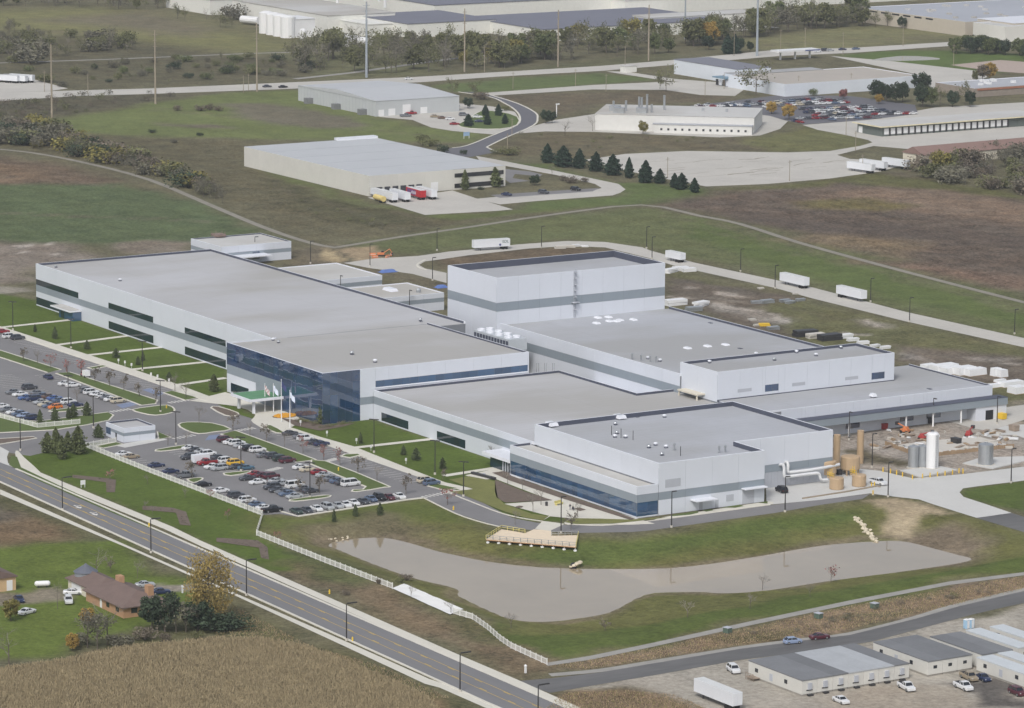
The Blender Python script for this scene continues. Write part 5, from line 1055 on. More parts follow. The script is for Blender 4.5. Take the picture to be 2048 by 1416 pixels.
tank(1826, 936, 1.45, 6.1, 'short grey tank, left of the pair beside the white tank', stl, .3); tank(1845, 935, 1.45, 6.1, 'short grey tank between its twin and the tall white tank', stl, .3); tank(1971, 930, 2.1, 5.9, 'squat grey tank standing alone on a concrete pad', stl, .35)
sheet('tank_pad', concrete, .3, [(1800,942),(1880,934),(1915,941),(1840,956)], z0=.02); sheet('tank_pad', concrete, .28, [(1925,928),(1960,917),(2048,914),(2060,921),(1985,939)], z0=.02)
for i, (u, v) in enumerate(((1766,944),(1781,947),(1793,950),(1805,954),(1825,959),(1845,957),(1860,955),(1875,953),(1890,951),(1905,949),(1918,946),(1926,947))):
    p = at(u, v); t = thing('bollard', f'yellow bollard, {nth(i)} from the left around the tank pad', 'bollard', p, 0, 'bollards at the tank pad')
    MB().tube((0, 0, 0), (0, 0, 1.25), .16, n=8).build('post', yelm, t); MB().lathe((0, 0), [(.16, 1.25), (.1, 1.36), (.02, 1.4)], 8).build('cap', yelm, t)
for i, (u, v) in enumerate(((1743,974),(1749,973),(1746,990))):
    t = thing('bollard', ['left yellow bollard beside the white pickup', 'right yellow bollard beside the white pickup', 'orange and yellow bollard on the kerb before the oxidisers'][i], 'bollard', at(u, v), 0); MB().tube((0, 0, 0), (0, 0, 1.3), .17, n=8).build('post', yelm, t); MB().lathe((0, 0), [(.3, .02), (.3, .2)], 8).build('foot', pole_base, t)
wkerb = ribbon(MB(), P((1605,998),(1690,985),(1755,973),(1760,975)), .5, .0, .35).build('kerb', M('weathered_kerb', (150, 138, 120), .9)); struct(wkerb)
hyd = M('hydrant_yellow', (222, 190, 60), .5, .05)
for i, (u, v, w) in enumerate(((333,817,'on the island near the drop-off crossing'),(298,1054,'on the verge of the main road'),(659,1188,'on the brown verge of the main road'),(705,1283,'on the near kerb of the main road'),(677,942,'on the near grass strip of the main lot'),(907,1020,'beside the drive by the red sapling'))):
    t = thing('fire_hydrant', f'small yellow fire hydrant {w}', 'hydrant', atg(u, v)); MB().lathe((0, 0), [(.22, .05), (.2, .25), (.17, .3), (.17, .85), (.2, .9), (.1, 1.1)], 10).build('barrel', hyd, t); MB().tube((-.32, 0, .6), (.32, 0, .6), .1, n=8).build('nozzle', hyd, t)
# ---------------------------------------------------------------- construction site by the dock wing
soil = M('bare_soil', (150, 122, 104), .95, .15, .3); slabm = M('new_slab', (194, 190, 182), .9, .08, .3); rubble = M('rubble', (150, 136, 122), .95, .2, .6); formw = M('formwork_timber', (160, 138, 112), .9, .15, .5); orange = M('safety_orange', (204, 124, 78), .6, .06); redm = M('machine_red', (156, 56, 54), .5, .06); tarp_b = M('blue_tarp', (92, 118, 178), .6, .08, .4)
sheet('dock_apron', concrete_old, .05, [(1560,880),(1650,865),(1780,838),(1850,832),(1990,818),(2060,808),(2060,836),(1980,862),(1950,858),(1880,838),(1800,852),(1720,866),(1640,880)])
sheet('foundation_slab', slabm, .35, [(1795,893),(1850,884),(1900,880),(1960,876),(2005,888),(2020,892),(1960,898),(1900,908),(1870,904)], z0=0.)
sheet('site_road', concrete, .05, [(1960,870),(2010,852),(2060,848),(2060,880),(2030,870),(2000,870),(1985,876)])
for i, (u, v) in enumerate(sorted([(1740+rng.random()*290, 862+rng.random()*40) for _ in range(70)])):
    s = .3+rng.random()*.9
    t = thing('formwork_stack', f'small stack of boards, {nth(i)} from the left on the building site', 'boards', at(u, v), rng.random()*3, 'formwork on the building site')
    for k in range(3): MB().box(-s*1.6, s*1.6, -s*.5, s*.5, .02+k*.22, .2+k*.22).build('board', [formw, slabm, rubble, whitem, slabm][i % 5], t, (0, rng.normal()*.15, 0), rng.normal()*.15)
st_ = thing('formwork_edge', 'line of timber formwork stakes edging the new foundation slab', 'formwork', at(1800, 898)); p0 = at(1800, 898)
for a, b, n_ in (((1772,890),(1822,908),16), ((1872,912),(2030,894),40)):
    for k in range(n_): q = at(a[0]+(b[0]-a[0])*k/n_, a[1]+(b[1]-a[1])*k/n_)-p0; MB().box(q[0]-.12, q[0]+.12, q[1]-.3, q[1]+.3, 0, .9+rng.random()*.3).build('stake', formw, st_)
def lift(u, v, hd, m, label, name='boom_lift'):
    t = thing(name, label, 'lift', at(u, v), rad(hd)); MB().box(-1.2, 1.2, -.8, .8, .5, 1.2).build('chassis', m, t); MB().box(-.9, .5, -.7, .7, 1.2, 1.9, top=(.2, .1)).build('turret', m, t)
    MB().tube((0, 0, 1.8), (2.6, 0, 2.6), .18, n=6).build('boom', m, t); MB().box(2.4, 3.2, -.5, .5, 2.1, 3.0).build('basket', darkm, t)
    for x in (-.9, .9):
        for y in (-.8, .8): MB().tube((0, -.15, 0), (0, .15, 0), .45, n=10).build('wheel', tyre, t, (x, y, .45))
lift(1845, 880, 40, redm, 'red boom lift at the near edge of the building site'); lift(1798, 849, 10, redm, 'red boom lift under the dock wing canopy'); lift(1938, 874, 120, redm, 'red boom lift in the middle of the building site'); lift(1810, 866, 200, orange, 'orange lift on the apron before the dock wing')
for u, v, m, lab in ((1772,855,yelm,'yellow upright bin under the dock wing canopy'), (1765,858,redm,'dark red bin beside the yellow bin under the canopy'), (1855,846,darkm,'dark crate under the canopy of the dock wing'), (1828,848,formw,'brown crate under the canopy of the dock wing'), (2003,838,yelm,'yellow machine beside the dock wing end wall'), (2028,862,rubble,'heap of grey rubble at the right edge of the site'), (1912,888,darkm,'long dark bin on the foundation slab')):
    t = thing('site_container', lab, 'container', at(u, v), rad(6)); MB().box(-1.3, 1.3, -.8, .8, .15, 1.7, top=(-.12, -.08)).build('bin_body', m, t); MB().box(-1.4, 1.4, -.9, .9, 1.7, 1.82).build('rim', m, t)
_hh = dict(zip((1888,1905,1928,1950,1992,2004,2022,2035,2000,1858,1985), (2.2, 2.0, 2.4, 2.2, 2.6, 2.4, 1.6, 2.2, .9, 1.6, 1.1)))
for i, (u, v, w_, l_) in enumerate(sorted(((1888,742,5,9),(1905,746,5,8),(1928,748,5,7),(1950,750,4,7),(1992,752,3,3),(2004,754,3,3),(2022,772,4,8),(2035,786,5,5),(2000,764,2,4),(1858,738,4,5),(1985,775,3,9)))):
    t = thing('wrapped_pallet', f'white wrapped pallet stack, {nth(i)} from the left behind the dock wing' if i < 99 else '', 'pallet stack', at(u, v), rad(2), 'white pallet stacks behind the dock wing')
    h = _hh[u]; w_ *= .85
    MB().box(-w_/2, w_/2, -l_/2, l_/2, .15, h, top=(.15, .15)).build('wrapped_load', M('white_wrap', (226, 228, 230), .5, .05, .6), t); MB().box(-w_/2, w_/2, -l_/2, l_/2, .02, .15).build('pallet', formw, t)
for i, (u, v, s, m) in enumerate(sorted(((1341,545,2.2,whitem),(1362,541,2.2,whitem),(1378,543,2.0,whitem),(1350,610,3,whitem),(1386,622,2.2,stl),(1402,612,2.4,whitem),(1512,607,1.4,stl),(1535,606,1.8,stl),(1570,604,1.5,stl),(1580,607,1.5,stl),(1600,602,1.3,stl),(1505,641,1.,slabm),(1514,652,1.,slabm),(1528,652,1.4,yelm),(1547,659,1.6,stl),(1610,672,3,darkm),(1632,676,2.4,slabm),(1658,680,3,darkm),(1690,676,2.,whitem),(1704,682,1.5,whitem),(1726,688,1.5,whitem),(1750,694,1.3,whitem),(1771,697,1.3,whitem),(1521,578,.9,slabm),(1591,589,.8,slabm),(1140,495,1.4,slabm),(1152,493,1.2,whitem),(1170,494,1.,whitem),(1120,497,1.6,slabm)), key=lambda q: q[0])):
    t = thing('material_bundle', f'bundle of building material, {nth(i)} from the left behind the plant', 'bundle', at(u, v), rad(80+rng.normal()*12), 'bundles behind the plant')
    for k in range(2): MB().box(-s*1.3, s*1.3, -s*.6, s*.6, .05+k*s*.35, s*.33+k*s*.35).build('bundle_layer', m, t, (rng.normal()*.2, 0, 0), rng.normal()*.08)
for u, v, w_, lab in ((776,544,6,'blue tarpaulin heap on the verge behind the long roof'), (883,575,4,'blue tarpaulin beside the tall white block')):
    t = thing('tarpaulin', lab, 'tarpaulin', at(u, v)); m = MB(); m.box(-1.5, 1.5, -w_/2, w_/2, 0, .9, top=(.6, .9)); m.build('tarp_sheet', tarp_b, t); MB().box(-1.7, 1.7, -w_/2-.4, w_/2+.4, .01, .12).build('tarp_skirt', tarp_b, t)
ex = thing('excavator', 'orange excavator by the back road junction', 'excavator', at(762, 512), rad(70), None, (.75, .75, .6))
for y in (-1.2, 1.2): MB().box(-2, 2, y-.35, y+.35, .05, .95, top=(.3, 0)).build('track', darkm, ex)
MB().box(-1.9, 1.5, -1.2, 1.2, 1.0, 2.2, top=(.15, .1)).build('body', orange, ex); MB().box(.2, 1.5, .1, 1.2, 2.2, 3.1, top=(.15, .1)).build('cab', glass_dark, ex)
MB().tube((1.4, -.3, 2), (4.2, -.3, 4.4), .28, .22, n=6).build('boom', orange, ex); MB().tube((4.2, -.3, 4.4), (5.6, -.3, 1.9), .22, .16, n=6).build('stick', orange, ex); MB().box(5.0, 6.1, -.8, .2, .9, 2.0, top=(.2, .1)).build('bucket', darkm, ex)
for i, (u, v) in enumerate(((745,511),(750,516),(775,515),(782,511))):
    t = thing('traffic_barrier', f'orange plastic barrier, {nth(i)} from the left around the excavator', 'barrier', at(u, v), rad(60+i*30), 'barriers by the excavator'); MB().box(-1.2, 1.2, -.3, .3, .03, 1., top=(0, .18)).build('barrier_body', orange, t); MB().box(-1.2, 1.2, -.32, .32, .45, .55).build('stripe', whitem, t)
cl = thing('roof_crate', 'brown cluster of equipment on the outbuilding roof', 'equipment', (*at(437, 474, 6.4)[:2], 6.4)); MB().box(-2.4, 2.4, -2, 2, .4, 1.2).build('tray', M('rusty_brown', (130, 112, 104), .8), cl)
for k in range(8): MB().tube((math.cos(k)*2.4, math.sin(k)*2, 0), (math.cos(k)*2.8, math.sin(k)*2.4, 2.0), .1, n=5).build('strut', M('rusty_brown', (130, 112, 104), .8), cl)
# ---------------------------------------------------------------- office trailers
trim_w = M('trailer_siding', (204, 203, 197), .7, .05, .4, rnd=.03); roof_dark = M('trailer_roof_dark', (116, 118, 121), .7, .1, .2, rnd=.1); roof_pale = M('trailer_roof_pale', (168, 172, 176), .7, .08, .2, rnd=.05); roof_blue = M('trailer_roof_metal', (194, 200, 204), .5, .06, .2); win = M('small_window', (44, 48, 54), .1, .05, ior=1.7)
def office(x0, x1, y0, y1, h, label, n, roofs, win_x1=1, group=None, ac=False, tagname='office_trailer'):
    t = thing(tagname, label, 'office trailer', (x1, y0, 0), 0, group); X0 = x0-x1; Y1 = y1-y0; w = Y1/n
    for i in range(n):
        MB().box(X0, 0, i*w+.03, (i+1)*w-.03, .45, h-.25).build('module_wall', trim_w, t)
        MB().box(X0-.1, .1, i*w, (i+1)*w-.02, h-.25, h).build('module_roof', roofs[i % len(roofs)], t)
        MB().box(X0+.1, -.1, i*w+.1, (i+1)*w-.1, 0, .45).build('skirting', M('skirting', (150, 146, 138), .8), t)
        if ac:
            MB().box(0, .35, i*w+w*.38, i*w+w*.62, h-2.3, h-.9).build('air_conditioner', louvre, t); MB().box(.02, .06, i*w+w*.3, i*w+w*.7, h-2.6, h-2.35).build('window', win, t); MB().box(.0, .8, i*w+w*.35, i*w+w*.65, .05, .45).build('ground_unit', darkm, t)
        else: MB().box(.0, .04, i*w+w*.38, i*w+w*.62, h-1.9, h-1.2).build('window', win, t)
    e = ((X0, 0), (0, 0))
    for k in range(3): slab_on(e, 2.5+k*5.5, 3.6+k*5.5, .9 if k == 1 else 1.6, 2.5, 'window' if k != 1 else 'door', win if k != 1 else louvre, t, .05)
    return t
office(366.4, 386.3, -165.3, -136.2, 3.7, 'large beige office trailer of joined modules with dark roof', 7, [roof_dark, roof_dark, roof_dark, roof_pale, roof_pale, roof_pale, roof_dark], ac=True)
office(367, 387, -131.6, -119.2, 3.6, 'beige office trailer with grey roof right of the large one', 3, [roof_dark]); office(369.6, 388.3, -117.5, -108.8, 3.6, 'beige office trailer with dark roof, third from the left', 2, [roof_dark])
office(368.5, 387.2, -106.4, -102.2, 3.4, 'narrow office trailer with pale blue roof behind the dark-roofed one', 1, [roof_blue]); office(368.6, 384, -99.6, -95.6, 3.4, 'rearmost narrow office trailer with pale blue roof', 1, [roof_blue])
office(389, 408, -119.6, -115.0, 3.4, 'narrow office trailer with pale blue roof in front', 1, [roof_blue]); office(388, 405, -113.2, -109.2, 3.4, 'narrow office trailer with pale blue roof, second from the front', 1, [roof_blue])
q = at(1515, 1358); t = thing('entry_steps', 'timber landing with railings at the large office trailer door', 'steps', q); MB().box(-1.5, 1.5, -2.2, 0, .5, .62).build('landing', rubble, t)
for k in range(6): MB().box(-1.5+k*.6, -1.42+k*.6, -2.2, -2.12, 0, 1.6).build('rail_post', rubble, t)
MB().box(-1.5, 1.5, -2.2, -2.1, 1.5, 1.6).build('rail', rubble, t)
for i, (u, v) in enumerate(((1637,1237),(1749,1217),(1455,1266))):
    t = thing('utility_box', f'small grey green utility box, {nth(i)} of three in the dry strip' if False else ['small green utility box in the middle of the dry grass strip', 'small green utility box, rightmost in the dry grass strip', 'small green utility box, leftmost in the dry grass strip'][i], 'utility box', at(u, v), .2); MB().box(-.8, .8, -.7, .7, .1, 1.3).build('cabinet', M('utility_green', (86, 104, 92), .6), t); MB().box(-.9, .9, -.8, .8, 1.3, 1.4).build('lid', louvre, t)
for i, (u, v) in enumerate(((1933,1253),(1942,1252))):
    t = thing('portable_toilet', ['left pale blue portable toilet behind the trailers', 'right pale blue portable toilet behind the trailers'][i], 'toilet', at(u, v+4), .2); MB().box(-.55, .55, -.55, .55, .05, 2.1).build('cabin', tarp_b if False else M('pale_blue_plastic', (150, 182, 206), .5), t); MB().box(-.6, .6, -.6, .6, 2.1, 2.25, top=(.15, .15)).build('roof', whitem, t); MB().box(.55, .58, -.4, .4, .15, 1.95).build('door', whitem, t)
sg = thing('marker_post', 'white capped marker post at the service road corner', 'marker', at(1051, 1346)); MB().box(-.2, .2, -.2, .2, 0, 1.5).build('post', whitem, sg); MB().lathe((0, 0), [(.35, 1.5), (.35, 1.7), (.1, 1.95)], 8).build('cap', whitem, sg)
stn = M('pale_stone', (200, 190, 168), .9, .12, .8)
def rock(par, p, s):
    b = bmesh.new(); bmesh.ops.create_icosphere(b, subdivisions=1, radius=s)
    for v in b.verts: v.co *= .75+rng.random()*.5; v.co.z *= .6
    me = bpy.data.meshes.new('stone'); b.to_mesh(me); b.free(); me.materials.append(stn); return obj('stone', me, par, p)
c0 = atg(1147, 1133); cul = thing('culvert_outlet', 'pale stone outlet with dark pipe mouth at the pond edge', 'culvert', c0); MB().tube((0, 0, .3), (1.6, -1.2, .1), .8, n=12).build('pipe', black, cul)
for k in range(9): a = k*math.pi/8; rock(cul, (math.cos(a+.9)*1.8*-1, math.sin(a+.9)*1.8, .35+.9*math.sin(a)), .6)
r0 = atg(1725, 1058); rr = thing('riprap_channel', 'line of pale stones running down the bank into the pond', 'stones', r0)
for k in range(46): s = k/45; u = 1712+38*s+rng.normal()*3.2; v = 1036+46*s+rng.normal()*1.2; q = atg(u, v); rock(rr, q-r0+(0, 0, .15), .35+rng.random()*.45)
r1 = atg(673, 1079); r_ = thing('stone_heap', 'small heap of pale stones at the left tip of the pond', 'stones', r1)
for k in range(10): rock(r_, (rng.normal()*1.2, rng.normal()*2, .2), .4)
# ---------------------------------------------------------------- brick house, shed, silo, propane tank
brick = M('tan_brick', (172, 136, 106), .9, .1, .6, 4); shingle = M('brown_shingle', (112, 96, 90), .9, .12, .4, 3); cream = M('cream_siding', (206, 200, 184), .7, .05)
def gable(par, x0, x1, y0, y1, zw, zr, along='x', over=.5, hip=0., name='roof', mat=None):
    "ridge roof as two or four planes, a little thick"
    x0 -= over; x1 += over; y0 -= over; y1 += over; m = MB()
    if along == 'x': r0, r1 = (x0+hip, (y0+y1)/2, zr), (x1-hip, (y0+y1)/2, zr); fs = [(0, 1, 5, 4), (2, 3, 4, 5), (1, 2, 5), (3, 0, 4)]
    else: r0, r1 = ((x0+x1)/2, y0+hip, zr), ((x0+x1)/2, y1-hip, zr); fs = [(1, 2, 5, 4), (3, 0, 4, 5), (0, 1, 4), (2, 3, 5)]
    vs_ = [(x0, y0, zw), (x1, y0, zw), (x1, y1, zw), (x0, y1, zw), r0, r1]
    m.add(vs_+[(a, b, c-.22) for a, b, c in vs_[:4]], fs+[(i, 6+i, 6+(i+1) % 4, (i+1) % 4) for i in range(4)]+[(9, 8, 7, 6)])
    return m.build(name, mat or shingle, par)
hx, hy = at(247, 1237)[:2]; ho = thing('brick_house', 'tan brick ranch house with brown hipped roof and two chimneys', 'house', (hx, hy, 0))
MB().box(-20, 0, 0, 11.5, 0, 2.75).build('wall', brick, ho); gable(ho, -20, 0, 0, 11.5, 2.7, 5.2, 'x', .7, 5)
MB().box(-33, -20, 1.5, 10, 0, 2.75).build('garage_wall', cream, ho); gable(ho, -33, -18, 1.5, 10, 2.7, 4.8, 'x', .6, 3)
for x, y in ((-3, 8.2), (-15, 6.5)): MB().box(x-1, x+1, y-.7, y+.7, 3, 6.4).build('chimney', brick, ho)
for y in (2, 7.5): MB().box(.0, .06, y, y+1.6, 1, 2.2).build('window', win, ho)
for x in (-4, -9): MB().box(x, x+1.6, -.06, 0, 1, 2.2).build('window', win, ho)
MB().box(-12.4, -11.4, -.06, 0, .1, 2.2).build('door', whitem, ho); MB().box(-31, -26, 1.44, 1.5, .1, 2.4).build('garage_door', whitem, ho)
c = at(172, 1178); si = thing('grain_bin', 'small grey round silo with conical roof behind the brick house', 'silo', c); MB().lathe((0, 0), [(2.7, 0), (2.7, 4.4)], 16).build('wall', M('grey_tin', (130, 136, 142), .5, .08), si); MB().lathe((0, 0), [(3.0, 4.4), (.3, 6.1), (.2, 6.3)], 16).build('roof', M('dark_tin', (98, 102, 112), .5, .08), si); MB().box(1.8, 2.75, -1.0, .4, .2, 3.2).build('door', win, si)
c = at(32, 1180); sh = thing('garden_shed', 'tan shed with white door at the left edge of the lawn', 'shed', c); MB().box(-10, 0, -9, 0, 0, 3.6).build('wall', M('tan_siding', (196, 168, 130), .8, .05), sh); gable(sh, -10, 0, -9, 0, 3.55, 5.3, 'x', .4); MB().box(0, .06, -2.4, -.9, .1, 2.6).build('door', whitem, sh)
c = at(85, 1175); pt = thing('propane_tank', 'white propane tank on the lawn beside the shed', 'tank', c, rad(70)); tb = MB(); tb.tube((-1.5, 0, 1.0), (1.5, 0, 1.0), .65, n=14); tb.tube((-1.85, 0, 1.0), (-1.5, 0, 1.0), .35, .65, n=14); tb.tube((1.5, 0, 1.0), (1.85, 0, 1.0), .65, .35, n=14); tb.build('vessel', whitem, pt)
for x in (-1, 1): MB().box(x-.12, x+.12, -.4, .4, 0, .5).build('saddle', darkm, pt)
c = at(152, 1168+60); 
t = thing('mail_post', 'white post beside the brick house driveway', 'post', at(365, 1186)); MB().box(-.15, .15, -.15, .15, 0, 1.6).build('post', whitem, t); MB().box(-.3, .3, -.2, .2, 1.4, 1.8).build('box', whitem, t)
# ---------------------------------------------------------------- warehouses and far buildings
beige = M('beige_precast', (204, 203, 196), .8, .04, .15, rnd=.02); pale_met = M('pale_ribbed_metal', (184, 188, 190), .6, .04, .2); roof_std = M('standing_seam_roof', (184, 187, 190), .6, .04, .06, .4); band = M('dark_glazing_band', (48, 50, 54), .15, .05, ior=1.7)
def bldg(name, label, cat, x0, x1, y0, y1, h, wall, roof, par=.3, pitch=14, inner=None, side=True):
    t = thing(name, label, cat, (x1, y0, 0)); X0, Y1 = x0-x1, y1-y0
    w = wing(t, 'wall', [(X0, 0), (0, 0), (0, Y1), (X0, Y1)], h, par, roof, .3, inner=inner or coping)
    for e in (((X0, 0), (0, 0)), ((0, 0), (0, Y1))): clad(e, w, [(.05, h, wall)], (), pitch)
    return t, w
w2, w2c = bldg('warehouse', 'beige flat warehouse with loading dock and trailers behind the plant', 'warehouse', -451, -341, 141.5, 181.5, 8.6, beige, roof_std, .15)
MB().prism([(-110, 38), (0, 38), (0, 66), (-110, 66)], 0, 8.55).build('rear_wall', beige, w2); MB().prism([(-110, .3), (-.3, .3), (-.3, 66), (-110, 66)], None, 8.63).build('rear_roof', roof_std, w2)
for k in range(6): MB().box(.06, .16, 3.5+k*3.8, 6.2+k*3.8, .9, 3.6).build('dock_door', M('dock_shelter', (60, 62, 68), .7), w2)
MB().box(.06, .14, 29.5, 33, .1, 3.9).build('rolling_door', whitem, w2)
MB().box(.06, .16, 41, 65, 5.2, 6.9).build('window_band', band, w2); MB().box(.06, .16, 41, 65, .8, 2.6).build('window_band', band, w2)
for k in range(5): MB().box(-110+k*22, -109.8+k*22, 0.2, 66, 8.64, 8.68).build('roof_seam', M('seam_grey', (166, 170, 178), .7), w2)
MB().box(-112, -108, 46, 66, 8.6, 9.6).build('rear_parapet', coping, w2)
w1 = thing('warehouse', 'pale metal warehouse with low ridge roof beside the curved road', 'warehouse', (-583, 283, 0)); MB().box(-78, 0, 0, 47, 0, 7.6).build('wall', pale_met, w1)
gable(w1, -78, 0, 0, 47, 7.6, 9.6, 'y', .2, 0, 'roof', roof_std)
for k in range(24): MB().box(-78+k*3.25, -77.9+k*3.25, -.08, 0, 0, 7.5).build('wall_rib', M('rib_grey', (164, 168, 172), .7), w1)  # ribs in a slightly darker grey than the wall sheet
for y, a, b in ((1.5, 3.0, 3.2), (7, 3.8, 3.4), (15, 4.4, 5.0), (25, 3.8, 3.2)): MB().box(.02, .12, y, y+a, .1, b).build('dock_door', whitem, w1)
for k, x in enumerate((-66, -38, -12)): MB().box(x, x+3.4, -3.5, 0, 0, 2.8).build('lean_to', M('lean_grey', (120, 122, 124), .8), w1)
# shop with roof stacks, set at an angle
cx, cy = at(1508, 268)[:2]; d_ = at(1190, 260)[:2]-np.array([cx, cy]); angS = math.atan2(d_[1], d_[0])+math.pi; LS = np.linalg.norm(d_)
shp = thing('workshop', 'white workshop with tall roof stacks and small windows', 'workshop', (cx, cy, 0), angS)
MB().box(-LS, 0, 0, 40, 0, 7.6).build('wall', M('off_white_block', (208, 208, 205), .8, .04), shp); MB().box(-LS-.2, .2, -.2, 40.2, 7.6, 7.75).build('roof', roof_light, shp)
MB().box(-LS*.62, -.5, -5, 0, 0, 4.0).build('office_wall', M('off_white_block', (208, 208, 205), .8, .04), shp); MB().box(-LS*.63, -.3, -5.3, 0, 4.0, 4.25).build('office_roof', roof_grey, shp)
for k in range(13): MB().box(-LS*.58+k*3.3, -LS*.58+1.0+k*3.3, -5.06, -5, 1.3, 2.3).build('window', win, shp)
for k, (x, y, h) in enumerate(((-LS*.92, 20, 4), (-LS*.83, 14, 5), (-LS*.76, 22, 6), (-LS*.74, 20, 6), (-LS*.7, 16, 8), (-LS*.6, 22, 7), (-LS*.66, 10, 4))): MB().tube((x, y, 7.7), (x, y, 7.7+h), .55, n=8).build('roof_stack', stl, shp)
for x, y in ((-LS*.9, 14), (-LS*.72, 8), (-LS*.86, 6)): MB().box(x-2.5, x+2.5, y-2, y+2, 7.7, 10.2).build('roof_unit', stl, shp)
for x in (-LS*.35, -LS*.2): MB().box(x-.6, x+.6, 19, 20.2, 7.7, 9.2).build('roof_vent', stl, shp)
# flat blue-white building
fb, fbc = bldg('supply_building', 'low flat bluish white building with brown roof across the far yard', 'building', -607, -557, 507, 594, 6.4, M('bluish_panel', (212, 218, 226), .6, .04, .2), M('brownish_roof', (172, 166, 158), .9, .06, .05), .3)
fa = MB().box(-118, -60, 12, 34, 0, 7.6).build('rear_wing_wall', M('bluish_panel', (212, 218, 226), .6), fb); MB().box(-118.3, -59.8, 11.8, 34.3, 7.6, 7.9).build('rear_wing_roof', M('slate_roof', (120, 122, 132), .8, .06), fb)
MB().box(-60, -50, 4, 60, 0, 6.2).build('link_wall', M('bluish_panel', (212, 218, 226), .6), fb); MB().box(-60, -49, 4, 60, 6.2, 6.5).build('link_roof', roof_grey, fb)
MB().box(-62, -50, -2, 12, 4.2, 4.8).build('dock_canopy', M('teal_canopy', (112, 140, 158), .6), fb)
for k in range(4): MB().box(-61+k*3, -59+k*3, -.3, 0, .4, 3.4).build('dock_door', doorw if k % 2 else darkm, fb)
# dock terminal, barn, gas canopy, orange-trimmed store
dk_, dkc = bldg('truck_terminal', 'long low truck terminal with a row of dock doors', 'terminal', -419, -400, 450, 545, 4.4, M('dark_green_wall', (96, 104, 100), .7), roof_light, .1)
MB().box(-21, 1.6, -1.6, 97, 4.4, 4.9).build('roof_eave', M('cream_fascia', (214, 206, 176), .7), dk_); MB().box(-20.6, 1.3, -1.3, 96.6, 4.9, 4.95).build('roof', roof_light, dk_)
for k in range(20): MB().box(.1, .2, 1.2+k*3.7, 3.9+k*3.7, .9, 3.7).build('dock_door', whitem, dk_); MB().box(.08, .5, 3.95+k*3.7, 4.75+k*3.7, .3, 3.9).build('dock_bumper', darkm, dk_)
MB().box(-18, -15, -.15, -.05, .2, 3.2).build('dock_door', whitem, dk_)
c = at(1846, 331); bn = thing('barn', 'cream barn with brown ridge roof beside the truck terminal', 'barn', c, rad(2)); MB().box(-14, 0, 0, 66, 0, 4.6).build('wall', cream, bn); gable(bn, -14, 0, 0, 66, 4.6, 7.6, 'y', .4, 0, 'roof', M('rust_roof', (132, 108, 100), .8, .08)); MB().add([(-14, -.02, 4.6), (0, -.02, 4.6), (-7, -.02, 7.4)], [(0, 1, 2)]).build('gable_wall', cream, bn); MB().box(-4.5, -2.2, -.1, 0, 0, 3.8).build('door', M('barn_door', (120, 110, 98), .8), bn)
tr_, trc = bldg('distribution_centre', 'large tan-walled building with blue-grey roof at the top right', 'building', -872, -764, 786, 960, 8.6, M('tan_precast', (186, 178, 164), .8, .05), M('bluegrey_roof', (164, 168, 176), .8, .06, .02), .3, 18)
for k in range(7): MB().box(-104+k*11, -97+k*11, -.12, 0, 7.0, 7.9).build('clerestory_window', band, tr_)
MB().box(-4, 30, 12, 60, 0, 9.6).build('front_wing', M('tan_precast', (186, 178, 164), .8), tr_); MB().box(-4.2, 30.2, 11.8, 60.2, 9.6, 9.9).build('front_wing_roof', coping, tr_)
for k in range(24): a, b = rng.random(2); MB().box(-100+a*95, -97+a*95, 10+b*140, 12+b*140, 8.3, 9.3).build('roof_unit', roof_light, tr_)
c = at(2048, 82); gb, _ = bldg('far_store', 'white block building at the right edge by the row of trees', 'building', c[0]-30, c[0], c[1]-14, c[1]+40, 9, beige, roof_light, .3)
c = at(1940, 176); os_, _ = bldg('retail_store', 'low brick store with grey roof and orange sign band', 'store', -540, -508, 590, 660, 4.6, M('store_brick', (146, 136, 126), .9), roof_grey, .3)
MB().box(.05, .4, 2, 60, 3.4, 4.3).build('sign_band', M('orange_band', (164, 112, 90), .7), os_)
for k in range(10): a, b = rng.random(2); MB().box(-28+a*26, -26+a*26, 5+b*55, 7+b*55, 4.4, 5.6).build('roof_unit', whitem, os_)
# chemical works at the top left
cwk = thing('chemical_works', 'white chemical works with tanks and low dark roofs at the top', 'factory', at(690, 75)); k0 = at(690, 75); kz = lambda u, v: at(u, v)-k0
offw = M('off_white_wall', (220, 220, 214), .7, .05); dkroof = M('charcoal_roof', (112, 114, 126), .8, .06, .02)
def blk(u0, v0, wx, wy, h, wall, roof, nm):
    q = kz(u0, v0); MB().box(q[0]-wx, q[0], q[1], q[1]+wy, 0, h).build(nm+'_wall', wall, cwk); MB().box(q[0]-wx-.3, q[0]+.3, q[1]-.3, q[1]+wy+.3, h, h+.4).build(nm+'_roof', roof, cwk)
blk(655, 66, 120, 46, 10, offw, roof_light, 'main_hall'); blk(870, 44, 150, 130, 10, offw, dkroof, 'dark_hall'); blk(1085, 84, 90, 130, 7, offw, dkroof, 'low_hall'); blk(735, 74, 60, 40, 7, offw, offw, 'annex'); blk(815, 76, 66, 60, 8, offw, dkroof, 'side_hall'); blk(742, 94, 132, .6, 4.5, offw, offw, 'boundary'); blk(500, 34, 10, 8, 7, M('blue_cladding', (56, 74, 128), .6), whitem, 'blue_shed'); blk(582, 76, 20, 16, 10.5, whitem, whitem, 'tank_house'); blk(420, 30, 60, 40, 9, offw, roof_light, 'gate_hall')
for u, v, r, h in ((533,66,4.5,12),(547,69,4.5,12),(561,72,4.5,12),(576,75,4.5,12),(606,78,2,5),(690,92,3,4)): q = kz(u, v); MB().lathe(q[:2], [(r, 0), (r, h), (r*.4, h+1)], 14).build('storage_vessel', whitem, cwk)
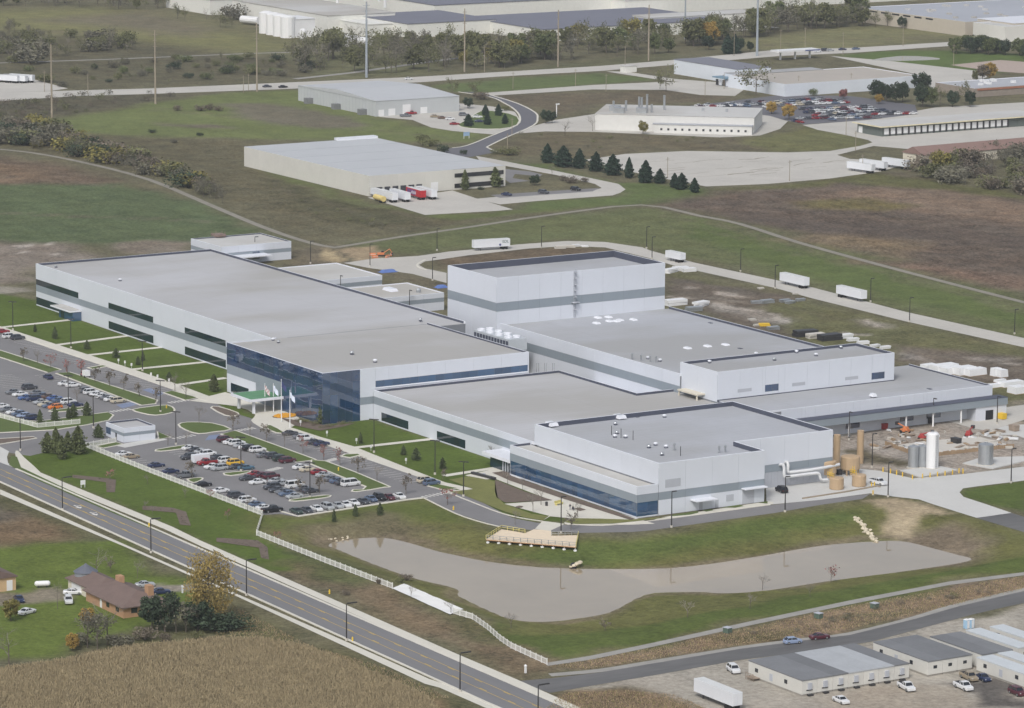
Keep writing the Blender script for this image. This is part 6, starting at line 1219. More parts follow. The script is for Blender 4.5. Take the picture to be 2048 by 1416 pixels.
for u, v in ((495,50), (690,88), (720,92)): q = kz(u, v); m = MB(); m.tube((q[0]-7, q[1], 3), (q[0]+7, q[1]+4, 3), 2.2, n=12); m.build('bullet_tank', whitem, cwk)
for k, (u, v) in enumerate(((675, 40), (730, 30), (758, 32), (770, 45))): q = kz(u, v); MB().tube((q[0], q[1], 9), (q[0], q[1], 17), .9, n=8).build('roof_stack', whitem, cwk)
cw2 = thing('white_warehouse', 'long bright white roofed warehouse at the top centre', 'warehouse', at(1250, 30)); MB().box(-190, 0, 0, 300, 0, 9).build('wall', offw, cw2); MB().box(-190.5, .5, -.5, 300.5, 9, 9.6).build('roof', M('bright_roof', (226, 226, 226), .6, .04, .02), cw2)
q = at(1330, 62)-at(1250, 30); MB().box(q[0]-20, q[0], q[1]-10, q[1]+70, 0, 8).build('office_wall', offw, cw2); MB().box(q[0]-20.3, q[0]+.3, q[1]-10.3, q[1]+70.3, 8, 8.4).build('office_roof', roof_light, cw2)
bx = thing('transformer_box', 'small white transformer box at the far road bend', 'box', at(1257, 144)); MB().box(-2, 2, -4, 4, 0, 3.2).build('housing', offw, bx); MB().box(-2.2, 2.2, -4.2, 4.2, 3.2, 3.5).build('lid', roof_light, bx)
for i, (u, v) in enumerate(((933,277), (1113,234))):
    t = thing('signboard', ['small blue and white sign on the lawn by the curved road', 'white lamp-topped signpost beside the curved road'][i], 'sign', at(u, v))
    if i == 0:
        MB().box(-.1, .1, -1.6, 1.6, 1.2, 3.0).build('sign_panel', M('pale_blue_sign', (150, 176, 206), .6), t); MB().box(-.1, .1, -1.5, -1.3, 0, 1.2).build('leg', whitem, t); MB().box(-.1, .1, 1.3, 1.5, 0, 1.2).build('leg', whitem, t)
    else: MB().tube((0, 0, 0), (0, 0, 6.2), .25, n=8).build('post', whitem, t); MB().box(-.3, .3, -.3, 1.6, 6.0, 6.5).build('head', whitem, t)
gs = thing('canopy_station', 'small blue and white roofed canopy beside the far road', 'canopy', at(1590, 118)); MB().box(-4, 4, -14, 14, 4.5, 5.4).build('canopy_roof', whitem, gs); MB().box(-4.1, 4.1, 4, 14.1, 4.6, 5.2).build('blue_fascia', M('fascia_blue', (70, 84, 140), .6), gs)
for y in (-10, 0, 10): MB().box(-.4, .4, y-.4, y+.4, 0, 4.5).build('column', whitem, gs)
# white utility cart, box trailer in the lot, benches and signs
c = at(172, 747, 1.2); uc = thing('utility_cart', 'small white utility truck with red front on the office drive', 'truck', (*c[:2], .03), rad(0)); MB().box(-1.2, 1.2, -.85, .85, .5, 2.2, top=(.1, .05)).build('cargo_box', whitem, uc); MB().box(-2.3, -1.2, -.8, .8, .45, 1.7, top=(.25, .1)).build('cab', redm, uc); MB().box(-1.95, -1.22, -.82, .82, 1.1, 1.6).build('window', car_glass, uc)
for x in (-1.8, .7):
    for y in (-.8, .8): MB().tube((0, -.1, 0), (0, .1, 0), .36, n=10).build('wheel', tyre, uc, (x, y, .36))
c = at(401, 917, 1.4); bt = thing('box_trailer', 'small white enclosed trailer behind the red pickup in the main lot', 'trailer', (*c[:2], .03), rad(-90)); MB().box(-2.4, 2.4, -1.05, 1.05, .55, 2.6).build('box', box_white, bt); MB().box(2.4, 3.6, -.1, .1, .5, .62).build('tow_bar', darkm, bt)
for y in (-1, 1): MB().tube((0, -.1, 0), (0, .1, 0), .36, n=10).build('wheel', tyre, bt, (-.3, y, .36))
t = thing('notice_sign', 'white square sign on two legs on the lawn beside the main road', 'sign', at(166, 975)); MB().box(-.06, .06, -.7, .7, .8, 2.0).build('panel', whitem, t); MB().box(-.06, .06, -.6, -.48, 0, .8).build('leg', whitem, t); MB().box(-.06, .06, .48, .6, 0, .8).build('leg', whitem, t)
for i, (u, v) in enumerate(((237,728),(250,732),(263,737),(302,756),(315,760),(338,768),(601,852),(654,873),(713,888),(742,902),(812,928))):
    t = thing('walk_sign', f'small white bay sign, {nth(i)} from the left beside the facade walk', 'sign', at(u, v), 0, 'bay signs along the facade walk'); MB().box(-.04, .04, -.04, .04, 0, 1.2).build('post', whitem, t); MB().box(-.05, .05, -.28, .28, .9, 1.7).build('plate', whitem, t)
b_ = thing('patio_bench', 'yellow timber bench on the patio by the glazed gallery', 'bench', at(1118, 1010), .3); MB().box(-.4, .4, -1.4, 1.4, .5, .62).build('seat', yel, b_); MB().box(-.45, -.35, -1.4, 1.4, .62, 1.2).build('backrest', yel, b_)
for y in (-1.2, 1.2): MB().box(-.3, .3, y-.08, y+.08, .07, .5).build('leg', yel, b_)
b_ = thing('litter_bin', 'dark litter bin beside the planting square on the patio', 'bin', at(1093, 1012)); MB().lathe((0, 0), [(.35, .07), (.38, 1.0)], 10).build('body', darkm, b_); MB().lathe((0, 0), [(.42, 1.0), (.2, 1.2)], 10).build('lid', darkm, b_)
b_ = thing('planter_wall', 'low dark rectangular planter edge beside the gallery walk', 'planter', at(968, 952)); ribbon(MB(), [np.array(q_)-at(968, 952)[:2] for q_ in P((944,948),(990,960))], .9, .05, .7).build('wall', darkm, b_); MB().box(-.3, .3, -.3, .3, .05, .75).build('end_pier', louvre, b_)
fb_ = thing('flower_bed', 'bed of yellow flowers inside a curved kerb by the entrance', 'flower bed', at(570, 833)); mb = MB()
for k in range(220): a = rng.random()*6.28; r = math.sqrt(rng.random()); x, y, s = r*math.cos(a)*2.2, r*math.sin(a)*3.4, .25; mb.box(x-s, x+s, y-s, y+s, .1, .35+rng.random()*.4, top=(.12, .12))
mb.build('blossom_mass', M('yellow_flowers', (212, 158, 52), .9, .15, 1.), fb_)['kind'] = 'stuff'
MB().prism([(2.7*math.cos(a*.4), 4*math.sin(a*.4)) for a in range(16)], .02, .16).build('soil', mulch, fb_)
# ---------------------------------------------------------------- vegetation
def leafm(name, rgb, var=.3, rnd=.16):
    m = M(name, rgb, .9, var, .35, 1.6, rnd=rnd); m.node_tree.nodes['Principled BSDF'].inputs['Specular IOR Level'].default_value = .15; return m
bark = M('bark', (96, 88, 80), .95, .15, .8); twigm = M('bare_twigs', (132, 126, 118), .95, .2, .6, rnd=.12)
LEAF = {'olive': leafm('olive_leaves', (106, 108, 76)), 'green': leafm('green_leaves', (98, 106, 72)), 'dark': leafm('dark_evergreen', (62, 74, 58)), 'yellow': leafm('yellow_autumn_leaves', (164, 138, 78)), 'lime': leafm('yellowish_leaves', (128, 122, 72)), 'red': leafm('red_autumn_leaves', (150, 104, 100)), 'brown': leafm('brown_leaves', (112, 104, 92)), 'spruce': leafm('spruce_needles', (84, 94, 66)), 'blue': leafm('blue_spruce_needles', (54, 70, 58)), 'grey': leafm('grey_scrub', (108, 106, 92))}
def leaf_quads(mb, C, s, r):
    "leaf-sized faces of size s at the points C"
    n = len(C); a = r.normal(size=(n, 3)); a /= np.linalg.norm(a, axis=1)[:, None]; b = r.normal(size=(n, 3)); b -= (b*a).sum(1)[:, None]*a; b /= np.linalg.norm(b, axis=1)[:, None]
    k = s*(.6+.8*r.random((n, 1))); k0 = len(mb.v)
    V = np.stack([C-a*k-b*k*.6, C+a*k-b*k*.7, C+a*k*.8+b*k*.6, C-a*k*.7+b*k*.7], 1).reshape(-1, 3)
    mb.v += [tuple(v) for v in V.tolist()]; mb.f += [(k0+4*i, k0+4*i+1, k0+4*i+2, k0+4*i+3) for i in range(n)]; mb.m += [0]*n
def tree_mesh(seed, h, rx, leaf, n, s, trunk=.28, lobes=9, limb=True):
    r = np.random.default_rng(seed); t = MB(); c = MB(); tr = h*.022+.05
    top = h*.8; pts = [np.array([0, 0, 0.])]
    for k in range(1, 5): pts.append(np.array([r.normal()*h*.015, r.normal()*h*.015, top*k/4]))
    for k in range(4): t.tube(pts[k], pts[k+1], tr*(1-k*.22), tr*(1-(k+1)*.22), n=6, cap=False)
    for i in range(lobes):
        ang = i*2.4+r.random()*.6; z = h*(trunk+.12+(.80-trunk)*((i+.5)/lobes)); rr = rx*(.62*math.sin(math.pi*min(1, max(.12, (z/h-trunk)/(1.05-trunk))))+.12)*(.7+.5*r.random())
        L = np.array([math.cos(ang)*rr, math.sin(ang)*rr, z]); b0 = np.array([0, 0, z-h*.14])
        if limb: t.tube(b0, L, tr*.4, tr*.12, n=4, cap=False)
        m = n//lobes; q = r.normal(size=(m, 3)); q /= np.linalg.norm(q, axis=1)[:, None]; q *= (r.random((m, 1))**.45)
        leaf_quads(c, L+q*np.array([rx*.42, rx*.42, h*.15])*(.75+.5*r.random()), s, r)
    return [('trunk', t.mesh('trunk', bark), (0, 0, 0), 0, []), ('crown', c.mesh('crown', leaf), (0, 0, 0), 0, [])]
def bare_mesh(seed, h, rx, leaf=None, nleaf=0):
    r = np.random.default_rng(seed); t = MB(); c = MB(); tr = h*.014+.02
    def grow(p, d, L, rad_, lev):
        q = p+d*L; (t if lev < 1 else c).tube(p, q, rad_, rad_*.6, n=4 if lev < 2 else 3, cap=False)
        if lev >= 3: return
        for k in range(4 if lev else 7):
            f = .45+.55*r.random() if lev else .35+.65*(k+1)/7; e = d*.75+r.normal(size=3)*.55; e[2] = abs(e[2])*.8+.15; e /= np.linalg.norm(e); grow(p+(q-p)*f, e, L*(.5+.2*r.random()), max(rad_*.42, .015), lev+1)
    grow(np.array([0, 0, 0.]), np.array([0, 0, 1.]), h*.55, tr, 0)
    if nleaf:
        V = np.array(c.v); C = V[r.integers(len(V), size=nleaf)]+r.normal(size=(nleaf, 3))*.15*rx; cm = MB(); leaf_quads(cm, C, .13+h*.009, r)
        kids = [('sparse_leaves', cm.mesh('sparse_leaves', leaf), (0, 0, 0), 0, [])]
    else: kids = []
    return [('trunk', t.mesh('trunk', bark), (0, 0, 0), 0, []), ('crown', c.mesh('crown', twigm), (0, 0, 0), 0, kids)]
def conifer_mesh(seed, h, rx, leaf, n=700):
    r = np.random.default_rng(seed); t = MB().tube((0, 0, 0), (0, 0, h*.9), h*.018+.04, .02, n=5, cap=False); c = MB()
    z = r.random(n)**1.1; ang = r.random(n)*6.283; R = np.sin(math.pi*np.clip(.10+.9*z, 0, 1)**.62)**.8*rx*(.5+.55*r.random(n))*(1+.22*np.sin(z*26+ang*3))*(.9+.25*np.sin(ang*2+seed)); C = np.stack([np.cos(ang)*R, np.sin(ang)*R, h*(.05+.93*z)], 1)
    leaf_quads(c, C, .07+h*.026, r); C2 = C*np.array([.5, .5, 1]); leaf_quads(c, C2[::3], .1+h*.03, r)
    return [('trunk', t.mesh('trunk', bark), (0, 0, 0), 0, []), ('crown', c.mesh('crown', leaf), (0, 0, 0), 0, [])]
def shrub_mesh(seed, h, rx, leaf, n=620, s=.19):
    r = np.random.default_rng(seed); t = MB(); c = MB()
    for k in range(5): a = k*1.3; t.tube((0, 0, 0), (math.cos(a)*rx*.4, math.sin(a)*rx*.4, h*.6), .06, .03, n=4, cap=False)
    for i in range(6):
        a = i*1.1; L = np.array([math.cos(a)*rx*.5*(i > 0), math.sin(a)*rx*.5*(i > 0), h*(.35+.25*r.random())]); q = r.normal(size=(n//6, 3)); q /= np.linalg.norm(q, axis=1)[:, None]; q *= r.random((n//6, 1))**.4
        C = L*np.array([1.25, 1.25, 1.])+q*np.array([rx*.6, rx*.6, h*.46])*(.6+.7*r.random()); C[:, 2] = np.maximum(C[:, 2], .05); leaf_quads(c, C, s, r)
    return [('stem', t.mesh('stem', bark), (0, 0, 0), 0, []), ('foliage', c.mesh('foliage', leaf), (0, 0, 0), 0, [])]
PR = {}
for nm in ('olive', 'green', 'yellow', 'lime', 'dark', 'red', 'brown'):
    PR['tree_'+nm] = [tree_mesh(11+k+hash_, 10, 4.2, LEAF[nm], 1900, .30, .2, 13) for k, hash_ in ((0, len(nm)), (1, len(nm)*3), (2, len(nm)*7))]
PR['bare'] = [bare_mesh(k, 10, 3) for k in range(3)]; PR['half'] = [bare_mesh(20+k, 10, 3, LEAF['olive'], 420) for k in range(3)]; PR['halfgrey'] = [bare_mesh(30+k, 10, 3, LEAF['grey'], 420) for k in range(3)]
PR['sap_red'] = [bare_mesh(40+k, 4.5, 1.2, LEAF['red'], 90) for k in range(2)]; PR['sap_brown'] = [bare_mesh(50+k, 4.5, 1.2, LEAF['brown'], 110) for k in range(3)]; PR['sap_bare'] = [bare_mesh(60+k, 4.5, 1.2) for k in range(2)]
PR['spruce'] = [conifer_mesh(k, 5, 1.5, LEAF['spruce']) for k in range(3)]; PR['blue'] = [conifer_mesh(5+k, 8, 2.6, LEAF['blue'], 1900) for k in range(3)]; PR['arbor'] = [conifer_mesh(9+k, 8, 2.1, LEAF['green'], 1000) for k in range(2)]
for nm in ('olive', 'grey', 'dark', 'lime', 'green', 'brown'): PR['shrub_'+nm] = [shrub_mesh(70+k+len(nm), 4, 2.6, LEAF[nm]) for k in range(2)]
BASEH = {'sap_red': 4.5, 'sap_brown': 4.5, 'sap_bare': 4.5, 'spruce': 5., 'blue': 8., 'arbor': 8.}
KIND = {'tree_olive': ('deciduous_tree', 'olive leafy tree', 'tree'), 'tree_green': ('deciduous_tree', 'green leafy tree', 'tree'), 'tree_yellow': ('autumn_tree', 'golden yellow autumn tree', 'tree'), 'tree_lime': ('autumn_tree', 'yellowish green tree', 'tree'), 'tree_dark': ('deciduous_tree', 'dense dark green tree', 'tree'), 'tree_red': ('autumn_tree', 'red autumn tree', 'tree'), 'tree_brown': ('autumn_tree', 'brown leaved tree', 'tree'), 'bare': ('bare_tree', 'bare grey tree', 'tree'), 'half': ('bare_tree', 'half bare olive tree', 'tree'), 'halfgrey': ('bare_tree', 'half bare greyish tree', 'tree'), 'sap_red': ('sapling', 'red leaved sapling', 'tree'), 'sap_brown': ('sapling', 'brown leaved sapling', 'tree'), 'sap_bare': ('sapling', 'bare sapling', 'tree'), 'spruce': ('spruce_tree', 'small dark spruce', 'tree'), 'blue': ('spruce_tree', 'dark conical spruce', 'tree'), 'arbor': ('evergreen_tree', 'upright evergreen', 'tree')}
def plant_at(lst, where, group, order=True):
    "lst: (u, v, kind, height)"
    lst = sorted(lst)
    for i, (u, v, kd, h) in enumerate(lst):
        p = atg(u, v); bh = BASEH.get(kd, 4. if kd.startswith('shrub') else 10.); s = h/bh
        nm, desc, cat = KIND.get(kd) or ('shrub', {'shrub_olive': 'olive', 'shrub_grey': 'greyish', 'shrub_dark': 'dark green', 'shrub_lime': 'yellowish', 'shrub_green': 'green', 'shrub_brown': 'brown'}[kd]+' shrub', 'shrub')
        w = s*((.75+.5*rng.random()) if not kd.startswith('shrub') else (.9+.9*rng.random())); lab = f'{desc}, {nth(i)} from the left {where}' if order else f'{desc} {where}'
        stamp(PR[kd][int(rng.integers(len(PR[kd])))], nm, lab, cat, p, rng.random()*6.28, group, (w, w, s))
R_, N_, E_ = 'sap_red', 'sap_brown', 'sap_bare'
plant_at([(47,723,N_,4.6),(75,727,E_,4.5),(101,737,R_,4.5),(135,752,R_,5),(163,752,R_,5),(190,765,N_,5),(219,772,N_,5.2),(248,782,N_,5.2),(278,794,N_,4.6),(312,807,N_,5.2),(398,846,E_,5.5),(466,861,N_,5.4),(500,872,E_,4.5),(533,883,N_,5),(569,894,E_,5),(606,906,R_,5),(647,921,R_,4.5),(680,932,R_,5),(716,947,N_,5.2),(754,963,E_,5.2),(812,989,N_,5.8),(895,1010,R_,4.8)], 'along the office drive', 'saplings along the office drive')
plant_at([(372,887,E_,4),(336,891,E_,4),(384,956,N_,5),(600,986,N_,4.5),(639,986,N_,5),(154,806,E_,5),(350,783,E_,5.5),(372,796,E_,5.5),(495,1022,E_,5)], 'on the parking islands', 'small trees on parking islands')
plant_at([(886,962,N_,3.6),(987,920,E_,5),(1030,1050,E_,4.4),(1142,1060,N_,5),(1155,1036,E_,5),(1066,1026,E_,6),(1082,1010,E_,5),(1015,968,E_,4),(1045,982,E_,4)], 'around the patio and gallery', 'saplings by the patio')
plant_at([(70,664,'spruce',2.6),(110,678,'spruce',4),(174,699,'spruce',3),(232,716,'spruce',3.2),(276,730,'spruce',2.8),(286,722,'spruce',3),(338,763,'spruce',3),(428,783,'arbor',5.4),(645,848,'arbor',7),(721,888,'spruce',3.4),(807,910,'spruce',2.8),(832,921,'spruce',3.6),(885,939,'spruce',3.4)], 'on the lawns before the facade', 'spruces on the facade lawns')
plant_at([(668,1044,'spruce',3.4),(711,1033,'spruce',3.2),(760,1031,'spruce',3.4)], 'on the bank above the pond', 'spruces above the pond')
plant_at([(80,846,'spruce',4),(110,842,'spruce',4.2),(137,838,'spruce',3.6),(147,836,'spruce',4.2),(174,832,'spruce',4.2),(95,906,'arbor',6),(112,908,'arbor',7.6),(124,918,'arbor',6.6),(136,902,'arbor',5.6),(157,908,'arbor',8),(197,876,'spruce',4)], 'around the entrance to the car park', 'evergreens by the car park entrance')
plant_at([(1095,326,'blue',8.6),(1127,334,'blue',9.4),(1159,337,'blue',8.8),(1192,343,'blue',8.6),(1226,351,'blue',9.2),(1258,356,'blue',9),(1291,365,'blue',9.4),(1320,367,'blue',6.4),(1349,375,'blue',6.2),(1363,379,'blue',7),(1389,385,'blue',6.2)], 'in the diagonal row beside the vacant lot', 'row of spruces beside the vacant lot')
plant_at([(930,380,'arbor',8.6),(990,374,'arbor',8.4),(1069,371,'tree_dark',4.4),(962,380,'shrub_dark',1.6),(1126,362,'shrub_brown',2.6),(1143,366,'shrub_brown',3),(1169,364,'shrub_brown',2),(1104,352,'sap_bare',5)], 'on the lawn by the beige warehouse', 'trees by the beige warehouse')
plant_at([(971,231,'blue',5.4),(997,232,'blue',6),(975,250,'blue',6),(937,253,'blue',6),(1010,248,'blue',5),(936,217,'tree_dark',5.4),(1009,221,'shrub_olive',2.6),(905,190,'half',9),(950,195,'half',9),(961,199,'shrub_brown',4),(898,207,'shrub_dark',5),(1092,247,'tree_dark',6.5),(1104,246,'tree_dark',5.5),(1130,272,'bare',8),(1185,262,'bare',9),(1286,268,'tree_lime',6),(1020,310,'shrub_olive',4),(994,308,'shrub_olive',2.6),(927,309,'shrub_dark',2.4),(886,306,'shrub_dark',4),(860,292,'shrub_olive',4),(845,285,'shrub_olive',4)], 'around the curved road', 'trees around the curved road')
def scrub_mass(lst, name, label):
    "low plants too small to tell apart, joined"
    mb = MB()
    for u, v, kd, h in lst:
        p = atg(u, v); s = h/4.; w = s*(.9+.9*rng.random()); a = rng.random()*6.28; me = PR[kd][int(rng.integers(2))][1][1]; co = np.zeros(len(me.vertices)*3); me.vertices.foreach_get('co', co); co = co.reshape(-1, 4, 3)[::3].reshape(-1, 3)
        co = np.stack([(co[:, 0]*math.cos(a)-co[:, 1]*math.sin(a))*w, (co[:, 0]*math.sin(a)+co[:, 1]*math.cos(a))*w, co[:, 2]*s], 1)+p; k = len(mb.v); mb.v += [tuple(q) for q in co.tolist()]; mb.f += [(k+4*i, k+4*i+1, k+4*i+2, k+4*i+3) for i in range(len(co)//4)]; mb.m += [0 if 'brown' in kd else 1 if 'grey' in kd else 2]*(len(co)//4)
    o = struct(mb.build(name, [LEAF['brown'], LEAF['grey'], LEAF['olive']]), 'stuff'); tag(o, label, 'scrub')
def wood(poly, n, kinds, h0, h1, where, group, seed):
    r = np.random.default_rng(seed); us = [p[0] for p in poly]; vs_ = [p[1] for p in poly]; out = []; k = 0
    while len(out) < n and k < 6000:
        k += 1; u = r.uniform(min(us), max(us)); v = r.uniform(min(vs_), max(vs_))
        if inpoly(np.array([u]), np.array([v]), poly)[0]: out.append((float(u), float(v), kinds[int(r.integers(len(kinds)))], float(r.uniform(h0, h1))))
    if h1 < 3.5 and all(k_.startswith('shrub') for k_ in kinds): scrub_mass(out, 'low_scrub', 'low scrub plants '+where)
    else: plant_at(out, where, group)
wood([(560,118),(700,98),(900,96),(905,142),(720,150),(600,146)], 80, ['half', 'half', 'bare', 'bare', 'halfgrey', 'tree_olive', 'half', 'halfgrey'], 8, 17, 'in the wood below the chemical works', 'trees below the chemical works', 1)
wood([(900,110),(1000,98),(1340,76),(1345,106),(1060,128),(990,142),(930,142)], 90, ['tree_olive', 'half', 'tree_green', 'tree_lime', 'half', 'bare', 'halfgrey', 'tree_olive', 'half'], 8, 15, 'in the wood along the far road', 'trees along the far road', 2)
wood([(1340,86),(1480,62),(1560,45),(1720,34),(1735,52),(1600,66),(1500,76),(1400,96)], 85, ['half', 'halfgrey', 'half', 'tree_olive', 'tree_green', 'bare'], 9, 16, 'in the wood beside the mown field', 'trees beside the mown field', 3)
plant_at([(1420,92,'tree_yellow',14),(1417,100,'tree_dark',8),(1455,108,'blue',11),(1470,108,'blue',11),(1478,105,'tree_dark',8),(1500,103,'tree_dark',5.5)], 'on the grass at the far road bend', 'trees at the far road bend')
wood([(1895,100),(1960,100),(2060,112),(2060,120),(1960,108),(1900,108)], 18, ['tree_dark', 'tree_dark', 'tree_green'], 7, 9.5, 'in the dense row at the right edge', 'row of dark trees', 4)
plant_at([(1755,200,'tree_dark',10),(1772,204,'tree_dark',9),(1792,206,'tree_dark',10),(1805,204,'tree_dark',10),(1838,180,'tree_dark',9),(1850,180,'tree_dark',8),(1845,214,'tree_dark',11),(1862,215,'tree_green',10),(1880,212,'half',10),(1905,214,'tree_dark',8),(1930,210,'half',12),(1940,214,'tree_dark',8),(1758,208,'tree_yellow',5),(1686,198,'tree_red',5),(1577,240,'tree_yellow',7.5),(1543,228,'tree_yellow',6),(1626,192,'shrub_green',4),(1332,184,'half',14),(1512,190,'half',17),(1320,178,'half',7),(1980,160,'tree_yellow',9),(1965,160,'tree_brown',8),(1950,164,'tree_olive',6),(1750,54,'half',9),(1775,52,'half',9),(1804,57,'tree_dark',7),(2010,68,'blue',5)], 'among the far shops and lots', 'trees among the far shops')
wood([(1800,340),(1850,326),(1920,320),(2060,310),(2060,392),(1960,378),(1880,364)], 80, ['halfgrey', 'shrub_grey', 'shrub_olive', 'bare', 'shrub_brown', 'halfgrey'], 4, 8, 'in the thicket below the barn', 'thicket below the barn', 5)
plant_at([(1882,352,'tree_lime',11),(1905,350,'tree_olive',9)], 'standing over the thicket below the barn', 'trees over the thicket')
wood([(-20,232),(60,248),(130,275),(260,320),(380,365),(470,405),(440,408),(330,362),(180,320),(60,298),(-20,288)], 130, ['shrub_grey', 'shrub_olive', 'halfgrey', 'shrub_lime', 'half', 'shrub_brown', 'shrub_grey', 'halfgrey', 'shrub_dark'], 3.5, 8, 'in the hedge along the gravel track', 'hedge along the gravel track', 6)
wood([(-20,62),(60,60),(250,82),(280,104),(150,110),(60,130),(-20,120)], 80, ['halfgrey', 'shrub_grey', 'bare', 'shrub_olive', 'half'], 4, 9, 'in the scrub at the top left', 'scrub at the top left', 7)
wood([(-20,2),(180,4),(330,14),(320,24),(100,14),(-20,14)], 44, ['half', 'halfgrey', 'tree_olive', 'bare'], 6, 12, 'in the top left tree line', 'top left tree line', 8)
wood([(40,140),(300,120),(520,116),(700,130),(560,158),(200,170),(60,176)], 70, ['shrub_dark', 'shrub_olive', 'shrub_grey', 'shrub_green', 'half', 'shrub_grey'], 1.8, 4.5, 'scattered over the scrubland by the railway', 'shrubs by the railway', 9)
wood([(330,30),(480,40),(490,60),(400,52),(340,36)], 9, ['half', 'bare', 'shrub_grey'], 5, 10, 'beside the gate hall of the chemical works', 'trees at the gate hall', 10)
wood([(-20,205),(180,190),(330,186),(400,190),(250,212),(110,236),(-20,240)], 60, ['shrub_grey', 'shrub_brown', 'shrub_olive'], 1.6, 3.4, 'in the scrub below the far left road', 'scrub below the far left road', 11)
plant_at([(355,222,'shrub_brown',3),(402,222,'shrub_brown',3.2),(420,220,'shrub_brown',3.2),(437,222,'shrub_brown',2.6),(305,266,'shrub_dark',2),(400,272,'shrub_dark',1.8),(348,286,'shrub_grey',2)], 'on the mounds in the green field', 'shrubs in the green field')
wood([(560,390),(700,425),(790,448),(760,462),(640,440)], 14, ['shrub_grey', 'shrub_olive'], .8, 1.8, 'in the rough below the beige warehouse', 'low scrub below the warehouse', 12)
wood([(1060,560),(1240,503),(1230,498),(1000,505)] if False else [(1000,262),(1180,268),(1500,282),(1700,296),(1560,300),(1200,306),(1020,300)], 26, ['shrub_grey', 'shrub_brown', 'shrub_olive'], .9, 2., 'in the brown meadow below the workshop', 'scrub in the brown meadow', 13)
PR['big_yellow'] = [tree_mesh(5, 10, 4.3, leafm('thin_olive_gold', (142, 126, 78)), 4600, .13, .10, 27)]; KIND['big_yellow'] = ('autumn_tree', 'large golden yellow autumn tree', 'tree')
plant_at([(417,1246,'big_yellow',17)], 'towering over the road beside the brick house', None, False)
plant_at([(305,1262,'tree_dark',8),(330,1264,'tree_dark',9),(352,1266,'halfgrey',8),(372,1264,'halfgrey',7.5),(395,1262,'tree_dark',7),(428,1262,'shrub_dark',4.4),(442,1262,'shrub_dark',4),(472,1258,'shrub_dark',3.6),(290,1280,'shrub_brown',3),(330,1285,'shrub_brown',2.4),(395,1278,'shrub_olive',2)], 'in the clump below the yellow tree', 'clump below the yellow tree')
plant_at([(215,1290,'bare',11),(175,1296,'halfgrey',9),(195,1300,'halfgrey',8),(145,1302,'tree_yellow',4),(115,1218,'bare',7),(18,1332,'bare',9),(22,1242,'tree_lime',5),(175,1250,'tree_yellow',4),(222,1146,'sap_brown',4),(275,1156,'sap_bare',4.5),(193,1155,'bare',8),(160,1290,'shrub_grey',3),(240,1292,'shrub_grey',3)], 'in the brick house garden', 'trees in the brick house garden')
plant_at([(822,1198,E_,3.6),(902,1228,E_,3.6),(1022,1256,E_,4.2),(1375,1235,E_,4.4),(1210,1262,N_,3),(1500,1218,E_,4),(1525,1180,E_,4),(1662,1165,R_,4),(1620,1195,E_,4),(555,1085,R_,3),(760,1168,'shrub_brown',1.6),(690,1190,'shrub_brown',1.2),(800,1165,'shrub_olive',1.4),(812,1160,'shrub_brown',1.6)], 'along the pond bank', 'saplings along the pond')
plant_at([(220,960,'sap_red',3),(295,968,E_,3),(370,996,E_,3),(305,1030,E_,3),(420,1000,R_,3),(455,1040,R_,3),(290,1018,E_,2.6)], 'on the lawn between fence and main road', 'saplings on the roadside lawn')
wood([(1400,1284),(1500,1258),(1700,1225),(1900,1190),(2040,1170),(2040,1180),(1800,1226),(1600,1268),(1470,1290)], 22, ['shrub_brown', 'shrub_olive', 'shrub_grey'], .6, 1.6, 'in the dry strip above the service road', 'tufts in the dry strip', 14)
# planting under the glass corner
wood([(566,838),(600,846),(640,858),(690,850),(700,846),(650,850),(600,840)], 26, ['shrub_brown', 'shrub_dark', 'shrub_brown'], .6, 1.3, 'in the bed under the glass corner', 'shrubs under the glass corner', 15)
sheet('planting_bed', mulch, .13, [(560,836),(600,842),(655,852),(712,846),(690,853),(640,862),(590,852)])
wood([(456,770),(470,776),(476,790),(455,788)], 8, ['shrub_dark', 'shrub_brown'], .6, 1.4, 'in the bed beside the green canopy', 'shrubs beside the green canopy', 16)
for q in ([(145,950),(215,957),(232,960),(230,985),(213,985),(212,965),(145,956)], [(285,1012),(345,1016),(372,1024),(382,1052),(360,1050),(352,1026),(285,1020)], [(433,1076),(515,1081),(535,1095),(538,1120),(522,1116),(518,1096),(433,1084)]):
    sheet('planting_bed', mulch, .1, q)
    wood(q, 26, ['shrub_brown', 'shrub_grey'], .22, .42, {145: 'in the L-shaped bed nearest the entrance', 285: 'in the middle L-shaped roadside bed', 433: 'in the L-shaped bed nearest the pond'}[q[0][0]], 'shrubs in the L-shaped beds', q[0][0])
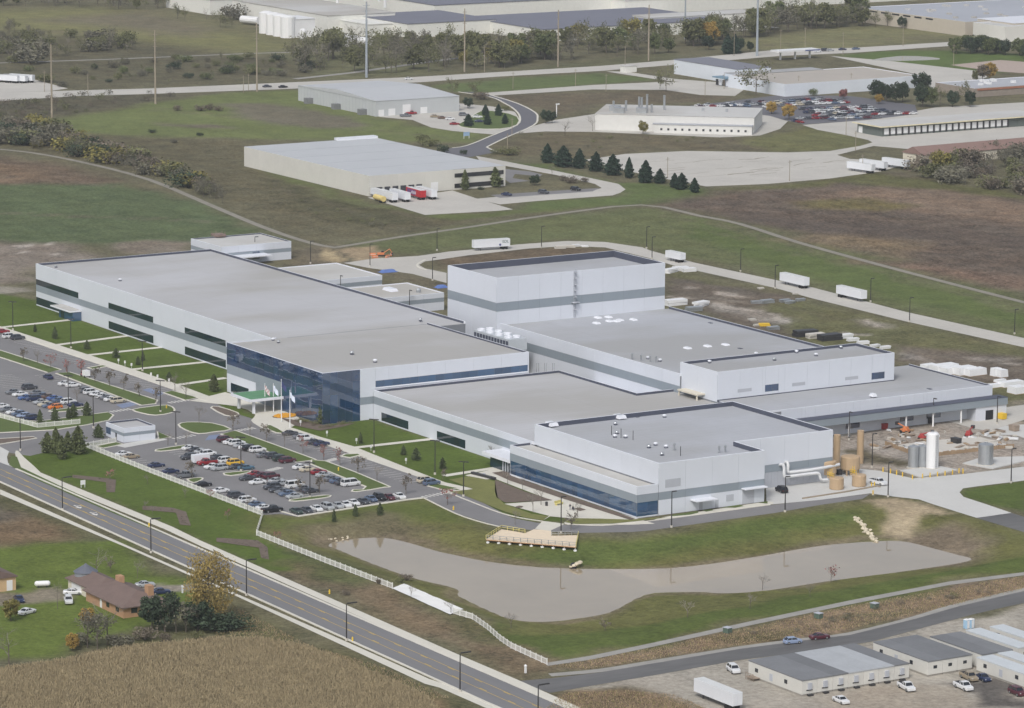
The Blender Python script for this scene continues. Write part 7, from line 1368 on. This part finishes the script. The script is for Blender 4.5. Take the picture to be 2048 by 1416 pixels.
# standing corn and rough grass, too many stems to count
def blades(name, polys, n, h0, h1, w, mats, lean, seed, label):
    r = np.random.default_rng(seed); mb = MB(); V = []; mi = []
    for px in polys:
        poly = np.array(P(*px)); lo, hi = poly.min(0), poly.max(0); m = int(n*3); x = r.uniform(lo[0], hi[0], m); y = r.uniform(lo[1], hi[1], m); k = inpoly(x, y, poly); x, y = x[k][:n], y[k][:n]
        if name == 'corn_field': y = np.round(y/.9)*.9+r.normal(size=len(y))*.1
        z = ground_z(x, y); h = r.uniform(h0, h1, len(x)); a = r.random(len(x))*6.283; dx, dy = np.cos(a)*w, np.sin(a)*w; lx, ly = r.normal(size=(2, len(x)))*lean*h
        V.append(np.stack([np.stack([x-dx, y-dy, z], 1), np.stack([x+dx, y+dy, z], 1), np.stack([x+lx+dx*.8, y+ly+dy*.8, z+h], 1), np.stack([x+lx-dx*.9, y+ly-dy*.9, z+h*.92], 1)], 1).reshape(-1, 3)); mi.append(r.integers(len(mats), size=len(x)))
    V = np.concatenate(V); mi = np.concatenate(mi); me = bpy.data.meshes.new(name); nq = len(V)//4
    me.vertices.add(len(V)); me.vertices.foreach_set('co', V.ravel()); me.loops.add(nq*4); me.loops.foreach_set('vertex_index', np.arange(nq*4, dtype=np.int32)); me.polygons.add(nq); me.polygons.foreach_set('loop_start', np.arange(0, nq*4, 4, dtype=np.int32)); 
    for q in mats: me.materials.append(q)
    me.polygons.foreach_set('material_index', mi.astype(np.int32)); me.update(); me.validate()
    o = struct(obj(name, me), 'stuff'); tag(o, label, 'crop' if 'corn' in name else 'grass'); return o
cm = [M('corn_tan', (156, 142, 112), .95, .15, .3, rnd=0), M('corn_brown', (150, 137, 108), .95, .15, .3), M('corn_pale', (164, 150, 120), .95, .15, .3)]
CORN = [(-60,1352),(110,1331),(250,1301),(420,1286),(520,1284),(620,1302),(720,1342),(850,1400),(880,1430),(-60,1436)]
blades('corn_field', [CORN], 110000, 1.1, 1.8, .06, cm, .16, 1, 'field of dry standing corn at the bottom left')
dry = [M('dry_grass', (168, 148, 120), .95, .15, .3), M('olive_grass', (134, 128, 86), .95, .15, .3), M('brown_weed', (142, 124, 102), .95, .15, .3)]
blades('dry_grass', [[(1095,1334),(1180,1320),(1300,1298),(1500,1256),(1700,1212),(2060,1150),(2060,1176),(1900,1212),(1700,1258),(1480,1290),(1180,1338)]], 12000, .12, .36, .06, dry, .3, 2, 'rough dry grass strip above the service road')
blades('rough_grass', [[(440,1196),(620,1292),(760,1332),(900,1396),(840,1396),(700,1330),(620,1298),(520,1282),(430,1284)], [(1075,1430),(1130,1386),(1250,1382),(1350,1390),(1440,1430)]], 5000, .12, .4, .06, dry, .3, 3, 'rough grass on the verges of the main road')
# ---------------------------------------------------------------- person on the patio
def person(u, v, label, top, legs):
    p = at(u, v); t = thing('person', label, 'person', (*p[:2], .07), .6); me = bpy.data.meshes.new('body')
    vs_ = [(0, 0, .95), (0, 0, 1.15), (0, 0, 1.42), (0, 0, 1.52), (0, .01, 1.66), (0, .01, 1.76), (.1, 0, .9), (.12, .02, .5), (.12, 0, .08), (.12, .14, .05), (-.1, 0, .9), (-.12, -.04, .5), (-.13, -.1, .08), (-.13, .04, .05), (.2, 0, 1.4), (.27, .02, 1.12), (.25, .12, .88), (-.2, 0, 1.4), (-.28, 0, 1.12), (-.26, .08, .88)]
    ed = [(0, 1), (1, 2), (2, 3), (3, 4), (4, 5), (0, 6), (6, 7), (7, 8), (8, 9), (0, 10), (10, 11), (11, 12), (12, 13), (2, 14), (14, 15), (15, 16), (2, 17), (17, 18), (18, 19)]
    me.from_pydata(vs_, ed, []); o = bpy.data.objects.new('body', me); COL.objects.link(o); sk = o.modifiers.new('s', 'SKIN')
    rr = [.15, .15, .17, .06, .1, .08, .1, .07, .05, .04, .1, .07, .05, .04, .07, .05, .035, .07, .05, .035]
    for i, q in enumerate(me.skin_vertices[0].data): q.radius = (rr[i], rr[i]*.85); q.use_root = (i == 0)
    o.modifiers.new('d', 'SUBSURF').levels = 1; dg = bpy.context.evaluated_depsgraph_get(); m2 = bpy.data.meshes.new_from_object(o.evaluated_get(dg)); bpy.data.objects.remove(o)
    skin = M('skin', (190, 150, 126), .7, .04)
    for q in (top, legs, skin, M('dark_hair', (40, 34, 30), .8)): m2.materials.append(q)
    for f in m2.polygons: z = f.center.z; f.material_index = 3 if z > 1.7 else 2 if z > 1.5 else (0 if z > .93 else 1)
    obj('body', m2, t); return t
person(1140, 1020.5, 'person in dark top standing on the patio by the gallery', M('navy_cloth', (40, 42, 58), .9), M('grey_cloth', (150, 150, 154), .9))
b_ = thing('patio_chair', 'dark blue chair on the patio beside the standing person', 'chair', at(1147, 1021)); MB().box(-.3, .3, -.3, .3, .45, .55).build('seat', M('navy_cloth', (40, 42, 58), .9), b_); MB().box(-.3, -.22, -.3, .3, .55, 1.05).build('backrest', M('navy_cloth', (40, 42, 58), .9), b_)
for x in (-.25, .25):
    for y in (-.25, .25): MB().box(x-.04, x+.04, y-.04, y+.04, .07, .45).build('leg', darkm, b_)
# ---------------------------------------------------------------- air
hz = MB().box(-17000, 17000, -17000, 17000, -6, 240).build('haze', [])
hm = bpy.data.materials.new('haze_air'); hm.use_nodes = True; n = hm.node_tree.nodes; n.clear(); o_ = n.new('ShaderNodeOutputMaterial'); pv = n.new('ShaderNodeVolumePrincipled')
pv.inputs['Color'].default_value = (.88, .92, .97, 1); pv.inputs['Density'].default_value = .000065; pv.inputs['Anisotropy'].default_value = .2
hm.node_tree.links.new(pv.outputs[0], o_.inputs['Volume']); hz.data.materials.append(hm); struct(hz, 'stuff')
